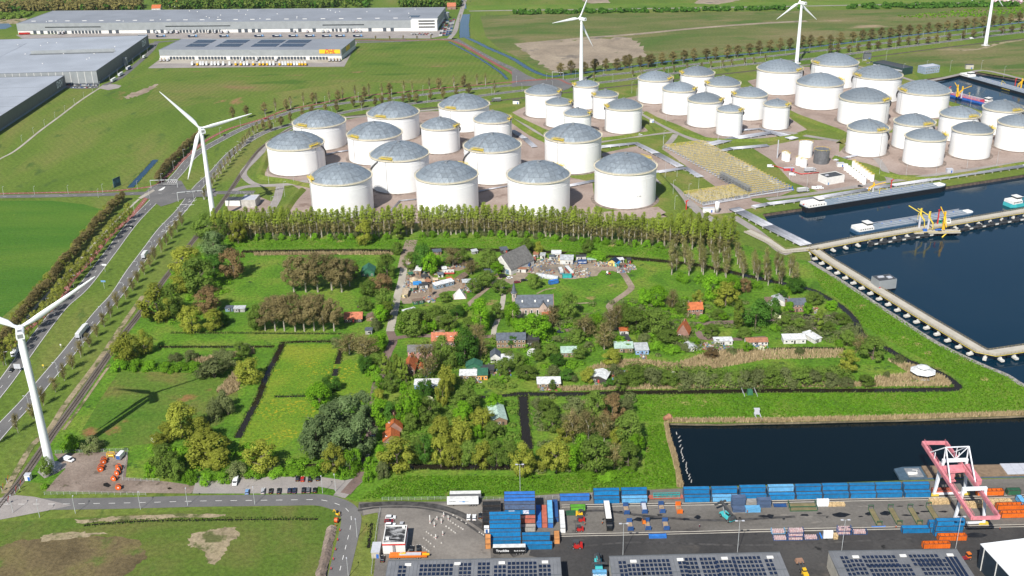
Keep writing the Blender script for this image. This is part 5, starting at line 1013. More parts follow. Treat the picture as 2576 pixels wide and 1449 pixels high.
rackpile(2,2278,765,6.1,2.4,18,'slate','tall pile of dark blue folded racks');rackpile(2,2535,765,6.1,2.4,14,'slate','tall pile of folded racks right of the pale crates');rackpile(2,2290,812,6,2.4,6,'slate','low pile of dark blue folded racks');rackpile(2,2425,812,6.6,2.6,7,'pale','pile of pale blue crates');rackpile(2,2425,750,6.2,2.6,8,'grey','grey green crate pile behind the pale blue one');rackpile(3,125,760,5.6,2.2,2,'dark','low blue rack beside the long green racks')
rackpile(2,1467,1073,7.5,1.6,5,'royal','pile of bright blue steel beams on the dark asphalt',.25);rackpile(3,1115,960,6,.5,1,'royal','single blue beam on the crane rail')
rackpile(3,540,1075,.6,3.4,2,'royal','blue beams beside the white wrapped packs',.25)
M_roll=pm('wrapped_rolls',(.55,.42,.42),.5,var=.3,scale=2.5,dirt=(.5,.06,.08),dirt_lo=.54,dirt_scale=1.6);M_pack=pm('white_wrap',(.75,.76,.77),.4,var=.04)
def crate(x,y,w,lev,col,label):
 p=G(*T(3,3,x,y))+EN*1.2;
 for k in range(lev):
  t=thing('stillage',label if lev==1 else('bottom ','middle ','top ')[k if lev==3 else k*2]+label,'stillage',(p.x,p.y,.1+k*1.9),AX,'stillages of wrapped rolls');fr=MB()
  for a in(-1,1):
   for b in(-1,1):fr.box(a*w/2,b*1.1,0,.14,.14,1.85)
   fr.box(0,a*1.1,.0,w,.12,.2);fr.box(a*w/2,0,.0,.12,2.2,.2);fr.box(a*w/2,0,1.5,.1,2.2,.3)
  ob('frame',fr,CP[col],t);rb=MB();m=int(w/.75)
  for i in range(m):rb.cyl((-w/2+.45+i*.75,-.95,.55),(-w/2+.45+i*.75,.95,.55),.34,n=8);rb.cyl((-w/2+.45+i*.75,-.95,1.15),(-w/2+.45+i*.75,.95,1.15),.3,n=8)
  tag(ob('wrapped_rolls',rb,M_roll,t),kind='stuff')
for x,y,w,lv,c,lb in((128,1097,5.8,1,'dark','stillage of pink rolls in front, leftmost of the row'),(106,1030,5.6,1,'pale','light blue stillage of rolls behind the leftmost one'),(278,1096,6.2,3,'dark','stillage of the three high stack of red rolls'),(438,1090,5.8,1,'dark','open blue stillage right of the three high stack'),(770,1040,5.8,2,'dark','stillage of the two high stack right of the white packs'),(928,1035,5.8,1,'dark','stillage of grey rolls at the right end of the row')):crate(x,y,w,lv,c,lb)
def packs(x,y,n,label,d=1):
 p=G(*T(3,3,x,y));t=thing('wrapped_pallets',label,'pallets',(p.x,p.y,.1),AX,'white wrapped pallets')
 for k in range(n):ob('wrapped_pallet',MB().box(k*1.35-(n-1)*.67,.7,0,1.28,1.3,3.4,taper=.96),M_pack,t)
packs(550,752,4,'white wrapped pallets standing by the quay containers');packs(604,1075,3,'white wrapped pallets between the stillages')
M_timber=pm('sawn_timber',(.50,.36,.19),.8,var=.25,scale=1.5)
def timber(x,y,nx,nz,label):
 p=G(*T(3,3,x,y));t=thing('timber_stack',label,'timber',(p.x,p.y,.1),AX,'timber stacks')
 for i in range(nx):
  for k in range(nz):ob('timber_bundle',MB().box((i-(nx-1)/2)*1.9,.8+U(-.1,.1),k*.55,1.75,2.2,.5),M_timber,t)
timber(1730,728,5,4,'pile of sawn timber at the foot of the crane');timber(690,748,4,2,'low pile of brown timber right of the white pallets');timber(2060,765,6,5,'timber stacks in the shade under the crane');timber(2320,735,6,4,'timber stacks behind the orange containers');timber(680,1082,1,4,'small stack of timber beside the white packs')
p=G(*T(2,3,1555,684))+EN*1.3;t=thing('lowbed_trailer','rusty lowbed with a teal steel truss beside the quay','trailer',(p.x,p.y,.1),AX);ob('chassis',MB().box(0,0,.5,15.5,2.5,.4).box(-8.6,0,.6,2,.5,.3),CP['rust'],t);wheels(t,(5.5,6.4,-6),1.1,.4);fr=MB()
for z in(1.2,2.2):
 for s in(-.9,.9):fr.bar((-6,s,z),(6.2,s,z),.25)
for k in range(7):fr.bar((-6+k*2,-.9,2.2),(-5+k*2 if k<6 else 6,.9,2.2),.15);fr.bar((-6+k*2,-.9,1.2),(-6+k*2,-.9,2.2),.15)
ob('truss',fr,CP['teal'],t)
def forklift(c,x,y,rz,col,label,s=1.0):
 p=G(*T(c,3,x,y));t=thing('forklift',label,'forklift',(p.x,p.y,.1),rz,'forklifts',s)
 ob('body',MB().box(-.5,0,.4,2.4,1.5,.9,taper=.9),PA[col],t);ob('counterweight',MB().box(-1.6,0,.4,.8,1.5,1.3,taper=.85),PA[col],t);cg=MB()
 for a in(.6,-1.0):
  for b in(-.6,.6):cg.bar((a,b,1.2),(a*.8,b,2.4),.12)
 ob('cab_frame',cg.box(-.1,0,2.35,1.6,1.4,.12),M_dark,t);ms=MB().box(1.0,-.5,.2,.18,.18,2.8).box(1.0,.5,.2,.18,.18,2.8).box(1.0,0,1.4,.1,1.0,.15)
 ob('mast',ms,M_dark,t);ob('fork',MB().box(1.7,-.35,.2,1.3,.14,.08).box(1.7,.35,.2,1.3,.14,.08),M_dark,t);wheels(t,(.7,-1.2),.7,.42);ob('seat',MB().box(-.3,0,1.3,.5,.5,.7),M_dark,t)
for x,y,rz,c,lb,s in((682,903,AX+pi,'red','red forklift nearest the green skips',1.15),(667,998,AX+pi,'red','red forklift beside the white office container',1.15),(640,1170,AX+pi,'red','large red forklift on the dark asphalt',1.5),(695,842,AX,'yellow','yellow forklift at the green skips',1.2),(1325,908,AN,'orange','orange forklift lifting a dark blue flat rack',1.0)):forklift(2,x,y,rz,c,lb,s)
def stacker(x,y,rz,label):
 p=G(*T(2,3,x,y));t=thing('reach_stacker',label,'reach stacker',(p.x,p.y,.1),rz,'reach stackers');ob('chassis',MB().box(0,0,.9,7.6,3.2,1.0,taper=.92),PA['teal'],t);ob('counterweight',MB().box(-3.2,0,1.6,1.8,3.4,1.4,taper=.85),M_dark,t)
 c=ob('cab',MB().box(-.6,0,1.9,1.9,1.6,1.9,taper=.9),PA['teal'],t);ob('window',MB().box(-.6,0,2.5,1.94,1.64,.9),M_glass,c);ob('boom',MB().bar((-3,0,3.6),(5.0,0,6.2),.9,1.0),M_dark,t);ob('lift_ram',MB().cyl((1,.6,1.8),(2.6,.6,5),.2,n=8).cyl((1,-.6,1.8),(2.6,-.6,5),.2,n=8),M_grey,t)
 ob('spreader',MB().box(5.2,0,5.0,.9,6.2,.5).bar((5.1,0,6.2),(5.2,0,5.2),.6),M_dark,t);wheels(t,(2.6,-2.6),1.7,.8)
stacker(2165,872,AN+.5,'turquoise reach stacker beside the tall rack piles');stacker(868,1345,AN+pi,'turquoise reach stacker between the sheds')
p=G(*T(2,3,985,1030))+EN*12.5;t=trailer('long black and white road train in the middle of the yard',(p.x,p.y),AN+pi,13.2,'black',name='lorry',cat='lorry',z=.1);ob('front_body',MB().box(7.9,0,1.15,0.6,2.5,2.75),PA['black'],t);cab(t,8.6,'black');ob('white_cover',MB().box(-3.6,0,3.95,6.2,2.46,.12).box(3.4,0,3.95,6.0,2.46,.12),M_wallw,t)
p=G(*T(1,3,2082,752))+EN*1.25;t=trailer('white curtain trailer by the yard fence',(p.x,p.y),AX+pi,14.2,'white',z=.1,group='trailers at the yard gate')
lettering('KRONE',.85,M_dark,t,(4.6,1.26,2.7),(pi/2,0,pi),.02);lettering('>>>',.9,M_lblue,t,(1.0,1.26,2.6),(pi/2,0,pi),.02);lettering('<<<',.9,M_dark,t,(-1.9,1.26,2.6),(pi/2,0,pi),.02);ob('logo_mark',MB().box(-.45,1.26,2.2,1.2,.03,.9),PA['lightblue'],t)
q=p+EN*4.2;trailer('grey trailer hidden behind the white curtain trailer',(q.x+1,q.y),AX+pi,14.2,'grey',z=.1,group='trailers at the yard gate')
p=G(*T(2,3,-26,1242))+EN*1.25;t=trailer('black curtain trailer with white lettering in front of the stepped stack',(p.x,p.y),AX+pi,13.8,'black',z=.1,group='trailers at the yard gate');lettering('Trucklite',1.5,M_lwhite,t,(2.9,1.26,2.3),(pi/2,0,pi),.04,.1);lettering('Bos & de Boer',.75,M_lwhite,t,(-4.2,1.26,2.2),(pi/2,0,pi),.02)
p=G(*T(1,3,1530,1282))+EN*1.2;t=thing('drill_rig','long orange machine on a flatbed behind the bottom shed','machine',(p.x,p.y,.1),AX);ob('bed',MB().box(0,0,.8,16,2.4,.4),PA['orange'],t);ob('side_board',MB().box(0,-1.2,1.2,15.5,.12,.7).box(0,1.2,1.2,15.5,.12,.7),PA['orange'],t);ob('load',MB().box(1,0,1.2,9,1.6,.8),M_lgrey,t);ob('jib',MB().bar((-4,0,1.6),(-1,0,2.4),.5).bar((6,0,1.4),(9,0,1.6),.7),PA['yellow'],t);wheels(t,(-5,-4,4,5),1.0,.45)
p=G(*T(3,3,2000,1282));t=thing('terminal_tractor','orange terminal tractor beside the white shed','tractor',(p.x,p.y,.1),AX+.2);ob('chassis',MB().box(-1.4,0,.6,5,1.8,.5),PA['maroon'],t);c=ob('cab',MB().box(.7,.2,.8,1.6,1.8,2.2,taper=.92),PA['orange'],t);ob('window',MB().box(.7,.2,1.7,1.64,1.84,.9),M_glass,c);wheels(t,(.9,-2.4),.95,.5)
p=G(*T(3,3,360,1440));t=thing('wheel_loader','yellow wheel loader with a raised brown bucket','loader',(p.x,p.y,.1),AN+.1);ob('body',MB().box(-1.5,0,.8,3,2.2,1.4,taper=.9),PA['yellow'],t);c=ob('cab',MB().box(0,0,1.4,1.6,1.6,1.8,taper=.9),PA['yellow'],t);ob('window',MB().box(0,0,2.0,1.64,1.64,.8),M_glass,c);ob('arm',MB().bar((1,.7,1.5),(5,.7,2.8),.35).bar((1,-.7,1.5),(5,-.7,2.8),.35),M_dark,t);ob('bucket',MB().box(5.8,0,2.2,2.2,3.4,1.2,taper=.8),pm('bucket_rust',(.26,.15,.10),.8),t);wheels(t,(1.6,-1.8),1.1,.8)
for x,y,hd,c,k,lb in((1355,870,AX,'white','estate','white car at the top of the gate row'),(1340,907,AX,'maroon','hatch','dark red car in the gate row'),(1352,945,AX,'white','estate','white car below the dark red one'),(1347,980,AX,'white','hatch','white car at the bottom of the gate row'),(1465,950,AN+pi,'silver','saloon','silver and black car parked across from the gate row'),(2140,870,AN,'white','hatch','left white car beside the black office units'),(2197,872,AN,'white','hatch','right white car beside the black office units'),(2258,855,AN,'black','hatch','black car beside the black office units'),(1567,1195,AN,'black','saloon','left dark car beside the gate house'),(1637,1185,AN+.1,'black','saloon','right dark car beside the gate house'),(1275,1290,AN,'black','hatch','dark car below the gate house'),(1170,70,AN,'navy','hatch','dark car in deep shade on the village road')):
 car(*T(1,3,x,y),hd,c,lb,k,'cars at the yard gate')
p=G(*T(1,3,1280,1228));q=G(*T(1,3,1505,1224));t,w,rf=depot('gate_house','white gate house with a patchy black roof and red trim',p,q,5.2,12.5,M_wallw,pm('patched_bitumen_roof',(.33,.33,.33),.7,var=.1,dirt=(.022,.022,.023),dirt_lo=.40,dirt_scale=.45,stretch=(.5,1.4,1)),cat='gate house')
ob('red_trim',MB().box(w/2,-.1,4.5,w+.3,.2,.6).box(w/2,12.6,4.9,w+.3,.2,.6).box(w+.1,6.2,4.6,.2,12.4,.6),M_redp,t);ob('stair',MB().bar((w*.5,-.6,0),(w*.5,-.2,4.4),1.1,.2),M_grey,t);ob('roof_unit',MB().box(w*.2,3,5.3,1.2,1,.9).box(w*.85,11,5.3,1.2,1,.9),M_wallw,t)
ME_BAR=MB().box(0,0,0,.8,.5,.5,taper=.7).mesh('concrete_block',M_conc);k=0
for x,y in((1985,842),(2022,868),(2068,895),(2115,925),(1958,902),(1983,920),(2010,937),(2038,955),(2065,970),(2083,983),(1915,955),(1942,972),(1968,992),(1990,1008),(2007,1020),(1718,1010),(1740,1025),(1765,1043),(1795,1065),(1690,1075),(1715,1093),(1738,1110),(1758,1128),(1795,1158),(1868,1122),(1660,1148),(1678,1160),(1697,1172),(1718,1190),(1738,1203),(1875,850),(1805,878),(2250,1015),(2272,1028),(2290,1040)):
 p=G(*T(1,3,x,y));tag(ob('concrete_block',ME_BAR,None,None,(p.x,p.y,.1),U(-.7,.3)),'pale concrete block between the truck lanes of the gate','concrete block','concrete blocks at the gate')
for x,y,y1 in((1752,925,840),(1795,957,908),(1865,922,875),(1935,890,843),(1880,1045,1000),(1810,1080,1033),(1890,860,812),(1822,890,850)):
 p=G(*T(1,3,x,y));h=hgt(*T(1,3,x,y),T(1,3,x,y1)[1]);t=thing('barrier_post','white post of the truck gate lanes','post',(p.x,p.y,.1),0,'posts of the truck gate');ob('post',MB().box(0,0,0,.34,.34,h),M_wallw,t);ob('red_band',MB().box(0,0,h*.3,.36,.36,.3),M_redp,t)
def drumreel(c,x,y,rz,label,col=M_redp,wound=True,r=1.35):
 p=G(*T(c,3,x,y));t=thing('cable_drum',label,'cable drum',(p.x,p.y,.1),rz,'cable drums');mo=pm('drum_orange',(.62,.11,.02),.5)
 for s in(-1,1):ob('flange',MB().cyl((0,s*.75,r),(0,s*.62,r),r,n=20),mo if col is M_redp else col,t)
 ob('cable',MB().cyl((0,-.62,r),(0,.62,r),r*.86,n=18),M_dark if wound else mo,t);ob('hub_plate',MB().cyl((0,-.8,r),(0,-.76,r),r*.25,n=10),M_lwhite,t)
for i,(x,y,rz,lb)in enumerate(((1050,300,.5,'top drum of the left pair row, black cable'),(1042,322,.5,'second drum from the top of the left row, black cable'),(1022,370,.5,'third drum from the top of the left row, black cable'),(1012,396,.5,'lowest drum of the left row, black cable'),(1198,372,-.4,'top orange drum of the right row'),(1200,388,-.4,'second orange drum of the right row'),(1187,432,-.3,'third orange drum of the right row, facing the camera'),(1152,488,-.2,'orange drum standing below the right row'),(1195,578,.2,'orange drum on its own near the track'))):drumreel(0,x,y,rz,lb)
drumreel(1,812,912,1.4,'red cable drum beside the road bend',PA['red'],False,1.3)
p=G(*T(0,3,1203,285));t=thing('box_trailer','small white trailer with a blue rear in the cable yard','trailer',(p.x,p.y+2,.1),AN+pi-.15);ob('body',MB().box(0,0,.6,5,2.1,2.2),PA['white'],t);ob('rear_door',MB().box(2.53,0,.7,.06,2.0,2.0),PA['blue'],t);wheels(t,(-.4,.6),.95,.35)
p=G(*T(0,3,1120,255));t=thing('drum_winch','yellow winch frame at the top of the cable yard','machine',(p.x,p.y,.1));fr=MB()
for a in(-1.6,1.6):
 for b in(-1,1):fr.box(a,b,0,.25,.25,2.6)
 fr.bar((a,-1,2.6),(a,1,2.6),.25)
ob('frame',fr.bar((-1.6,-1,2.4),(1.6,-1,2.4),.25).bar((-1.6,1,2.4),(1.6,1,2.4),.25),PA['yellow'],t);ob('winch',MB().cyl((-1.2,0,1),(1.2,0,1),.6,n=10),PA['yellow'],t)
p=G(*T(1,3,822,838));t=thing('mini_digger','small yellow digger at the cable trench','digger',(p.x,p.y,.1),2.6);ob('tracks',MB().box(0,.6,0,2,.4,.5).box(0,-.6,0,2,.4,.5),M_dark,t);ob('body',MB().box(-.2,0,.5,1.6,1.4,.9,taper=.9),PA['yellow'],t);ob('cab',MB().box(-.1,.1,1.3,1,1,1.2,taper=.85),M_glass,t);ob('arm',MB().bar((.6,0,1.2),(1.9,0,2.4),.25).bar((1.9,0,2.4),(2.6,0,.8),.22),PA['yellow'],t)
# ================================================================== gantry crane
M_pink=pm('faded_pink_paint',(.60,.21,.24),.55,var=.12,scale=.4,dirt=(.33,.13,.10),dirt_lo=.60,dirt_scale=.5);M_cranew=pm('crane_white',(.70,.72,.75),.5,var=.05)
Z5=lambda cx,cy:(2251.5+cx*.19965,1069.1+cy*.19965)
sl_,sr_,ll_,lr_=G(*Z5(485,897)),G(*Z5(878,882)),G(*Z5(728,1268)),G(*Z5(1112,1255));O=(sl_+sr_+ll_+lr_)/4;ct=thing('gantry_crane','pink and white gantry crane straddling the yard at the right','crane',(O.x,O.y,0));HZ=18.5
lo=lambda v:v-Vector((O.x,O.y,0))
for nm,a,b in(('sea',lo(sl_),lo(sr_)),('land',lo(ll_),lo(lr_))):
 ax=(b-a).normalized();pt=[]
 for p,s in((a,1),(b,-1)):
  top=p+ax*s*2.0+Vector((0,0,HZ));ob('leg',MB().bar(p+Vector((0,0,1)),top,1.0,1.1),M_cranew,ct);bg=ob('bogie',MB().box(p.x,p.y,.3,4.2,1.1,1.0,AX),M_yel,ct);pt.append(top)
 ob('portal_beam',MB().bar(pt[0]-ax*.6+Vector((0,0,.3)),pt[1]+ax*.6+Vector((0,0,.3)),1.2,1.3),M_cranew,ct);ob('sill_beam',MB().bar(a+Vector((0,0,1.2)),b+Vector((0,0,1.2)),.7,.8),M_cranew,ct)
 if nm=='sea':sea=pt
 else:land=pt
gl0,gl1,gr0,gr1=(lo(G(*Z5(*q),16.6))for q in((350,225),(975,1175),(640,225),(1310,1165)))
for a,b in((gl0,gl1),(gr0,gr1)):
 ob('girder',MB().bar(a,b,1.1,1.8),M_pink,ct);d=(b-a);rl=MB();n_=26;e=d.cross(Vector((0,0,1))).normalized()*.6
 for k in range(n_+1):g=a+d*(k/n_)+e*(-1 if a is gl0 else 1);rl.bar(g+Vector((0,0,.9)),g+Vector((0,0,2.0)),.09)
 g0=a+e*(-1 if a is gl0 else 1);ob('railing',rl.bar(g0+Vector((0,0,2.0)),g0+d+Vector((0,0,2.0)),.09).bar(g0+Vector((0,0,1.4)),g0+d+Vector((0,0,1.4)),.07),M_pink,ct)
ob('end_tie',MB().bar(gl0,gr0,1.0,1.5),M_pink,ct);ob('end_tie',MB().bar(gl1,gr1,1.0,1.3),M_pink,ct)
ap=[s+Vector((0,0,7.2))for s in sea];fr=MB()
for s,a,f0,f1 in((sea[0],ap[0],gl0,gl1),(sea[1],ap[1],gr0,gr1)):
 fr.bar(s,a,.45);d=f1-f0;fr.bar(a,f0+d*.58+Vector((0,0,.8)),.5);fr.bar(a,f0+d*.16+Vector((0,0,.8)),.4);fr.bar(f0+d*.25+Vector((0,0,.8)),f0+d*.25+Vector((0,0,-16))*0+Vector((0,0,4)),.3)
mid=(sea[0]+sea[1])/2+Vector((0,0,.9));fr.bar(ap[0],ap[1],.4);fr.bar(ap[0],mid,.28);fr.bar(ap[1],mid,.28);fr.bar(mid,(ap[0]+ap[1])/2,.25)
ob('top_frame',fr,M_cranew,ct);tr=gl0.lerp(gl1,.40);tr2=gr0.lerp(gr1,.38);ob('trolley',MB().bar(tr,tr2,3.2,1.0).bar(tr+Vector((0,1.8,.8)),tr2+Vector((0,1.8,.8)),.8,.8),M_pink,ct);m_=tr.lerp(tr2,.5)
ob('hoist',MB().box(m_.x,m_.y,m_.z-4.5,1.6,1.4,3.8,taper=1.2).box(m_.x,m_.y,m_.z-5.6,3.6,1.6,.4),M_pink,ct);q1,q2=gr0.lerp(gr1,.34)+EX*2.2,gr0.lerp(gr1,.56)+EX*2.2
ob('machine_house',MB().bar(q1,q2,2.2,2.6),M_pink,ct);sp=MB()
for s in(0,1):sp.bar(m_+Vector((2*s-.2+1.0,.4,-6)),m_+Vector((2*s*.3+1.2,.4,1.5)),.12)
for s_ in sea[:1]:ob('ladder',MB().bar(lo(sl_)+Vector((.4,1.2,2)),s_+Vector((-1.0,1.2,-1)),.5,.3),M_cranew,ct)
def hull(mb,L,B,zb,zt,bow=.12,stern=.05):
 x0,x1=-L/2,L/2;pl=[(x0,-B*.36),(x0+L*stern,-B/2),(x1-L*bow,-B/2),(x1-L*bow*.4,-B*.36),(x1,-B*.1),(x1,B*.1),(x1-L*bow*.4,B*.36),(x1-L*bow,B/2),(x0+L*stern,B/2),(x0,B*.36)]
 return mb.prism(pl,zb,zt)
p=G(2510,1196);t=thing('cargo_barge','grey cargo barge moored behind the crane with an open brown hold','barge',(p.x,p.y+3.2,WS-1.5),AX);ob('hull',hull(MB(),92,10.5,-.5,2.6),pm('barge_hull',(.06,.10,.14),.5),t);ob('hold',MB().box(2,0,2.6,70,8.4,1.1),pm('hold_coaming',(.20,.14,.09),.8),t)
for k in range(5):ob('hatch_cover',MB().box(6+k*4.4,0,3.7,4.3,8.8,.35),M_lgrey,t)
ob('hold_floor',MB().box(30,0,3.71,12,7.6,.02),pm('sand_load',(.36,.26,.17),.9),t);ob('deckhouse',MB().box(-38,0,2.6,7,7,.4),M_grey,t)
p=G(2298,1206);t=thing('dinghy','small white tender with an outboard on the barge stern','dinghy',(p.x+1,p.y+4,.2),AX);ob('hull',hull(MB(),4.6,1.7,0,.8,.4),M_wallw,t);ob('davit',MB().bar((1.4,0,0),(1.8,0,2.2),.25).bar((1.8,0,2.2),(-.6,0,2.4),.22),M_wallw,t)
# ================================================================== jetties
M_deck=pm('jetty_deck',(.42,.39,.33),.85,var=.06,scale=.2);M_rail=pm('jetty_railing',(.30,.24,.13),.7);M_pile=pm('steel_pile',(.035,.038,.042),.6,var=.2);M_cap=pm('pile_cap_concrete',(.56,.55,.51),.85,var=.1)
def jetty(pts,w,label,capside=-1,step=9.0,caps=True,zt=1.3,piles=2.6):
 l=[Vector(G(*p,zt).xy)for p in pts];t=tag(ob('jetty',None),label,'jetty');ob('deck',sweep_mb(l,[(w/2,zt-.7),(w/2,zt),(-w/2,zt),(-w/2,zt-.7),(w/2,zt-.7)]),M_deck,t);n=normals(l)
 for s in(-1,1):
  l2=[p+q*s*(w/2-.15)for p,q in zip(l,n)];rb=MB()
  for p,a in along(l2,2.4):rb.box(p.x,p.y,zt,.14,.14,1.15)
  for z in(.55,1.1):rb.tube([(p.x,p.y,zt+z)for p in l2],.07,4)
  ob('railing',rb,M_rail,t)
 for p,a in along(l,8,3):ob('pile',MB().cyl((p.x,p.y,WL-1.5),(p.x,p.y,zt-.7),.45,n=8),M_pile,t)
 if caps:
  l2=[p+q*capside*(w/2+1.7)for p,q in zip(l,n)];me=MB().box(0,0,0,2.0,3.6,1.1).mesh('pile_cap',M_cap);m2=MB().box(0,0,0,.9,1.6,1.0).mesh('bollard_block',M_cap)
  for p,a in along(l2,step,3):c=ob('pile_cap',me,None,t,(p.x,p.y,WL+.9),a);ob('bollard_block',m2,None,c,(0,-1.0*capside,1.1));ob('pile',MB().cyl((p.x,p.y,WL-1.5),(p.x,p.y,WL+.9),.5,n=8),M_pile,t)
  ob('service_pipe',MB().tube([(p.x,p.y,zt-.1)for p in[p+q*capside*(w/2+.6)for p,q in zip(l,n)]],.35,6),M_pile,t);ob('service_pipe',MB().tube([(p.x,p.y,zt+.25)for p in[p+q*capside*(w/2+1.3)for p,q in zip(l,n)]],.16,5),M_yel,t)
 return t
jetty([(2044,624),(2182,597),(2392,561),(2576,530),(2800,494)],7.5,'long pale jetty with yellow loading arms',-1,11)
jetty([(1880,580),(1932,605),(1973,631),(2044,624)],6.5,'short jetty approach below the pipe bridge',-1,12,False)
jetty([(2046,626),(2080,650),(2207,727),(2340,807),(2470,883),(2495,888),(2576,876),(2800,842)],7.0,'long pale south jetty on white pile caps beside the dike',-1,9.2)
l=[G(*p,0)for p in((2190,612),(2392,580),(2576,548),(2800,510))];t=tag(ob('mooring_trestle',None),'black steel trestle with mooring piles along the long jetty','trestle');ob('beam',MB().tube([(p.x,p.y,-.8)for p in l],1.2,8),M_pile,t)
for p,a in along([p.xy for p in l],12):ob('mooring_pile',MB().box(p.x,p.y,WL-1,2.8,1.8,4.8,a),M_pile,t);ob('pile_cap',MB().box(p.x+4,p.y+1.2,WL+1.2,3.0,2.2,1.0,a),M_cap,t)
p=G(*T(3,1,1185,1449),0);t=thing('harbour_cabin','grey metal cabin on a pile beside the south jetty','cabin',(p.x,p.y,0),AX+.25);ob('wall',MB().box(0,3,-.3,13,9,6.5),M_clad,t);ob('roof',MB().box(0,3,6.2,12.4,8.4,.1),M_dark,t);ob('roof_unit',MB().box(-2,4,6.3,4,2,.6).box(3,2,6.3,3,3,.5),M_lgrey,t);ob('door',MB().box(-5.5,-1.53,-.2,1.2,.06,2.2),M_redp,t);ob('pile',MB().cyl((9,4,WL-1),(9,4,.6),1.0,n=10).cyl((4,4,.2),(9,4,.2),.8,n=10),M_lgrey,t)
for x in(-4,4):ob('support',MB().cyl((x,3,WL-1),(x,3,-.3),.8,n=8),M_pile,t)
# ================================================================== barges
M_hblk=pm('hull_black',(.012,.014,.018),.4,var=.2);M_deckg=pm('tanker_deck',(.20,.25,.30),.6,var=.08)
def barge(stern,bow,B,label,hullm=M_hblk,deck=M_deckg,house=M_wallw,fb=2.2,hl=.12,dots=True,z=WL):
 a,b=G(*stern,z),G(*bow,z);L=(b-a).length;m=(a+b)/2;t=thing('tank_barge',label,'barge',(m.x,m.y,z),atan2(b.y-a.y,b.x-a.x),'barges in the harbour')
 ob('hull',hull(MB(),L,B,-.6,fb,.07),hullm,t);ob('deck',hull(MB(),L-.8,B-.8,fb,fb+.12,.07),deck,t);ob('bulwark',hull(MB(),L*.16,B,fb+.02,fb+1.1,.5).v and MB().box(L*.455,0,fb+.12,L*.05,B*.5,.9,taper=.8),house,t)
 hx=-L/2+L*hl/2+1.5;hs=ob('deckhouse',MB().box(hx,0,fb,L*hl,B*.9,2.3,taper=.97),house,t)
 for s in(-1,1):
  for k in range(6):ob('porthole',MB().box(hx-L*hl*.4+k*L*hl*.15,s*B*.45,fb+1.1,.9,.12,.7),M_glass,hs)
 w=ob('wheelhouse',MB().box(hx+L*hl*.3,0,fb+2.3,5,B*.55,2.4,taper=.95),house,t);ob('window',MB().box(hx+L*hl*.3,0,fb+3.3,5.05,B*.56,.9),M_glass,w);ob('roof',MB().box(hx+L*hl*.3,0,fb+4.7,5.6,B*.62,.15),house,w)
 ob('trunk_deck',MB().box(L*.06,0,fb+.12,L*.72,B*.62,.7),deck,t);pb=MB()
 for s in(-.6,0,.6):pb.cyl((-L*.28,s*B*.4,fb+1.3),(L*.4,s*B*.4,fb+1.3),.18,n=6)
 ob('deck_pipe',pb,M_lgrey,t)
 for s in(-1,1):ob('side_rail',MB().bar((-L*.32,s*B*.46,fb+1),(L*.42,s*B*.46,fb+1),.1,.35),M_lgrey,t)
 for k in range(9):ob('tank_hatch',MB().cyl((-L*.26+k*L*.075,1.2,fb+.8),(-L*.26+k*L*.075,1.2,fb+1.5),.5,n=8),M_bluep,t)
 ob('crane_mast',MB().cyl((L*.02,-1,fb),(L*.02,-1,fb+5.5),.25,n=6).bar((L*.02,-1,fb+5.5),(L*.07,-1,fb+3.4),.25),M_yel,t)
 return t,L
t,L=barge((2018,531),(2376,474),13.5,'long black hulled tank barge with a white stern house',fb=4.2)
ob('flag',MB().box(-L/2+.6,0,5.6,1.6,.05,.4).box(-L/2+.6,0,5.2,1.6,.05,.4),M_redp,t);ob('flag_pole',MB().bar((-L/2+1.4,0,3),(-L/2+1.4,0,6.2),.1),M_lgrey,t)
barge((2146,586),(2446,537),11.5,'grey tank barge lying behind the long jetty',pm('hull_blue',(.03,.08,.15),.4))
t,L=barge((2420,193),(2620,250),12,'pale grey tank barge with a white house in the far basin',fb=3);lettering('www.somtrans.be',1.7,M_yel,t,(L*.12,-6.02,1.7),(pi/2,0,0),.02)
barge((2492,264),(2386,238),11,'red decked tank barge at the yellow cranes',M_bluep,pm('red_deck',(.46,.05,.09),.5),hl=.05)
t,L=barge((2532,519),(2760,480),11,'turquoise barge entering at the right edge',PA['teal'],pm('teal_deck',(.03,.16,.22),.6),fb=2.6,hl=.10)
def arm(x,y,h,rz,label,col=M_yel,z=1.3,mast=True):
 p=G(x,y,z);t=thing('loading_arm',label,'loading arm',(p.x,p.y,z),rz,'loading arms on the quays');ob('mast',MB().cyl((0,0,0),(0,0,h*.62),.8,n=8),M_lgrey if mast else col,t);ob('head',MB().box(0,0,h*.6,1.2,1.2,h*.4),col,t)
 ob('boom',MB().bar((0,0,h*.75),(9.5,0,h*1.02),.5).bar((0,.6,h*.7),(-3.5,.6,h*.4),.8),col,t);ob('drop_arm',MB().bar((-3.5,.6,h*.45),(-3.8,.6,1),.5).bar((0,-.8,h*.72),(-3.6,-.8,h*.2),.4),col,t)
arm(2312,572,15,AX+2.5,'tall yellow loading arm on the long jetty, left of the pair');arm(2334,577,14,AX+2.4,'tall yellow loading arm on the long jetty, right of the pair');arm(2372,577,14,pi/2,'orange yellow loading arm on the long jetty beside the white kiosk',PA['yellow'],mast=False)
arm(2196,483,8,AX,'yellow loading arm above the black tank barge',PA['yellow'],.1);arm(2406,243,13,pi/2,'yellow harbour crane arm at the red barge',PA['yellow'],.1,False);arm(2418,247,13,AX,'second yellow harbour crane arm at the red barge',PA['yellow'],.1);arm(2568,222,11,AX,'yellow loading arm at the pale grey barge',PA['yellow'],.1,False)
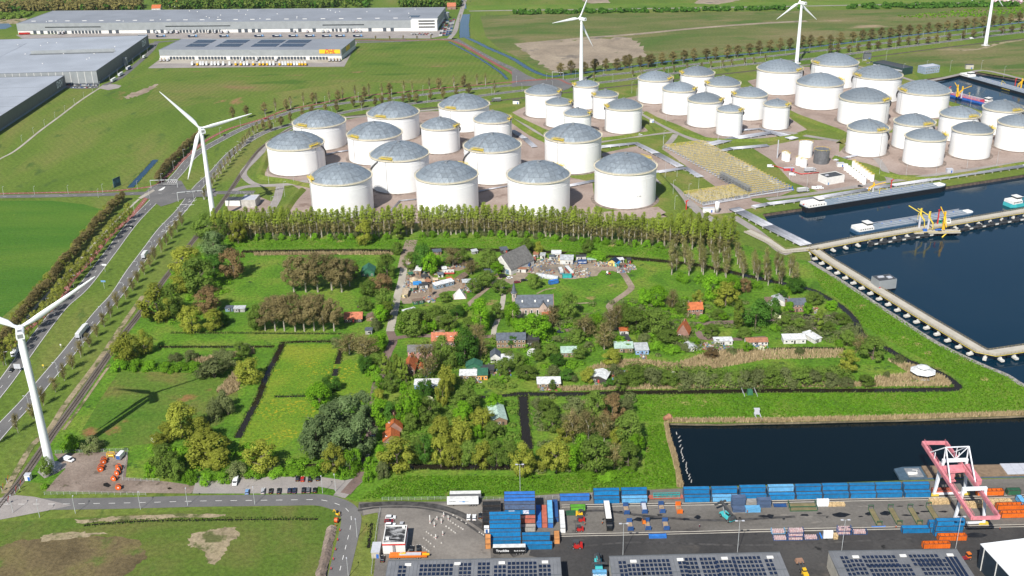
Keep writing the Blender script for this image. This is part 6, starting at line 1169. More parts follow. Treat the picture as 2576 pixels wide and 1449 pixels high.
for x,y,h,z,lb in((2358,563,11,1.3,'red fire monitor tower on the long jetty'),(2240,480,9,.1,'red fire monitor tower above the black barge'),(1726,527,7,.1,'red fire monitor tower at the yellow rack'),(2387,233,6,.1,'red fire monitor tower at the red barge'),(2553,216,8,.1,'red fire monitor tower at the pale grey barge')):
 p=G(x,y,z);t=thing('fire_monitor',lb,'fire monitor',(p.x,p.y,z),0,'red fire monitors');ob('tower',MB().box(0,0,0,.9,.9,h,taper=.7),M_redp,t);ob('nozzle',MB().bar((0,0,h+.2),(1.8,0,h+.8),.45).box(0,0,h-.4,1.4,1.4,.5),M_redp,t)
for x,y,c,s,lb in((2384,560,M_wallw,(3.4,2.6,2.8),'white kiosk on the long jetty'),(2364,561,pm('kiosk_green',(.02,.25,.17),.5),(2.6,2,3),'green cabinet on the long jetty')):
 p=G(x,y,1.3);t=thing('jetty_kiosk',lb,'kiosk',(p.x,p.y,1.3),AX);ob('wall',MB().box(0,0,0,*s),c,t);ob('roof',MB().box(0,0,s[2],s[0]+.3,s[1]+.3,.15),M_lgrey,t);ob('window',MB().box(0,-s[1]/2-.02,1.2,s[0]*.6,.06,.9),M_glass,t)
p=G(2335,575,1.3);t=thing('jetty_platform','railed working platform at the loading arms','platform',(p.x,p.y-4,1.0),AX);ob('deck',MB().box(4,-1,-.6,34,7,.6),M_deck,t);ob('railing',MB().box(4,-4.4,1.0,34,.1,.1).box(4,-4.4,.5,34,.1,.1).box(-13,-1,1.0,.1,7,.1),M_yel,t);ob('stair',MB().bar((12,-3,.2),(7,-6,-3),1.0,.2),M_yel,t);ob('pump_set',MB().box(-4,0,0,3,2,1.5).box(6,.5,0,4,1.6,1.2),M_bluep,t)
for x in(-9,4,17):ob('pile',MB().cyl((x,-1,-4.5),(x,-1,-.6),.6,n=8),M_pile,t)
A,B=G(*T(3,1,445,355)),G(*T(3,1,592,415));C2=G(*T(3,1,765,385));t,w,rf=depot('plant_office','white block with a black flat roof at the plant',B,C2,6,12,M_wallw,M_dark,cat='building');ob('door',MB().box(1.5,-.05,0,1.2,.1,2.2),PA['lightblue'],t);ob('roof_unit',MB().box(4,6,6.2,3,2,.6),M_lgrey,t)
A,B=G(*T(3,0,1350,760)),G(*T(3,0,1452,742));t,w,rf=depot('glass_office','dark glass office with a black roof behind the far tanks',A,B,8,46,pm('green_glass',(.02,.05,.055),.15,spec=.7),M_dark,cat='office');ob('window_strip',MB().box(-.05,23,4.5,.1,44,1.4),M_lgrey,t)
A,B=G(*T(3,0,1575,748)),G(*T(3,0,1722,728));t,w,rf=depot('cabin_office','grey blue stacked cabin office by the far basin',A,B,8,12,pm('cabin_bluegrey',(.25,.31,.40),.6),M_lgrey,cat='office')
for r_ in range(2):
 for k in range(6):f=ob('window',MB().box(w*(k+.7)/6.4,-.05,1.6+r_*3.6,w*.08,.1,1.5),M_wallw,t);ob('pane',MB().box(w*(k+.7)/6.4,-.12,1.75+r_*3.6,w*.06,.04,1.2),M_glass,f)
for x,y,s,m,lb in((2182,149,(9,6,7),M_clad2,'dark grey cube beside the railway'),(2439,174,(9,5,5),M_shed,'small beige hut with a blue door by the far basin'),(1298,262,(7,5,3.5),M_wallw,'small white hut left of the middle pit'),(2390,435,(5,4,3),M_lgrey,'small grey kiosk on the harbour road'),(1640,309,(4,3,3),M_wallw,'small white and red cabinet beside the tank lane'),(1783,535,(9,3,3.5),M_wallw,'white cabin at the foot of the white silo'),(2115,420,(6,4,3),M_wallw,'white hut beside the double row of vessels'),(70,1210,(2.6,2.2,3),M_wallw,'white control cabinet at the level crossing'),(945,1405,(3.4,7,3),M_shed,'beige hut below the gate house'),(1985,430,(9,2.5,2.4),pm('red_cabinet',(.45,.05,.05),.5),'red and white pipe shelter at the plant')):
 p=G(x,y);t=thing('utility_hut',lb,'hut',(p.x,p.y,.05),AX if y>300 else-.1,'utility huts');ob('wall',MB().box(0,s[1]/2,0,*s),m,t);ob('roof',MB().box(0,s[1]/2,s[2],s[0]+.3,s[1]+.3,.2),M_lgrey if y>300 else M_dark,t);ob('door',MB().box(s[0]*.25,-.04,0,1.1,.08,2.1),M_bluep,t)
A,B=G(*T(0,1,2425,640)),G(*T(0,1,2576,640));t,w,rf=depot('pump_house','pale concrete pump house with a dark roof by the second turbine',A,B,6,14,M_conc,M_lgrey,cat='building');ob('side_wing',MB().box(-7,9,0,14,10,4.5),M_wallw,t);ob('wing_roof',MB().box(-7,9,4.5,13.6,9.6,.15),M_dark,rf)
# ================================================================== village houses and huts
def wp(n,c):return pm('wall_'+n,c,.8,var=.12,scale=.5,dirt=tuple(x*.6 for x in c),dirt_lo=.66,dirt_scale=.5)
def rp(n,c,r=.7):return pm('roof_'+n,c,r,var=.16,scale=.7,dirt=tuple(x*.55 for x in c),dirt_lo=.62,dirt_scale=.4)
WM={'white':wp('white',(.56,.55,.52)),'green':wp('green',(.03,.13,.07)),'brick':wp('brick',(.27,.155,.12)),'dbrick':wp('dbrick',(.17,.105,.085)),'wood':wp('wood',(.24,.16,.10)),'cream':wp('cream',(.62,.52,.30)),'blue':wp('blue',(.20,.33,.52)),'slate':wp('slate',(.16,.24,.31)),'pink':wp('pink',(.60,.30,.30)),'orange':wp('orange',(.60,.28,.06)),'dark':wp('dark',(.05,.045,.04)),'teal':wp('teal',(.05,.38,.33)),'mint':wp('mint',(.45,.58,.52)),'grey':wp('grey',(.33,.33,.32)),'stone':wp('stone',(.42,.33,.28)),'yellow':wp('yellow',(.62,.46,.14)),'red':wp('red',(.45,.06,.05))}
RM={'tile':rp('tile',(.42,.115,.036)),'rtile':rp('rtile',(.40,.13,.065)),'slate':rp('slate',(.085,.10,.125)),'grey':rp('grey',(.14,.135,.128)),'black':rp('black',(.045,.047,.05)),'white':rp('white',(.60,.61,.61),.5),'mint':rp('mint',(.36,.48,.41)),'rust':rp('rust',(.30,.14,.08)),'green':rp('green',(.03,.12,.075)),'brown':rp('brown',(.17,.12,.085)),'silver':rp('silver',(.42,.44,.45),.4),'blue':rp('blue',(.03,.20,.48)),'glass':M_solar,'tan':rp('tan',(.45,.36,.25))}
M_wf=pm('window_frame',(.74,.74,.71),.6)
def house(name,label,x,y,w,d,h,kind,rh,rz,wall,roof,wins=(3,1),chim=0,sky=0,cat='house',door=True,solar=0):
 """x,y: picture point of the middle of the near wall's foot; kind: ridge along x, ridge along y, flat or mono pitch"""
 p=G(x,y);t=thing(name,label,cat,(p.x,p.y,.1),radians(rz));W_,R_=WM[wall],RM[roof];o=.35
 mb=MB();hw,e=w/2,.0
 if kind=='x':
  mb.add([(-hw,0,0),(hw,0,0),(hw,d,0),(-hw,d,0),(-hw,0,h),(hw,0,h),(hw,d,h),(-hw,d,h),(-hw,d/2,h+rh),(hw,d/2,h+rh)],[(0,1,5,4),(2,3,7,6),(1,2,6,9,5),(3,0,4,8,7)])
  k=rh/(d/2);rf=MB()
  for s in(0,1):
   y0,y1=(-o,d/2)if s==0 else(d+o,d/2);z0=h-k*o+.06;z1=h+rh+.06
   q=[(-hw-o,y0,z0),(hw+o,y0,z0),(hw+o,y1,z1),(-hw-o,y1,z1)];q2=[(a,b,c+.16)for a,b,c in q];rf.add(q+q2,[(0,1,2,3),(7,6,5,4),(0,4,5,1),(1,5,6,2),(2,6,7,3),(3,7,4,0)]if s else[(3,2,1,0),(4,5,6,7),(0,1,5,4),(1,2,6,5),(2,3,7,6),(3,0,4,7)])
 elif kind=='y':
  mb.add([(-hw,0,0),(hw,0,0),(hw,d,0),(-hw,d,0),(-hw,0,h),(hw,0,h),(hw,d,h),(-hw,d,h),(0,0,h+rh),(0,d,h+rh)],[(0,1,5,8,4),(2,3,7,9,6),(1,2,6,5),(3,0,4,7)])
  k=rh/hw;rf=MB()
  for s in(-1,1):
   q=[(s*(hw+o),-o,h-k*o+.06),(s*(hw+o),d+o,h-k*o+.06),(0,d+o,h+rh+.06),(0,-o,h+rh+.06)];q2=[(a,b,c+.16)for a,b,c in q];rf.add(q+q2,[(0,1,2,3),(7,6,5,4),(0,4,5,1),(1,5,6,2),(2,6,7,3),(3,7,4,0)])
 else:
  mb.box(0,d/2,0,w,d,h);zf,zb=(h,h)if kind=='flat' else(h,h+rh)
  q=[(-hw-o,-o,zf+.01),(hw+o,-o,zf+.01),(hw+o,d+o,zb+.01),(-hw-o,d+o,zb+.01)];q2=[(a,b,c+.18)for a,b,c in q];rf=MB().add(q+q2,[(3,2,1,0),(4,5,6,7),(0,1,5,4),(1,2,6,5),(2,3,7,6),(3,0,4,7)])
  if kind=='mono':mb.add([(-hw,d,h),(hw,d,h),(hw,d,h+rh),(-hw,d,h+rh),(-hw,0,h),(hw,0,h)],[(1,0,3,2),(0,4,3),(1,2,5)])
 ob('wall',mb,W_,t);r=ob('roof',rf,R_,t);c,rows=wins
 for j in range(rows):
  for i in range(c):
   if door and j==0 and i==c//2 and c>1:continue
   wx=-hw+w*(i+.5)/c;wz=(.95 if h/max(rows,1)<3.4 else 1.1)+j*h/max(rows,1);f=ob('window',MB().box(wx,-.03,wz,min(1.3,w/c*.6),.08,1.15),M_wf,t);ob('pane',MB().box(wx,-.09,wz+.12,min(1.3,w/c*.6)-.26,.04,.9),M_glass,f)
 if door:ob('door',MB().box(0 if c!=1 else hw*.5,-.04,0,.95,.09,2.05),WM['dark']if wall!='dark' else WM['red'],t)
 for k in range(chim):ob('chimney',MB().box(-hw*.8+k*hw*1.6/max(chim-1,1)if kind=='x' else 0,d/2 if kind=='x' else d*.6,h+rh-.6,.7,.7,1.9),WM['brick'],r)
 for k in range(sky):
  zz=h+rh*.5;f=ob('skylight',MB().box(-hw*.55+k*hw*1.1/max(sky-1,1),d*.25,zz+.12,1.3,1.0,.25),M_wf,r);ob('pane',MB().box(-hw*.55+k*hw*1.1/max(sky-1,1),d*.25,zz+.37,1.0,.75,.03),M_glass,f)
 if solar:ob('solar_panels',MB().box(0,d*.5,h+(rh if kind=='flat' else rh*.5)+.25,w*.6,d*.45,.06),M_solar,r)
 return t
C1=lambda x,y:(981.1+x*.125,603.75+y*.125);C2_=lambda x,y:(1232.7+x*.15625,603.75+y*.15625);C3=lambda x,y:(981.1+x*.125,779.85+y*.125)
HS=[('cottage','dark green cottage with a white trimmed gable left of the upper road',*T(1,1,1125,1337),9,10,3.2,'y',3,0,'green','green',(3,1)),('cabin','long white roofed cabin standing end on by the upper road',*C1(565,705),4,12,3,'flat',0,-4,'wood','white',(2,1)),('cabin','slate blue cabin with a long bright white roof',*C1(1105,955),14,4,2.8,'mono',.6,32,'slate','white',(6,1)),('shed','shed with a bright blue tarpaulin',*C1(555,970),5,4,2.4,'mono',.7,8,'orange','blue',(1,1)),('shed','white shed with a black roof beside the blue tarpaulin',*C1(690,985),5,5,2.6,'flat',0,18,'white','black',(2,1)),('shed','brown hut with a dark roof right of the long white cabin',*C1(715,815),4.5,4.5,2.5,'flat',0,15,'wood','black',(2,1)),('cabin','cream cabin with a beige roof end on beside the upper road',*C1(300,1170),3.2,9,2.8,'flat',0,-3,'cream','tan',(1,1)),('mobile_home','dark green mobile home with white window frames',*C1(575,1300),6.5,3.5,2.6,'flat',0,18,'green','brown',(3,1)),('shed','long brown barn roof behind the blue cabin',*C1(1370,850),5,9,2.4,'y',1.4,-28,'wood','brown',(1,1)),('shed','small orange garden shed',*C1(915,865),2.8,2.4,2.2,'x',.8,5,'orange','tan',(1,1)),('shed','small white hut with a dark roof behind the garden',*C1(1020,755),3.5,3.5,2.2,'x',1,5,'white','slate',(2,1)),('shed','low shack with a pale corrugated roof by the earth track',*C1(1600,915),9,4,2.2,'mono',.7,8,'wood','silver',(2,1)),('shed','red roofed lean-to at the blue cabin',*C1(1225,865),3.4,3.6,2.2,'mono',.6,25,'wood','tile',(1,1)),('shed','dark green box shed with an orange roof edge',*C1(475,1030),4,3,2.4,'flat',0,8,'green','tan',(1,1)),('annex','low grey roofed annex at the left of the barn',*C1(2060,735),8,7,3,'flat',0,15,'wood','slate',(3,1)),('container_hut','white hut with a rusty roof behind the barn',*C2_(735,290),3.4,5,2.6,'flat',0,-8,'white','rust',(1,1)),('container_hut','white hut with a grey roof behind the barn yard',*C2_(845,305),3.4,5,2.6,'flat',0,-8,'white','silver',(1,1)),('workshop','white and teal workshop behind the parked car',*C2_(1065,285),6.5,5,3,'mono',.5,-5,'white','white',(1,1)),('container_hut','small white hut with a dark roof in the yard',*C2_(995,325),3.6,3.5,2.6,'flat',0,-5,'white','slate',(1,1)),('container_hut','yellow hut with a rusty roof',*C2_(1140,340),3.2,5,2.6,'flat',0,-15,'yellow','rust',(1,1)),('workshop','large white workshop with a silver roof in the barn yard',*C2_(1230,395),9,7,3.4,'mono',.9,-6,'white','silver',(1,1)),('container_hut','white cabin with a black roof behind the navy container',*C2_(1470,325),7,3,2.7,'flat',0,2,'white','black',(2,1)),('shed','low pale blue roofed shed right of the navy container',*C2_(1640,370),6,3,2.3,'flat',0,-3,'wood','mint',(2,1)),('greenhouse_hut','yellow timber hut with a glass roof',*C2_(1965,420),6,5.5,2.8,'y',1.8,-25,'yellow','glass',(2,1)),('container_hut','turquoise box hut beside the timber hut',*C2_(2040,432),3,4,2.6,'flat',0,-20,'teal','blue',(1,1)),('container_hut','dark brown van body used as a hut',*C2_(2150,452),4,2.6,2.4,'flat',0,20,'dark','brown',(1,1)),('container_hut','black box hut at the end of the yard',*C2_(2240,385),2.6,3,3.2,'flat',0,0,'dark','black',(1,1)),('container_hut','white site hut behind the turquoise box',*C2_(2110,372),4,4,2.4,'flat',0,10,'white','white',(1,1)),('container_hut','white container with an open red roof beside the barn',*C2_(490,525),7.5,3,2.6,'flat',0,-12,'white','rust',(2,1)),('house','terrace with an orange tiled roof and three chimneys',*C3(1095,745),15,8,4,'x',3.6,-1,'brick','rtile',(7,1),3,2),('house','pink house with a grey roof behind the lombardy poplars',*C3(610,995),14,7,5.2,'x',2.4,0,'pink','grey',(5,2),0,0),('house','tall brick house with an orange roof behind the lombardy poplars',*C3(390,1365),6.5,13,5,'y',4,-4,'dbrick','tile',(2,2),1,0),('shed','tiny brick outhouse with an orange roof',*C3(620,1265),4,5,2.2,'y',1.8,0,'brick','tile',(1,1)),('barn','dark green gabled workshop',*C3(1695,1235),9,6,3,'y',2,0,'green','green',(1,1)),('cabin','long cabin with a white roof in the southern gardens',*C3(1605,1412),11,6,2.8,'mono',.6,0,'wood','white',(4,1)),('cabin','orange timber cabin with a dark green roof',*C3(1865,1414),5.4,6.5,3,'mono',1,0,'orange','green',(3,1)),('shed','grey roofed shed behind the orange cabin',*C3(1965,1290),7,5,2.4,'mono',.6,0,'dark','black',(2,1)),('playhouse','tall white hut with a blue gable roof and red door',*C3(2120,1065),5.4,7,3.6,'y',2.2,0,'white','slate',(2,1)),('cabin','white bungalow with a flat white roof beside the blue gable',*C3(2345,1075),8,5.5,3,'flat',0,0,'mint','white',(4,1)),('shed','small slate roofed shed in the shade',*C3(1130,1140),4,5,2.2,'x',1.2,12,'grey','slate',(1,1)),('house','timber row house with a slate and solar roof',1286,876,17,9,5.4,'x',2.4,0,'wood','slate',(7,2),0,0),('house','flat black roofed block beside the timber row house',*T(2,2,208,590),7.5,13,4.5,'flat',0,0,'dark','black',(4,1)),('cabin','long blue cabin with a white roof beside the road trees',*T(1,2,1725,1018),14,5.5,2.8,'mono',.4,0,'blue','white',(6,1)),('house','brick cottage with a bright orange roof beside the brick road',*T(1,3,1395,25),8,13,3,'y',4,6,'brick','tile',(2,1),1,1),('house','smaller brick annex with an orange roof below the cottage',*T(1,3,1365,135),8,8,2.6,'y',3,6,'brick','tile',(2,1),0,1),('barn','long barn with a pale mint roof in the southern wood',*T(1,2,2450,1385),8,16,3,'y',2,8,'wood','mint',(1,1)),('house','steep orange roofed brick cottage in the eastern gardens',*T(2,2,1715,503),7.2,8,3,'y',6,-18,'brick','tile',(2,1),1),('house','square brick house with an orange roof and white windows',*T(2,2,1842,290),9.5,7,5,'x',3.2,3,'brick','tile',(4,2),2),('shed','white and red hut at the village lane',*T(2,2,1130,476),5,5,2.8,'flat',0,2,'white','tile',(2,1)),('shed','dark flat roofed shed row below the lane',*T(2,2,1150,560),5,7,2.4,'flat',0,10,'dark','black',(1,1)),('barn','grey timber shed with a mint green roof',*T(2,2,1125,652),10.5,6,2.8,'mono',1.2,-2,'wood','mint',(4,1)),('cabin','sky blue cabin at the lawn',*T(2,2,1310,672),7.5,8,2.8,'mono',.8,2,'blue','silver',(3,1)),('cabin','small cabin with a mint green roof in the gardens',*T(2,2,575,698),9,6,2.8,'mono',1,0,'wood','mint',(5,1)),('shed','open shed with a tilted white roof by the reeds',*T(2,2,870,958),8.5,9,3,'y',1.4,-20,'dark','white',(2,1)),('cabin','long cabin with a white roof beside the moat',*T(2,2,372,1008),12.5,6,2.6,'mono',.9,0,'wood','white',(4,1)),('cabin','white cabin in the eastern row, leftmost',*T(2,2,2128,578),10.5,5,2.8,'flat',0,0,'white','white',(4,1)),('greenhouse','glass and rusty roofed greenhouse in the eastern row',*T(2,2,2465,582),12.5,6,2.4,'x',1.2,0,'white','rust',(6,1)),('cabin','white cabin with a half rusty roof and green gable',*T(3,2,268,562),13,5.5,2.8,'mono',.8,0,'white','white',(4,1),0,0),('cabin','white cabin with a black solar roof, rightmost of the eastern row',*T(3,2,500,552),5.5,10,2.6,'mono',.6,28,'white','white',(2,1)),('house','brick farmhouse with a dark roof near the harbour dike',*T(3,2,290,243),11,8,5,'x',2.6,2,'brick','slate',(5,2),1),('barn','low barn with a silver roof left of the brick farmhouse',*T(3,2,105,180),9,8,2.8,'y',2,-14,'white','silver',(2,1)),('shed','brown lean-to at the far left of the farm',*T(3,2,30,180),6,6,2.4,'mono',.8,0,'white','brown',(1,1)),('shed','dark open shelter under the eastern trees',*T(3,2,1095,712),6.5,4.5,2.2,'x',.9,0,'wood','black',(1,1)),('shed','small white and grey hut in the eastern gardens',*T(2,2,1822,640),5,7,2.4,'y',.9,14,'white','silver',(1,1)),('house','brown cottage with a red tiled roof left of the road hedge',*T(1,2,980,350),11,7,2.6,'x',3,0,'dark','rtile',(4,1)),('shed','thatch brown hut right of the red tiled cottage',*T(1,2,1165,335),6.5,6,2.2,'y',1.4,0,'wood','brown',(1,1)),('shed','small blue grey box shed at the meadow corner',*T(1,2,1135,470),4,4,2.8,'flat',0,0,'grey','slate',(1,1)),('shed','dark hut under the trees left of the paddock',*T(0,2,2305,240),4.5,4,2.4,'flat',0,0,'slate','slate',(1,1)),('shed','blurred grey shed behind the paddock trees',*T(0,2,2410,245),7,3.5,2.4,'mono',.5,0,'grey','silver',(2,1)),('house','far house with a red roof behind the long warehouse',393,27,15,12,4,'x',5,0,'white','tile',(3,1)),('house','far house with an orange roof in the wood',434,18,15,12,6,'x',5,0,'white','tile',(3,1)),('house','far brick house right of the long warehouse',1136,24,14,12,5,'x',5,0,'brick','rtile',(3,1))]
for q in HS:house(*q)
p=G(*C1(1410,1195));t=thing('pyramid_tent','white pyramid tent on a round lawn','tent',(p.x,p.y,.1),.1);ob('canvas',MB().add([(-4,0,0),(4,0,0),(4,8,0),(-4,8,0),(0,4,6)],[(0,1,4),(1,2,4),(2,3,4),(3,0,4)]),WM['white'],t);ob('base_frame',MB().box(0,4,0,9,9,.12),WM['wood'],t)
p=G(*C1(825,1125));t=thing('lookout_tower','thin wooden lookout tower beside the cabins','tower',(p.x,p.y,.1));ob('post',MB().box(-.7,0,0,.3,.3,6).box(.7,0,0,.3,.3,6),WM['wood'],t);ob('cabin',MB().box(0,0,3,1.8,1.6,2.6),WM['wood'],t);ob('roof',MB().box(0,0,6,2.2,2,.2),RM['brown'],t)
p=G(*C1(1185,700));t=thing('caravan','red and white caravan in the northern garden','caravan',(p.x,p.y,.1));ob('body',MB().box(0,1.2,.5,7.4,2.3,1.1),WM['red'],t);ob('upper_body',MB().box(0,1.2,1.6,7.4,2.3,1.3,taper=.94),WM['white'],t)
for k in range(3):ob('window',MB().box(-2.2+k*2.2,.03,1.8,.9,.06,.6),M_glass,t)
wheels(t,(0,),1.0,.33)
p=G(*C1(1500,500));t=thing('turf_mound','dark brown turf covered mound in the northern garden','mound',(p.x,p.y,.05));ob('turf',MB().ring(0,3,[(6.5,0),(5.6,1.4),(3.6,2.5),(.1,3.0)],14),pm('dark_turf',(.06,.042,.03),.95,var=.4,bump=1),t);ob('doorway',MB().box(1,-2.9,0,1.4,1.4,1.9),WM['wood'],t)
p=G(*C1(480,850));t=thing('yurt','round beige yurt beside the upper road','yurt',(p.x,p.y,.05));ob('wall',MB().ring(0,2,[(2.9,0),(2.9,1.7)],16),WM['cream'],t);ob('roof',MB().ring(0,2,[(3.1,1.65),(.3,2.9)],16),RM['tan'],t)
p=G(*C1(370,1395));t=thing('tarpaulin','long white fallen panel lying on the grass by the upper road','tarpaulin',(p.x,p.y,.1),.55);ob('sheet',MB().box(0,0,0,9,2.2,.3),RM['white'],t)  # fallen white panel lying on the grass, not a cloth tarpaulin
for x,y,w_,d_,h_,wl,rf_,lb in((950,300,6,4,2.2,'wood','slate','grey roofed hut beside the canal'),(1715,285,4,3,2.0,'grey','silver','silver lean-to beside the canal'),(2310,275,5,5,2.6,'dark','slate','dark roofed shed behind the barn'),(430,745,3,2.4,2.0,'wood','green','tiny hut with a green roof by the road'),(1660,1000,5,3,2.0,'wood','brown','brown woodshed below the pale shack'),(640,905,4,3,2.2,'wood','tan','timber hut behind the blue tarpaulin'),(1100,640,3,3,2,'white','white','small white hut by the red caravan'),(770,905,3,3,2.2,'wood','rust','rusty roofed privy beside the white shed')):house('shed',lb,*C1(x,y),w_,d_,h_,'mono',.6,U(-15,25),wl,rf_,(1,1),cat='shed')
fl,fr_,br=G(1238,678),G(1286,693),G(1328,661);ax=(fr_-fl).xy;w=ax.length;ay=Vector((-ax.y,ax.x)).normalized();d=(br-fr_).xy.dot(ay);m=(fl+fr_)/2;q=PR
WM['barn']=WM['white'];t=house('barn','big white barn with a steep grey roof',*q((m.x,m.y,0)),w,d,hgt(1286,693,679),'y',8.5,degrees(atan2(ax.y,ax.x)),'white','grey',(3,1),0,0,'barn');ob('door',MB().box(w*.3,-.05,0,3,.1,3.4),WM['slate'],t);ob('window_strip',MB().box(-w*.1,-.05,5.4,w*.5,.1,.8),M_glass,t)
t=house('church','village church with a slate roof and pointed spire',1345,800,23.5,11,7.4,'x',5.8,0,'stone','slate',(1,1),0,0,'church',False)
for k in range(5):
 x=-9+k*3.6;f=ob('arched_window',MB().box(x,-.04,1.8,1.4,.1,3.2).cyl((x,-.09,5.0),(x,.01,5.0),.7,n=12),M_wf,t);ob('pane',MB().box(x,-.11,2.0,.9,.05,3).cyl((x,-.135,5.0),(x,-.085,5.0),.45,n=10),M_glass,f);ob('buttress',MB().box(x+1.8,-.35,0,.5,.7,5.2,taper=.8),WM['stone'],t)
tw=ob('tower',MB().box(-12.6,5.5,0,2.6,2.6,15.2),WM['stone'],t);ob('spire',MB().cyl((-12.6,5.5,15.2),(-12.6,5.5,16),2.1,1.5,8).cyl((-12.6,5.5,16),(-12.6,5.5,22.5),1.4,.05,8),RM['slate'],tw);ob('belfry_window',MB().box(-12.6,4.17,12,1.2,.1,2.6),M_wf,tw);ob('louvre',MB().box(-12.6,4.1,12.2,.8,.05,2.2),M_glass,tw);ob('cornice',MB().box(-12.6,5.5,15.0,3.0,3.0,.25),M_wf,tw)
g=ob('cross_gable',MB().add([(3.2,-1,0),(7.6,-1,0),(7.6,3,0),(3.2,3,0),(3.2,-1,7.6),(7.6,-1,7.6),(5.4,-1,10.8),(3.2,4.5,7.6),(7.6,4.5,7.6),(5.4,4.5,10.8)],[(0,1,5,6,4),(1,2,8,5),(3,0,4,7)]),WM['stone'],t);ob('gable_roof',MB().add([(3.0,-1.2,7.6),(5.4,-1.2,10.95),(5.4,4.6,10.95),(3.0,4.6,7.6),(7.8,-1.2,7.6),(7.8,4.6,7.6)],[(0,1,2,3),(1,4,5,2)]),RM['slate'],g);an=ob('annex',MB().box(8.2,-2.5,0,7.6,5,4.2),WM['brick'],t);ob('annex_roof',MB().box(8.2,-2.5,4.2,7.9,5.2,.2),RM['rtile'],an)
for k in range(3):dm=ob('dormer',MB().box(-7.5+k*8,2.2,9.9,.9,.9,.8),M_wf,t);ob('dormer_roof',MB().cyl((-7.5+k*8,2.2,10.7),(-7.5+k*8,2.2,11.4),.75,.05,4),M_wf,dm)
for s in(-1,1):ob('gable_coping',MB().bar((11.9,5.5+s*5.8,7.3),(11.9,5.5,13.7),.3,.4),WM['brick'],t)
p=G(*T(2,2,208,690));t=thing('garden_dome','white slatted garden dome in front of the black roofed block','dome',(p.x,p.y+3,.1));fr=MB()
for k in range(12):
 a=k*pi/6;pts=[(3.2*cos(a)*cos(b),3.2*sin(a)*cos(b),3.2*sin(b)+.1)for b in(0,.4,.8,1.2,1.57)];fr.tube(pts,.08,4)
for b in(.02,.4,.8,1.2):fr.ring(0,0,[(3.2*cos(b)+.06,3.2*sin(b)+.02),(3.2*cos(b)+.06,3.2*sin(b)+.18),(3.2*cos(b)-.06,3.2*sin(b)+.18)],18)
ob('lattice',fr,M_wf,t)
p=G(*T(3,2,1592,935));t=thing('pavilion','white octagonal pavilion on the point by the moat','pavilion',(p.x,p.y+6,.1));ob('platform',MB().cyl((0,0,.05),(0,0,.5),6.8,n=8),WM['grey'],t);ob('roof',MB().cyl((0,0,3.0),(0,0,4.6),7,3.2,8),RM['white'],t);ob('lantern',MB().cyl((0,0,4.6),(0,0,5.3),2.6,n=8),WM['dark'],t);ob('lantern_roof',MB().cyl((0,0,5.3),(0,0,6.4),3.6,.3,8),RM['white'],t);ob('wall',MB().cyl((0,0,.5),(0,0,3.0),4.6,n=8),WM['dark'],t)
for k in range(8):ob('post',MB().box(6.1*cos(k*pi/4),6.1*sin(k*pi/4),.4,.25,.25,2.7),WM['wood'],t)
def bus(x,y,rz,L,c1,c2,label,nm='bus'):
 p=G(x,y);t=thing(nm,label,nm,(p.x,p.y,.1),rz);ob('body',MB().box(0,0,.5,L,2.5,1.1),WM[c1],t);ob('upper_body',MB().box(0,0,1.6,L,2.45,1.3,taper=.97),WM[c2],t);ob('windows',MB().box(0,0,1.75,L*.92,2.48,.8),M_glass,t);ob('roof',MB().box(0,0,2.9,L*.96,2.3,.12),RM['white'],t);wheels(t,(L*.3,-L*.3),1.1,.45)
bus(*C2_(1275,525),heading(C2_(1230,470),C2_(1320,570)),11.5,'red','white','red and white bus parked in the barn yard');bus(*C2_(1140,530),heading(C2_(1125,490),C2_(1155,550)),7,'slate','white','grey camper van beside the bus','camper_van')
p=G(*C2_(925,610));t=thing('polytunnel','long silver tunnel shed in the barn yard','shed',(p.x,p.y,.1),heading(C2_(800,590),C2_(1060,630)));ob('cover',MB().xsec([(1.9*cos(a),2.5*sin(a))for a in[k*pi/8 for k in range(9)]],-8,8),RM['silver'],t)
for x,y,c,k,lb in((210,605,'black','van','black van in front of the barn'),(315,622,'white','hatch','white car in front of the barn'),(440,692,'maroon','estate','dark red car on the path by the church green'),(548,662,'black','estate','black car beside the dark red one'),(1075,312,'silver','hatch','silver car between the yard huts')):car(*C2_(x,y),.3 if y>300 else .8,c,lb,k)
for c,r_,x,y,cl_,lb in((1,2,1038,190,'black','black pickup on the drive above the red tiled cottage'),(2,2,1215,432,'navy','dark car on the village lane'),(2,2,372,540,'black','black car below the black roofed block'),(3,2,388,285,'black','black car on the lane by the farmhouse'),(2,2,480,450,'navy','dark blue car half hidden by bushes')):car(*T(c,r_,x,y),0 if c>1 else 1.5,cl_,lb,'hatch')
for x,y,col,rz,n_,lb,L in((1485,390,'dark',AX,False,'navy container with white lettering in the barn yard',20),(605,395,'royal',AX-.2,False,'bright blue container beside the barn',20),(575,440,'dark',AX-.2,False,'dark blue container beside the barn',20),(665,345,'rust',AX,False,'rust red container beside the barn',20),(1240,620,'teal',AX,False,'teal container below the bus',20),(1025,715,'royal',AX+.4,False,'blue painted container on the church green',20)):
 p=G(*C2_(x,y))+EN*1.2;o=dup(PCN[L],(p.x,p.y,.1),rz,lb,'containers in the barn yard',(1.1,1,1),{'container_blue':CP[col]})
 if col=='dark' and x>1000:lettering('CMA CGM',1.1,M_lwhite,o,(0,-1.27,1.4),(pi/2,0,0),.03)
p=G(*C2_(1900,560));t=thing('farm_tractor','small red tractor beside the loop track','tractor',(p.x,p.y,.1),-.3);ob('bonnet',MB().box(.9,0,.8,1.6,.8,.7),PA['red'],t);ob('cab',MB().box(-.5,0,.8,1.3,1.3,1.6,taper=.9),M_wf,t);wheels(t,(-.8,),.8,.7);wheels(t,(1.3,),.6,.42)
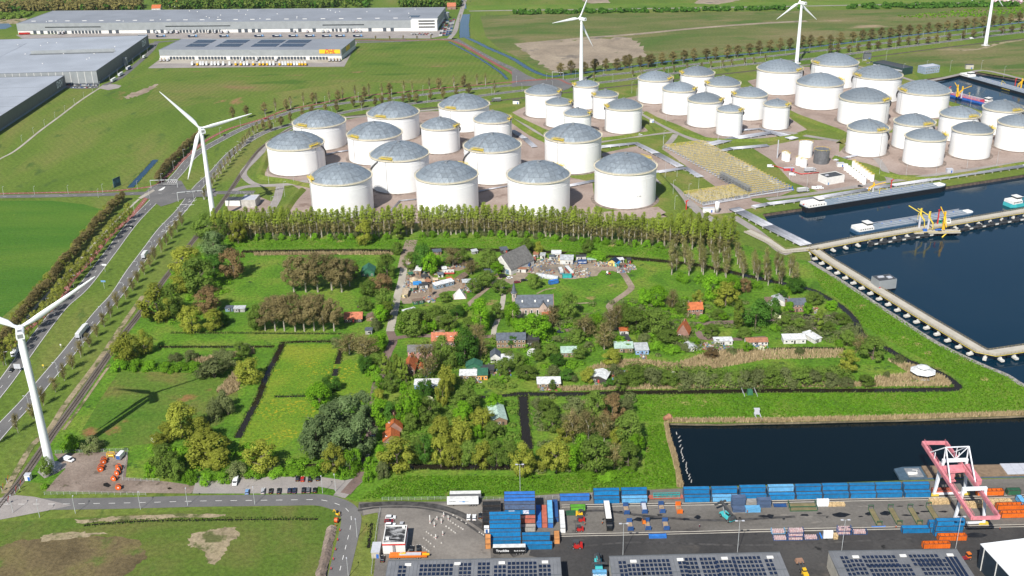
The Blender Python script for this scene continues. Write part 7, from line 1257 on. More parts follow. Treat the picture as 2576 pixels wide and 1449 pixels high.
for x,y,lb in((2385,1045,'green pump shelter with a railed bridge on the dike'),):
 p=G(1888,997);t=thing('pump_station',lb,'pump station',(p.x,p.y+2,.1));ob('cabinet',MB().box(0,0,.2,3,3,2.6,taper=.8),WM['green'],t)
 for s in(-3.4,3.4):ob('railing',MB().bar((s,-3,1.2),(s,6,1.2),.12).bar((s,-3,.6),(s,6,.6),.1).box(s,-3,0,.15,.15,1.3).box(s,2,0,.15,.15,1.3),M_lgrey,t)
p=G(1910,1058);t=thing('outlet_gate','white steel outlet gate on the dike slope','sluice',(p.x,p.y+4,.1));ob('frame',MB().box(0,2,0,2.6,.4,3).box(-1.3,-1,-1,.35,7,2).box(1.3,-1,-1,.35,7,2),M_lgrey,t);ob('platform',MB().box(0,2.6,3,3,1.6,.15),M_lgrey,t)
p=G(1678,1057);t=thing('mooring_buoy','rusty brown buoy lying on the dike corner','buoy',(p.x,p.y,.1),.5);ob('body',MB().cyl((-2,0,1.4),(1.5,0,1.4),1.0,1.9,14).cyl((1.5,0,1.4),(2.6,0,1.4),1.9,1.0,14),RM['rust'],t)
MJ=[pm('junk_%d'%i,c,.7,var=.2)for i,c in enumerate(((.52,.51,.48),(.33,.25,.17),(.27,.09,.06),(.09,.17,.30),(.22,.22,.21),(.40,.33,.22),(.15,.16,.13)))]
random.seed(21)
for x,y,w_,d_,n_ in((*C2_(820,380),9,5,60),(*C2_(1400,520),8,7,60),(*C2_(1520,540),8,6,40),(*C2_(1720,355),6,3,40),(*C2_(2150,480),9,4,70),(*C2_(650,480),4,4,30),(*C1(600,1010),9,4,50),(*C1(1060,510),8,4,50),(*C1(680,640),4,7,40),(*C1(1700,960),12,4,60),(*C1(800,1200),8,4,30),(*C3(2350,1110),6,2,25),(*C3(1650,1430),10,2,30),(*T(2,2,900,950),8,4,40),(*T(2,2,1090,890),9,5,50),(*T(2,2,360,1005),9,3,40),(*T(2,2,2080,590),16,4,70),(*T(2,2,1320,690),4,3,20),(*T(2,2,2480,580),10,2,30),(*C2_(2240,440),8,4,60),(*T(1,2,1000,300),4,3,20),(*T(3,2,470,230),6,3,30),(*C1(1150,560),9,3,30),(*T(1,3,2200,300),12,2,30),(*C1(450,560),6,10,50),(*C1(1300,520),14,4,50),(*C1(950,620),12,6,40),(*C1(350,900),5,8,40),(*C1(1550,1010),10,3,40),(*C2_(1060,350),14,4,60),(*C2_(1330,400),12,4,40),(*C2_(900,560),12,6,60),(*C2_(1800,400),10,3,40),(*T(2,2,1900,600),14,3,40),(*C3(2200,1200),14,6,50),(*C3(700,1250),7,5,30)):
 p=G(x,y);mb=MB()
 for k in range(int(n_*1.7)):mb.cur=random.randrange(7);s=U(.4,1.7);mb.box(p.x+U(-w_,w_)/2,p.y+U(-d_,d_)*1.3,.08,s,U(.25,1.0),U(.2,.9),U(0,3))
 me=mb.mesh('scrap_heap',MJ);tag(ob('scrap_heap',me),'scattered garden junk and scrap around the huts','scrap heap',kind='stuff')
# ================================================================== trees and shrubs
M_bark=pm('bark',(.15,.12,.09),.9,var=.25,scale=1.5);M_barkp=pm('pale_bark',(.34,.31,.25),.9,var=.2,scale=1.2)
KD={'O':(10,9,.08,'r',34,.30,1500,.62,(.050,.082,.014),(.100,.146,.028),0,0),'W':(10,9,.05,'r',40,.27,1600,.60,(.096,.112,.014),(.178,.190,.033),0,0),'G':(10,9,.08,'r',34,.30,1500,.66,(.050,.120,.008),(.120,.228,.014),0,0),'D':(10,9,.06,'r',34,.30,1500,.66,(.024,.062,.009),(.052,.115,.018),0,0),'B':(10,9,.10,'r',34,.28,1300,.60,(.080,.056,.026),(.140,.098,.046),60,0),'S':(10,9,.03,'r',44,.26,1900,.60,(.054,.084,.032),(.104,.144,.060),0,0),'L':(12,4,.03,'c',30,.34,1100,.60,(.062,.092,.014),(.118,.160,.026),0,0),'N':(10,9,.22,'v',34,.26,420,.50,(.090,.080,.030),(.170,.145,.065),520,1),'P':(18,11,.24,'r',44,.26,1700,.70,(.084,.072,.031),(.142,.118,.055),120,1),'T':(22,5.6,.16,'c',90,.18,820,.56,(.122,.112,.044),(.172,.154,.066),260,1),'Q':(17,5.5,.30,'c',60,.22,170,.5,(.150,.128,.062),(.205,.178,.090),420,1),'K':(11,5.5,.24,'c',44,.26,680,.55,(.092,.078,.032),(.150,.126,.054),160,0),'R':(4,7,.0,'d',26,.28,900,.46,(.060,.074,.028),(.110,.128,.050),60,0),'V':(3.5,7,.0,'d',26,.28,900,.46,(.060,.130,.010),(.108,.205,.016),0,0),'X':(4,5,.0,'d',20,.30,700,.42,(.16,.18,.08),(.62,.62,.52),0,0),'Y':(11,7,.25,'r',34,.28,800,.55,(.098,.108,.020),(.170,.178,.036),90,0)}
KP={'O':'olive green tree','W':'golden green willow','G':'bright green tree','D':'dark green tree','B':'reddish brown tree','S':'silver grey poplar','L':'slim lombardy poplar','N':'almost leafless tree','P':'tall brown poplar','T':'tall pale green poplar','Q':'thin bare poplar','K':'brown roadside tree','R':'grey green bush','V':'bright green bush','X':'white blossoming bush','Y':'yellow green roadside tree'}
KN={'O':'broadleaf_tree','W':'willow_tree','G':'bright_green_tree','D':'chestnut_tree','B':'copper_tree','S':'silver_poplar_tree','L':'lombardy_poplar_tree','N':'leafless_tree','P':'brown_poplar_tree','T':'poplar_tree','Q':'young_poplar_tree','K':'roadside_tree','R':'grey_green_bush','V':'leafy_bush','X':'blossom_bush','Y':'verge_tree'}  # bright green and grey green kinds are told apart by colour; species unknown
TM={}
def build_tree(k,seed):
 H0,W0,cb,sh,nb,br,nl,ls,c0,c1,tw,bk=KD[k];random.seed(seed*31+ord(k));cr=MB();z0=H0*cb;Hc=H0-z0;bl=[];Rr=W0/2
 while len(bl)<nb:
  u=U(.04,.97);a=U(0,2*pi);r=math.sqrt(R())
  env={'r':math.sqrt(max(0,1-(2*u-.92)**2/1.1)),'c':(math.sin(pi*u**.8)**.55)if 0<u<1 else 0,'v':.35+.65*math.sin(pi*min(1,u*.85+.1)),'d':math.sqrt(max(0,1-u*u))}[sh]
  rb=Rr*br*U(.65,1.3)*(1.15 if sh=='c' else 1);q=max(0,Rr*env-rb*.55)*r**.6
  bl.append((Vector((q*cos(a),q*sin(a),z0+Hc*u*.95)),rb))
 ax=Vector((0,0,z0+Hc*.45))
 nl=int(nl*2.6);ls*=.64
 for i in range(nl):
  c,rb=bl[i%nb];d=Vector((random.gauss(0,1),random.gauss(0,1),random.gauss(.25,1))).normalized();p=c+d*rb*U(.6,1.08);p.z=max(.1,min(H0,p.z))
  n=(d*.9+(p-ax).normalized()*.7+Vector((random.gauss(0,.3),random.gauss(0,.3),.6+random.gauss(0,.22)))).normalized();e=n.orthogonal().normalized();f=n.cross(e);t=U(0,pi);e,f=e*cos(t)+f*sin(t),f*cos(t)-e*sin(t);s=ls*U(.5,1.25)*.5
  cr.add([p-e*s-f*s*.7,p+e*s-f*s*.7,p+e*s*.6+f*s,p-e*s*.6+f*s],[(0,1,2,3)])
 for i in range(tw):
  c,rb=bl[i%nb];b=Vector((c.x*.25,c.y*.25,c.z-Hc*U(.08,.25)));d=(c-b)+Vector((random.gauss(0,1),random.gauss(0,1),random.gauss(.5,.6)))*rb*.9;s=Vector((random.gauss(0,1),random.gauss(0,1),0)).normalized()*.07
  cr.add([b-s,b+s,b+d],[(0,1,2)])
 tr=MB()
 if sh=='d':
  for i in range(4):a=U(0,6.28);tr.cyl((0,0,0),(cos(a)*Rr*.4,sin(a)*Rr*.4,H0*.6),.1,.04,5)
 else:
  tr.cyl((0,0,-.1),(0,0,H0*(.5 if sh!='c' else .9)),.02*H0+.05,.06 if sh=='c' else .012*H0,7)
  for i in range(6 if sh!='c' else 3):c=bl[i][0];zz=min(c.z*.6,H0*.45);tr.cyl((0,0,zz),c,.008*H0+.04,.03,5)
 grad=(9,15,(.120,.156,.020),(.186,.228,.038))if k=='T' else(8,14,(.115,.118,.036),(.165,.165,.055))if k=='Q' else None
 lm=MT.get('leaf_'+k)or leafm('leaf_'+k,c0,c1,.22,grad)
 return tr.mesh('trunk',M_barkp if bk else M_bark),cr.mesh('crown',lm)
def tree_meshes(k):
 if k not in TM:TM[k]=[build_tree(k,s)for s in range(4 if k in 'OWTGRV' else 3)]
 return TM[k]
LM=[(1345,800,'the church'),(1285,680,'the big barn'),(889,812,'the red tiled cottage'),(1118,873,'the orange terrace roof'),(1000,1095,'the brick roadside cottage'),(1257,1070,'the mint roofed barn'),(1716,850,'the steep orange cottage'),(2003,785,'the brick farmhouse'),(125,1175,'the nearest turbine'),(700,1225,'the parking lot'),(1320,1060,'the dark canal arm'),(538,556,'the second turbine'),(2330,955,'the white pavilion'),(760,960,'the flower meadow'),(1382,976,'the cabin beside the moat'),(1157,752,'the pyramid tent'),(1615,892,'the sky blue cabin'),(2064,862,'the solar cabin'),(370,1000,'the turbine shadow'),(640,700,'the green paddock'),(1505,962,'the tilted white roof'),(1075,975,'the long blue cabin')]
def tlabel(k,x,y):
 lx,ly,nm=min(LM,key=lambda q:(q[0]-x)**2+((q[1]-y)*1.7)**2);dx,dy=x-lx,(y-ly)*1.7
 return f"{KP[k]} {('left of' if dx < 0 else 'right of') if abs(dx) > abs(dy) else ('behind' if dy < 0 else 'in front of')} {nm}"
tn=0
def tree(k,p,h,w,label,group):
 global tn;H0,W0=KD[k][:2];ms=tree_meshes(k);tr,cr=ms[tn%len(ms)];tn+=1;bush=k in 'RVX'
 t=thing(KN[k],label,'bush' if bush else 'tree',(p.x,p.y,.05),U(0,6.28),group,(w/W0,w/W0,h/H0));ob('stems' if bush else 'trunk',tr,None,t);ob('crown',cr,None,t);return t
VT={'O':'520,598,535,60 560,600,545,45 500,735,650,90 440,800,715,60 610,900,860,40 420,1195,1120,75 445,1205,1155,45 120,1195,1150,35 648,830,765,45 975,700,640,50 930,745,705,50 920,780,745,40 970,790,725,50 945,920,890,40 985,985,940,45 1115,915,845,50 1130,925,870,45 1035,1080,1040,50 1075,1065,1000,60 1170,1030,975,70 1055,1150,1100,40 1180,1172,1110,50 1250,1172,1110,50 1285,1175,1110,50 1380,1050,1005,50 1390,1085,1030,50 1495,1060,985,60 1585,1120,1035,70 1500,1190,1100,80 1580,1180,1115,60 1430,800,735,50 1450,860,830,45 1600,835,775,70 1650,835,780,75 1680,860,830,60 1805,800,780,40 1460,900,870,40 1385,895,865,40 1325,950,920,60 1390,980,955,18 1595,965,920,60 1680,970,935,50 1850,970,935,45 1940,970,925,60 2010,968,925,60 2195,905,850,65 2130,870,830,40 2085,835,810,35 2120,815,790,40 1975,820,795,40 2010,825,800,35 2045,765,735,45 2180,970,945,40 1035,675,635,45 1165,665,625,35 1230,680,625,50 1225,720,680,50 1260,740,705,40 1195,735,700,40 1040,840,780,80 1130,830,790,45 1180,830,800,40 1325,640,600,45 1345,725,690,35 1480,640,600,30 1160,880,840,40 1270,940,900,45 1300,920,890,40 1240,1100,1060,45 1560,980,945,40 1900,960,930,45 1000,640,610,30 1095,800,770,40 1250,800,765,40 1570,800,765,45 1720,790,755,40 1460,830,800,40 1355,905,880,35 1790,845,815,40 1870,850,825,40 1120,760,735,30','W':'600,612,552,45 470,690,620,80 455,735,690,60 400,805,715,85 485,835,765,60 540,832,778,50 320,905,838,75 365,890,830,45 630,960,900,70 460,1100,1015,85 425,1110,1060,45 510,1120,1050,60 525,1165,1085,110 555,1180,1130,60 400,1125,1090,45 660,1185,1110,80 840,1195,1115,65 955,1010,980,35 1125,990,915,45 1115,1020,945,35 1215,1080,1025,60 1110,1120,1050,70 1160,1115,1050,60 1000,1180,1105,90 1110,1175,1090,50 1140,1175,1115,55 1215,1172,1110,55 1315,1195,1115,65 1400,1190,1100,70 1370,1185,1120,45 1555,1120,1070,40 1755,770,730,30 1825,770,708,65 1540,915,880,55 1480,960,925,40 2130,935,880,52 1355,640,605,25 920,615,553,48 1060,830,790,50 1425,1110,1060,45','G':'805,1028,965,62 955,880,835,50 960,810,765,40 1030,1070,960,60 960,1070,1005,55 1165,1060,1010,45 1245,1030,990,45 1205,1105,1065,30 960,1175,1120,30 1435,1185,1120,50 1600,1140,1090,40 1350,850,785,75 1290,825,760,40 1310,840,800,40 1500,835,785,40 1530,870,840,30 1655,770,720,50 1620,770,725,35 1770,810,790,25 1820,805,785,25 1790,755,690,50 1840,745,690,40 2090,780,755,30 2030,790,760,25 1985,785,760,30 1058,672,645,28 1082,688,635,40 1100,672,640,30 1250,690,660,35 1010,835,810,25 1070,840,805,25 1090,835,805,22 1210,830,750,55 1150,860,825,30 1560,870,845,30 1880,885,860,25','D':'560,820,785,35 830,985,945,40 843,985,950,30 920,935,895,40 1170,915,825,70 990,1075,1010,40 1070,1000,955,45 1070,1160,1095,45 1900,825,755,65 1400,920,890,40 1430,955,930,40 1530,975,955,28 2000,735,700,50 1965,760,730,30 1940,800,750,40 1065,680,612,50 1125,668,650,35 1150,800,770,35 1290,870,840,35 540,690,640,60','B':'590,700,625,65 525,785,722,70 960,735,690,60 1540,1060,990,60 1873,735,700,35 1790,900,875,35','S':'880,1090,995,90 835,1130,1020,90 800,1150,1045,80 910,1140,1050,80 870,1170,1080,90 790,1120,1060,60 920,1060,985,60 540,640,583,65 850,1100,1010,80','L':'892,700,650,25 975,805,755,28 970,950,880,20 983,955,890,16 998,955,885,18 1010,960,890,18 1022,962,900,16 1855,825,750,28 2056,835,770,22 1005,602,548,28','N':'880,890,840,70 920,900,845,75 1075,955,860,70 1210,900,845,50 1440,1110,1030,60 1480,1110,1030,50 1520,1110,1040,50 1545,1180,1115,50 1470,850,795,60 1520,880,815,60 1535,840,775,45 1550,830,760,40 1690,780,730,40 2165,890,840,45 1140,670,622,50 1185,690,655,45 1200,850,815,45 1290,760,720,30 1390,820,770,45','P':'740,735,645,55 770,735,640,55 800,735,635,60 835,730,640,60 860,735,645,60 880,720,650,45 668,832,760,50 693,833,745,50 716,833,740,50 743,834,735,55 766,834,740,50 791,833,738,55 815,833,740,50 841,833,745,50 690,790,745,50','R':'580,920,885,45 555,900,880,50 480,905,880,40 540,950,905,90 520,945,920,35 540,1055,1010,45 560,1035,985,60 575,1045,1000,40 235,1132,1100,55 600,1198,1165,60 690,1185,1160,40 945,830,800,30 845,870,850,30 965,1200,1160,35 1350,1030,1000,35 1450,1050,1000,50 1575,1050,1000,50 1390,945,920,40 1545,945,915,45 1640,970,925,60 1720,972,935,50 1760,972,935,50 1795,965,940,35 1835,970,940,45 1870,972,935,50 1905,972,930,50 1975,968,925,60 2045,968,935,55 2090,968,940,50 2130,970,950,40 2030,830,810,30 2230,950,935,20 2260,910,895,40 440,905,890,40 620,880,865,30 1440,960,945,30 1500,820,800,30 1620,860,840,35 1060,795,780,30 1110,815,795,35 1280,905,885,30 1350,880,860,30 2100,800,785,30 1400,860,845,30 1480,875,860,30 1720,880,865,40 1840,890,875,30 2010,890,875,30 1700,640,620,40 1420,1080,1040,40','V':'300,930,905,45 345,928,905,45 380,928,908,45 420,932,912,45 455,930,912,45 490,930,912,45 385,1195,1160,50 180,1130,1095,50 112,1228,1218,18 480,1212,1185,40 520,1215,1190,45 560,1210,1190,45 740,1190,1175,50 790,1195,1178,50 700,1195,1178,50 640,1200,1180,50 860,1195,1175,45 880,1190,1135,50 900,1180,1130,40 940,940,920,40 950,962,940,30 952,985,962,30 945,1008,988,30 930,1180,1150,30 950,1195,1165,35 925,1210,1185,30 1465,1170,1095,50 1500,650,632,60 1440,648,636,40 1530,820,805,25 1580,880,865,30 1650,880,860,40 1690,885,868,45 1745,870,850,40 1480,1200,1188,60 1530,1202,1190,60 1580,1195,1180,50 1100,900,885,35 1190,900,885,30 1265,960,945,25 1170,780,765,30 1330,790,775,30 1760,830,815,30 1560,780,765,25 1950,830,815,30 2110,870,855,25','X':'390,1118,1093,18 1080,1015,998,30 1955,800,785,25 1990,965,935,35 1690,955,935,25 1060,820,805,20 1720,772,755,25 1915,880,870,18'}
random.seed(77)
for k,s in VT.items():
 for e in s.split():
  x,y,tp,w=map(float,e.split(','));p=G(x,y);tree(k,p,max(2.0,hgt(x,y,tp)),w/ppm(x,y)*1.12,tlabel(k,x,y),'trees and bushes of the village')
def trow(k,pts,step,h,w,label,jit=.6,group=None):
 for p,a in along(line(pts,5),step):tree(k,Vector((p.x+U(-jit,jit),p.y+U(-jit,jit),0)),h*U(.85,1.15),w*U(.85,1.15),label,group or 'trees along the main road')
trow('Y',[(-24,900),(56,799),(101,744),(146,689),(186,639),(226,589),(266,544),(308,503)],9,8,6.5,'olive tree in the hedge row beside the dark green field',1.4)
trow('K',[(-20,905),(60,802),(105,747),(150,692),(190,642),(230,592),(270,547),(312,505)],7,9,7,'bushy brown tree in the hedge row beside the dark green field',1.0)
trow('Y',[(10,920),(60,862),(95,827),(130,790),(165,737),(200,694),(236,655),(272,612),(303,576),(338,540)],12.5,13,8,'yellow green tree between the red cycle path and the carriageway')
trow('K',[(395,462),(420,430),(450,398),(480,370),(510,345)],5,9,7,'bushy brown tree beside the blue ditch above the junction',.8)
trow('N',TL(0,2,(-40,1580),(210,1440),(640,955),(880,610),(1120,295),(1270,105))+TL(0,1,(1400,1385),(1530,1215),(1650,1060),(1760,915),(1865,780)),14,11,6,'almost leafless tree between the carriageway and the railway')
trow('Q',TL(0,1,(2060,560),(2185,355),(2325,180),(2400,100))+[(640,335),(700,305)],12,10,5,'thin leafless tree right of the second turbine')
def tpts(k,c,r_,pts,h,w,label,dy=0):
 for x,y in pts:tree(k,G(*T(c,r_,x,y+dy)),h*U(.9,1.1),w*U(.85,1.15),label,'trees along the main road')
tpts('K',1,0,[(-90,1190),(90,1150),(310,1120),(575,1050),(830,1030),(1095,1000),(1345,960),(1840,920),(2085,880),(-230,1210)],15,7.5,'brown tree in the middle row behind the big tanks')
tpts('Q',1,0,[(200,1120),(350,1090),(480,1060),(610,1050),(740,1030),(875,1010),(1000,990),(1140,975),(1270,960),(1490,940),(1575,935),(1745,905),(1860,890),(1990,870),(2100,865),(2225,855),(2310,850),(2400,940)],16,6,'thin pinkish brown tree along the far side of the main road')
tpts('K',1,0,[(80,1320),(150,1320),(260,1280),(350,1240),(470,1190),(570,1170),(700,1150),(815,1130),(980,1085),(1070,1090),(1200,1070),(1270,1070),(1350,1060),(1480,1040),(1540,1030),(1615,1040),(1755,1010),(1885,1000),(2020,980),(2140,950)],12,7,'brown tree in the front row behind the big tanks')
tpts('K',2,0,[(490,760),(593,740),(725,745),(835,730),(945,720),(1055,710),(1140,690),(1180,690),(1290,680),(1370,680),(1400,675),(1510,655),(1615,650),(1730,635),(1830,620),(1953,605),(2045,605),(2165,590),(2270,575),(2385,560),(2480,545)],16.5,12,'brown tree in the ditch side row right of the third turbine')
tpts('Q',2,0,[(825,815),(1215,770),(1300,760),(1530,740),(1630,730),(1760,705),(1910,690),(2000,680),(2120,665),(2210,655),(2340,640),(2430,640),(2550,610)],10,6,'thin leafless tree between the carriageways right of the third turbine')
tpts('K',3,0,[(20,520),(115,515),(220,500),(340,490),(420,480),(525,470),(622,460),(722,450),(850,430),(945,420),(1040,405),(1135,395),(1225,385),(1320,375),(1415,362),(1510,358),(1610,345),(1705,335),(1795,320),(1890,312),(1980,300),(2070,290),(2160,280),(2260,275),(2340,260),(2435,250),(2520,230)],16.5,12.5,'brown tree in the ditch side row toward the upper right')
tpts('K',3,0,[(625,535),(700,530),(815,525),(905,515),(1010,500),(1105,492),(1215,478),(1310,465),(1410,455),(1500,448),(1605,440),(1695,428),(1815,410),(1960,392),(2060,382),(2180,365),(2360,340),(2450,330),(2550,318)],11,9,'brown tree between the carriageways toward the upper right')
random.seed(14);BG='poplars of the belt before the tanks'
BL=[(545,601),(640,599),(780,598),(900,596),(985,594),(1050,586)],[(1062,590),(1200,590),(1288,592),(1420,598),(1540,609),(1650,618),(1705,622)]
for seg in BL:
 for dy,st,lb in((0,4.7,'front row of the poplar belt'),(-7,5.2,'second row of the poplar belt')):
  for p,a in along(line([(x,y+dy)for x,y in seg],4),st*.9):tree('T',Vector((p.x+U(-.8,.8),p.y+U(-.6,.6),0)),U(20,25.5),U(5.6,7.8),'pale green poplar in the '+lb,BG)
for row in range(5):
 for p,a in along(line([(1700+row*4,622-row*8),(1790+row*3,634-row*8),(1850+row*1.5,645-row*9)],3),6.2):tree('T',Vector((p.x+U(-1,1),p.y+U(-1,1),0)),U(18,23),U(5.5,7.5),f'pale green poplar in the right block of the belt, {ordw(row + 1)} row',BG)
for row in range(5):
 for p,a in along(line([(1696,690-row*10),(1800,697-row*10),(1890,708-row*10),(2010,728-row*10)],3),9):tree('Q',Vector((p.x+U(-2,2),p.y+U(-2,2),0)),U(14,18),U(5,7),f'thin bare poplar in the sparse plantation, {ordw(row + 1)} row from the front','sparse poplar plantation')
trow('V',[(555,606),(760,603),(980,600)],9,4.5,7,'bright bush under the left part of the poplar belt',2,BG);trow('V',[(1060,597),(1300,597),(1550,614),(1700,628)],10,4.5,7,'bright bush under the right part of the poplar belt',2,BG);trow('R',[(560,604),(980,598)],14,4,7,'grey green bush under the left part of the poplar belt',2,BG);trow('R',[(1070,595),(1300,595),(1690,626),(1850,650)],14,4,7,'grey green bush under the right part of the poplar belt',2,BG)
trow('V',[(1700,704),(1800,712),(1890,722),(2000,742)],8,5,8,'green bush along the sparse plantation',3,'sparse poplar plantation')
trow('K',[(945,100),(1020,99),(1110,98)],20,6,3,'young tree in front of the long warehouse',.3)
def mass(name,polys,n,hgts,w,mat,label,per=26,ls=1.6,jit=.35):
 mb=MB()
 for poly in polys:
  wv=[tuple(G(*q).xy)for q in poly];x0,x1=min(q[0]for q in wv),max(q[0]for q in wv);y0,y1=min(q[1]for q in wv),max(q[1]for q in wv);k=0;tries=0
  while k<n and tries<n*40:
   tries+=1;c=(U(x0,x1),U(y0,y1))
   if not inside(c,wv):continue
   k+=1;h=U(*hgts);r=w*U(.7,1.3)
   for _ in range(per):
    d=Vector((random.gauss(0,1),random.gauss(0,1),random.gauss(.3,1))).normalized();p=Vector((c[0]+d.x*r,c[1]+d.y*r,max(.1,h*(.52+.48*d.z))));nn_=(d+Vector((U(-jit,jit),U(-jit,jit),.4))).normalized();e=nn_.orthogonal().normalized();f=nn_.cross(e);s=ls*U(.5,1.2)
    mb.add([p-e*s-f*s,p+e*s-f*s,p+e*s+f*s,p-e*s+f*s],[(0,1,2,3)])
 return tag(ob(name,mb,mat),label,kind='stuff')
random.seed(31)
WB=[[(-20,22),(100,17),(360,14),(352,27),(100,29),(-20,34)]];WA=[[(380,-6),(500,-8),(640,-10),(930,-8),(935,20),(640,24),(450,26),(400,24)],[(1012,-12),(1150,-12),(1155,18),(1100,20),(1010,18)]]
mass('woodland',WB,420,(11,16),5,leafm('wood_brown',(.06,.058,.02),(.135,.115,.042),.2),'olive brown wood behind the long warehouse');mass('woodland',WA,420,(12,18),6,leafm('wood_green',(.035,.07,.014),(.115,.15,.032),.2),'green wood at the top edge behind the long warehouse')  # leaf colours of both far woods are lightened to suggest distance haze
mass('woodland',WB,60,(9,13),5,MT['leaf_D'],'dark green front trees of the far wood');mass('woodland',WA,130,(10,14),5,MT['leaf_D'],'dark green trees in the far wood');mass('woodland',[[(-20,34),(90,33),(60,48),(-20,50)]],90,(3,6),4,MT['leaf_O'],'scrub left of the long warehouse')
mass('conifer_hedge',[[(1290,33),(1700,27),(2030,21),(2030,25),(1700,31),(1290,38)],[(2130,18),(2480,12),(2560,12),(2560,17),(2300,22),(2130,23)]],170,(4,8),3.0,MT['leaf_D'],'dark hedge line along the far field');mass('blossom_trees',[[(2500,6),(2570,4),(2570,11),(2505,12)]],16,(6,9),4,leafm('blossom',(.30,.22,.24),(.55,.42,.45),.1),'pale pink blossoming trees at the top right')
mass('vineyard_rows',[[(2240,42),(2420,26),(2700,10),(2700,26),(2500,42),(2330,46)]],500,(1.4,2.2),.9,MT['leaf_G'],'rows of young green plants at the upper right',6,.8)
TH='low thicket between the village trees'
mass('thicket',[[(1010,790),(1180,770),(1130,830),(1000,840)],[(1040,860),(1260,850),(1300,900),(1290,985),(1040,1000),(985,940)],[(960,1005),(1290,1000),(1300,1165),(965,1165)]],130,(1.2,3.6),2.6,MT['leaf_O'],TH,90,.3);mass('thicket',[[(1345,1000),(1600,995),(1605,1185),(1345,1190)],[(1420,760),(1900,760),(1960,860),(1560,910),(1330,900)],[(1930,790),(2140,800),(2180,870),(1960,850)]],110,(1.2,3.6),2.6,MT['leaf_R'],TH,90,.3)
mass('thicket',[[(1310,780),(1450,790),(1560,860),(1420,940),(1310,960)],[(1560,760),(1750,750),(1760,900),(1600,880)],[(360,1130),(620,1120),(850,1180),(600,1190),(400,1195)],[(440,640),(620,610),(560,760),(420,830)]],80,(1,3),2.4,MT['leaf_V'],TH,90,.3);mass('thicket',[[(1575,930),(1800,940),(2150,935),(2140,972),(1580,975)]],150,(2.5,6),3.2,MT['leaf_O'],'scrub strip north of the moat',110,.32)
def tufts(name,polys,n,h,mat,label,wd=.35,lean=.4):
 mb=MB()
 for poly,m in zip(polys,n):
  wv=[tuple(G(*q).xy)for q in poly];x0,x1=min(q[0]for q in wv),max(q[0]for q in wv);y0,y1=min(q[1]for q in wv),max(q[1]for q in wv);k=0;tries=0
  while k<m and tries<m*30:
   tries+=1;c=(U(x0,x1),U(y0,y1))
   if not inside(c,wv):continue
   k+=1;a=U(0,pi);dx,dy=cos(a)*wd,sin(a)*wd;hh=h*U(.6,1.2);mb.add([(c[0]-dx,c[1]-dy,.04),(c[0]+dx,c[1]+dy,.04),(c[0]+U(-lean,lean)*hh,c[1]+U(-lean,lean)*hh,hh)],[(0,1,2)])
 return tag(ob(name,mb,mat),label,kind='stuff')
def strip(pts,a,b):return[(x,y+a)for x,y in pts]+[(x,y+b)for x,y in reversed(pts)]
RP=[[(1475,930),(1530,908),(1600,906),(1700,916),(1790,886),(1935,882),(1940,902),(1800,928),(1700,940),(1640,918),(1590,924)],strip([(1410,984),(1600,979),(1932,974),(2200,972),(2390,971)],-9,1),[(2200,962),(2330,958),(2392,968),(2376,950),(2310,924),(2230,905),(2290,940),(2200,950)],strip([(1680,1060),(1935,1060),(2250,1053),(2576,1042),(2700,1037)],-4,3),[(1671,1066),(1680,1068),(1686,1105),(1700,1144),(1711,1199),(1719,1226),(1704,1226),(1701,1190),(1689,1144),(1678,1105)],strip([(640,638),(760,637),(900,636),(990,637)],0,5),[(590,935),(612,945),(598,985),(560,1000),(545,985)],[(1440,1020),(1475,1010),(1440,1100),(1425,1090)],[(480,905),(640,880),(640,890),(500,915)],[(1930,880),(2120,880),(2125,900),(1935,905)]]
tufts('reed_bed',RP,(6000,5000,2600,8000,4500,2200,1200,1500,900,1300),2.0,M_reed,'dry tan reed along the moat and basin banks')
HB=[DIKE_E,[(905,1256),(1000,1198),(1310,1198),(1620,1192),(1632,1064),(1672,1068),(1692,1150),(1706,1222),(1400,1238),(1200,1248)],[(585,606),(1000,602),(1200,600),(1500,606),(1696,632),(1690,650),(1540,638),(1390,627),(1084,620),(620,624)]]
tufts('herb_layer',HB,(16000,9000,5000),.7,M_tuft,'lush bright green herbs on the dike',.5,.8)
mb=MB();random.seed(41)
for l,w,dk in BANKS:
 for s in(-1,1):
  for q,a in along(l,.55 if dk else 1.4):
   o=s*(w/2+U(-.5,.9));x,y=q.x-sin(a)*o,q.y+cos(a)*o;b=U(0,pi);hh=U(.5,1.3);mb.add([(x-cos(b)*.45,y-sin(b)*.45,.04),(x+cos(b)*.45,y+sin(b)*.45,.04),(x+U(-.4,.4),y+U(-.4,.4),hh)],[(0,1,2)])
tag(ob('bank_plants',mb,leafm('bank_leaves',(.030,.070,.010),(.120,.140,.040),.2)),'ragged grass and herbs on the ditch banks',kind='stuff')
# ================================================================== lamp posts, signs, fences, people
M_pole=pm('lamp_pole',(.52,.54,.55),.5,.2)
def lamp(x,y,h,rz,label,kind=1,group='lamp posts'):
 p=G(x,y);t=thing('lamp_post',label,'lamp post',(p.x,p.y,.05),rz,group);ob('pole',MB().cyl((0,0,0),(0,0,h),.13,.08,6),M_pole,t)
 for s in((1,)if kind==1 else(-1,1)):ob('arm',MB().bar((0,0,h),(s*1.5,0,h+.1),.1),M_pole,t);ob('lamp_head',MB().box(s*(1.8 if kind==1 else 1.4),0,h-.02,.9 if kind==1 else 1.1,.4 if kind==1 else .7,.2),M_lgrey,t)
for k,(x,y)in enumerate([T(0,3,*q)for q in((132,815),(760,820),(1415,780),(1890,742),(2565,730),(400,860))]+[T(1,3,672,618),T(1,3,803,600),T(1,3,1018,1060),T(1,3,930,1460)]):lamp(x,y,8.2,1.8,'grey lamp post along the lower road')
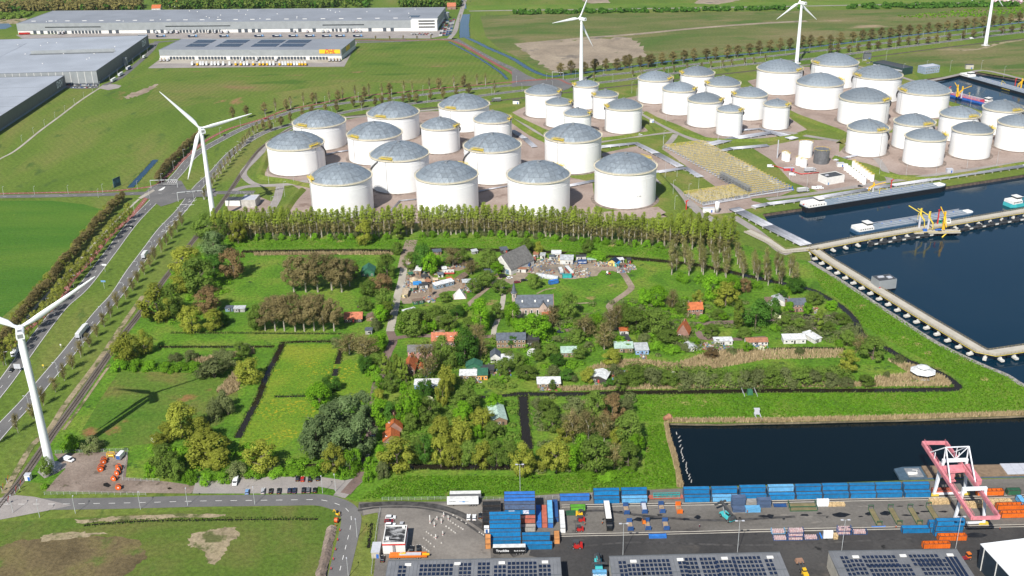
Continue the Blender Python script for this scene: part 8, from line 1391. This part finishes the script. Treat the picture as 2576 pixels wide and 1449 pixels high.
for p,a in along(L_NW,38,12):q=normals([p,p+Vector((cos(a),sin(a)))])[0];w_=p+q*6.2;lamp(*PR((w_.x,w_.y,0)),9,a-pi/2,'tall lamp post beside the left carriageway')
for p,a in along(L_SE,38,20):q=normals([p,p+Vector((cos(a),sin(a)))])[0];w_=p-q*6;lamp(*PR((w_.x,w_.y,0)),9,a+pi/2,'tall lamp post beside the right carriageway')
for x,y in[T(0,1,*q)for q in((38,515),(350,512),(688,503),(990,540),(1035,490),(1385,455))]:lamp(x,y,7,1.5,'lamp post along the side road')
for x,y in[T(0,0,*q)for q in((222,1430),(340,1350),(450,1270),(555,1193),(655,1125),(750,1053),(845,988),(932,922),(1005,880),(1105,810),(1185,750),(1265,690),(1340,640),(1415,585),(1487,535),(1555,485))]:lamp(x,y,6.5,1.5,'lamp post along the dark logistics halls')
for x,y in((1309,1258),(1567,1397),(1855,1390),(2117,1388),(2404,1380)):lamp(x,y,19 if x<1400 else 16,AX,'tall yard mast with twin floodlights',2,'yard floodlight masts')
for x,y in[T(3,1,*q)for q in((1385,350),(1690,300),(2000,245),(2300,215),(1120,310),(95,535),(390,440),(215,360))]+[T(2,1,*q)for q in((1635,685),(1540,340),(1660,330),(1775,560),(1875,480),(1620,520),(1520,60),(2070,55))]+[T(2,0,*q)for q in((1205,940),(1525,1449),(2070,1430),(1550,1240),(1250,1010))]+[T(1,1,*q)for q in((130,400),(380,395),(290,530),(225,595),(165,690))]+[T(3,0,*q)for q in((1185,620),(1590,720),(1830,720),(2140,720),(2370,780),(1355,755),(2035,1075),(950,620))]:lamp(x,y,13,.5,'slender lamp post inside the tank terminal')
def gantry(a,b,h,label):
 A,B=G(*a),G(*b);d=B-A;t=thing('signal_gantry',label,'gantry',(A.x,A.y,.1));ob('post',MB().bar((0,0,0),(0,0,h),.35),M_pole,t);ob('post',MB().bar(d,d+Vector((0,0,h)),.35),M_pole,t);ob('beam',MB().bar(Vector((0,0,h)),d+Vector((0,0,h)),.45),M_pole,t)
 for k in range(3):q=d*(.35+k*.2)+Vector((0,-.3,h-.6));ob('signal_head',MB().box(q.x,q.y,q.z-.6,.8,.4,1.4),M_dark,t)
gantry(T(0,1,1522,445),T(0,1,1788,438),7,'white signal gantry over the left carriageway at the junction');gantry(T(0,1,1795,582),T(0,1,2050,560),8,'signal gantry over the right carriageway at the junction');gantry(T(2,0,405,790),T(2,0,515,800),8,'signal gantry at the far junction')
def board(x,y,h,w,s,mat,label,n=2):
 p=G(x,y);t=thing('road_sign',label,'sign',(p.x,p.y,.05),-.1,'road signs')
 for k in range(n):ob('post',MB().box((k-(n-1)/2)*w*.6,0,0,.14,.14,h),M_pole,t)
 ob('sign_plate',MB().box(0,-.12,h-s,w,.1,s),mat,t)
board(46,935,5,4,3,M_lgrey,'grey backed direction board below the nearest turbine');board(110,927,2.6,1.1,1.1,M_yel,'yellow diamond sign in the median',1);board(265,684,6,3.2,1.2,PA['white'],'white overhead board in the median',1);board(263,726,6,3.2,1.2,PA['lightblue'],'blue direction board in the median',1);board(154,875,2.5,.9,.9,M_wallw,'small white sign beside the right carriageway',1)
p=G(*T(0,1,1185,440));t=thing('billboard','angled billboard in the field beside the junction','billboard',(p.x,p.y,.1),1.2);ob('panel',MB().box(0,0,1,9,.3,8),pm('billboard_print',(.05,.12,.16),.5,var=.5,scale=.3),t);ob('strut',MB().bar((-3,4,0),(-3,0,6),.3).bar((3,4,0),(3,0,6),.3),WM['wood'],t)
def fence(pts,label,h=1.8,step=3.0):
 l=[p for p,a in along(line(pts,3,False),step)];t=tag(ob('mesh_fence',None),label,'fence');pb=MB()
 for p in l:pb.box(p.x,p.y,.05,.1,.1,h)
 ob('posts',pb,M_pole,t);
 for z in(.3,.65,1.0):ob('wire',MB().tube([(p.x,p.y,h*z)for p in l],.035,3),M_pole,t)
fence(TL(1,3,(1270,690),(1600,688),(1950,680),(2500,690))+TL(2,3,(250,675),(480,672),(820,650)),'mesh fence between the dike grass and the yard');fence(TL(1,3,(1250,790),(1220,950),(1200,1100),(1180,1260),(1160,1449)),'mesh fence left of the yard gate');fence(TL(0,3,(450,635),(900,628),(1500,640)),'mesh fence along the lower road');fence(TL(0,3,(560,215),(900,208),(1290,195),(1260,330),(1230,490),(1640,505)),'mesh fence round the cable yard');fence([(572,512),(600,488),(650,492)],'dark fence at the pump house',2.5)
for c,r_,x,y in((0,3,75,520),(0,3,200,580),(0,3,80,730),(0,3,155,630),(0,3,25,600)):
 p=G(*T(c,r_,x,y));t=thing('crossing_signal','crossing signal with red and white boom at the level crossing','signal',(p.x,p.y,.1),U(-1,1),'level crossing signals');ob('post',MB().box(0,0,0,.2,.2,3),M_pole,t);ob('signal_board',MB().box(0,-.15,2,1.0,.1,1.1),M_dark,t);ob('boom',MB().bar((0,.2,1),(1.2,.4,4.6),.14),M_redp,t)
for k in range(7):p=G(*T(1,3,845-k*22,1000+k*97));t=thing('works_sign','red and white works beacon beside the trench','sign',(p.x,p.y,.1),0,'works beacons along the trench');ob('beacon_plate',MB().box(0,0,.3,.35,.1,1.1),M_redp,t);ob('foot',MB().box(0,0,0,.8,.4,.3),M_dark,t)
for k in range(16):x,y=[(1699,1090),(1702,1100),(1704,1110)][k]if k<3 else(1706+(k-3)*2.1,1122+(k-3)*7.4);p=G(x,y,WS);tag(ob('floating_log',MB().cyl((-1.1,0,.1),(1.1,0,.1),.28,.2,7),M_conc,None,(p.x+1+U(-.6,.6),p.y,WS),1.2+U(-.4,.4)),'pale float in the broken line along the basin bank','float','floats in the dark basin')
def person(x,y,rz,label,top,legs,walk=.25):
 sk=MB();p=G(x,y);t=thing('person',label,'person',(p.x,p.y,.1),rz)
 def loft(secs):
  vs=[];k=8
  for cx,cy,cz,rx,ry in secs:
   for i in range(k):a=2*pi*i/k;vs.append((cx+rx*cos(a),cy+ry*sin(a),cz))
  sk.add(vs,[(j*k+i,j*k+(i+1)%k,(j+1)*k+(i+1)%k,(j+1)*k+i)for j in range(len(secs)-1)for i in range(k)]+[tuple(range(k-1,-1,-1)),tuple(range((len(secs)-1)*k,len(secs)*k))])
 loft([(0,0,.84,.17,.13),(0,0,1.0,.16,.12),(0,0,1.25,.19,.13),(0,0,1.42,.2,.12),(0,0,1.5,.07,.06),(0,0,1.56,.06,.06),(0,.0,1.62,.085,.095),(0,0,1.7,.09,.1),(0,0,1.79,.05,.06)])
 for s in(-1,1):loft([(s*.1,walk*s*.9,.0,.05,.11),(s*.1,walk*s*.9,.1,.05,.06),(s*.1,walk*s*.5,.48,.065,.07),(s*.09,0,.9,.09,.1)]);loft([(s*.3,-walk*s*.8+.08,.82,.035,.04),(s*.29,-walk*s*.4,1.1,.045,.045),(s*.2,0,1.42,.06,.06)])
 ob('body',sk,legs,t);v=MB();vs=[]
 for cz,rx,ry in((.82,.19,.15),(1.0,.18,.14),(1.25,.21,.15),(1.44,.215,.14)):
  for i in range(10):a=2*pi*i/10;vs.append((rx*cos(a),ry*sin(a),cz))
 v.add(vs,[(j*10+i,j*10+(i+1)%10,(j+1)*10+(i+1)%10,(j+1)*10+i)for j in range(3)for i in range(10)]);ob('vest',v,top,t);ob('helmet',MB().cyl((0,0,1.7),(0,0,1.82),.12,.07,10),M_wallw,t)
hi=pm('hi_vis_orange',(.75,.16,.02),.6);pb_=pm('trousers_navy',(.03,.035,.06),.8)
for c,x,y,lb in((1,845,855,'person in orange work clothes beside the small digger'),(1,800,958,'person in orange and blue crouched at the trench head'),(2,733,942,'person in orange vest near the red forklifts'),(2,908,932,'person in orange vest left of the long road train'),(2,1490,812,'person in orange beside a dark blue flat rack'),(2,1886,966,'person in dark red jacket walking alone in the yard'),(2,2366,818,'person in yellow vest beside the pale blue crates'),(3,1285,975,'person in orange near the single blue container'),(3,2330,990,'person in orange right of the crane leg')):person(*T(c,3,x,y),U(0,6),lb,hi if 'red' not in lb.split('jacket')[0][-9:]else PA['maroon'],pb_)
# ================================================================== prototypes away; every label singles out one thing
for pr in list(PC.values())+[P_TR,P_TK,P_BX]+list(PCN.values()):
 for o in[g for ch in pr.children for g in ch.children]+list(pr.children)+[pr]:bpy.data.objects.remove(o)
by={}
for o in COL.objects:
 if o.parent is None and o.get('label')and o.get('category')and o.get('kind')!='stuff':by.setdefault(o['label'],[]).append(o)
for lb,os_ in by.items():
 if len(os_)<2:continue
 px=[(PR(o.location),o)for o in os_];xr=max(q[0][0]for q in px)-min(q[0][0]for q in px);yr=max(q[0][1]for q in px)-min(q[0][1]for q in px);hz=xr>=yr
 for i,(q,o)in enumerate(sorted(px,key=lambda q:q[0][0]if hz else-q[0][1])):o['label']=f"{lb}, {ordw(i + 1)} from the {'left' if hz else 'front'}"
# ================================================================== thin haze in the air
mh=bpy.data.materials.new('haze_air');mh.use_nodes=True;nt=mh.node_tree;nt.nodes.remove(nt.nodes['Principled BSDF']);v=nn(nt,'ShaderNodeVolumePrincipled');v.inputs['Color'].default_value=(.82,.90,1.0,1);v.inputs['Density'].default_value=0.000018;v.inputs['Anisotropy'].default_value=.2
nt.links.new(v.outputs[0],nt.nodes['Material Output'].inputs['Volume']);tag(ob('haze',MB().box(0,5500,-6,12400,17400,316),mh),'thin pale haze over the whole scene',kind='stuff')
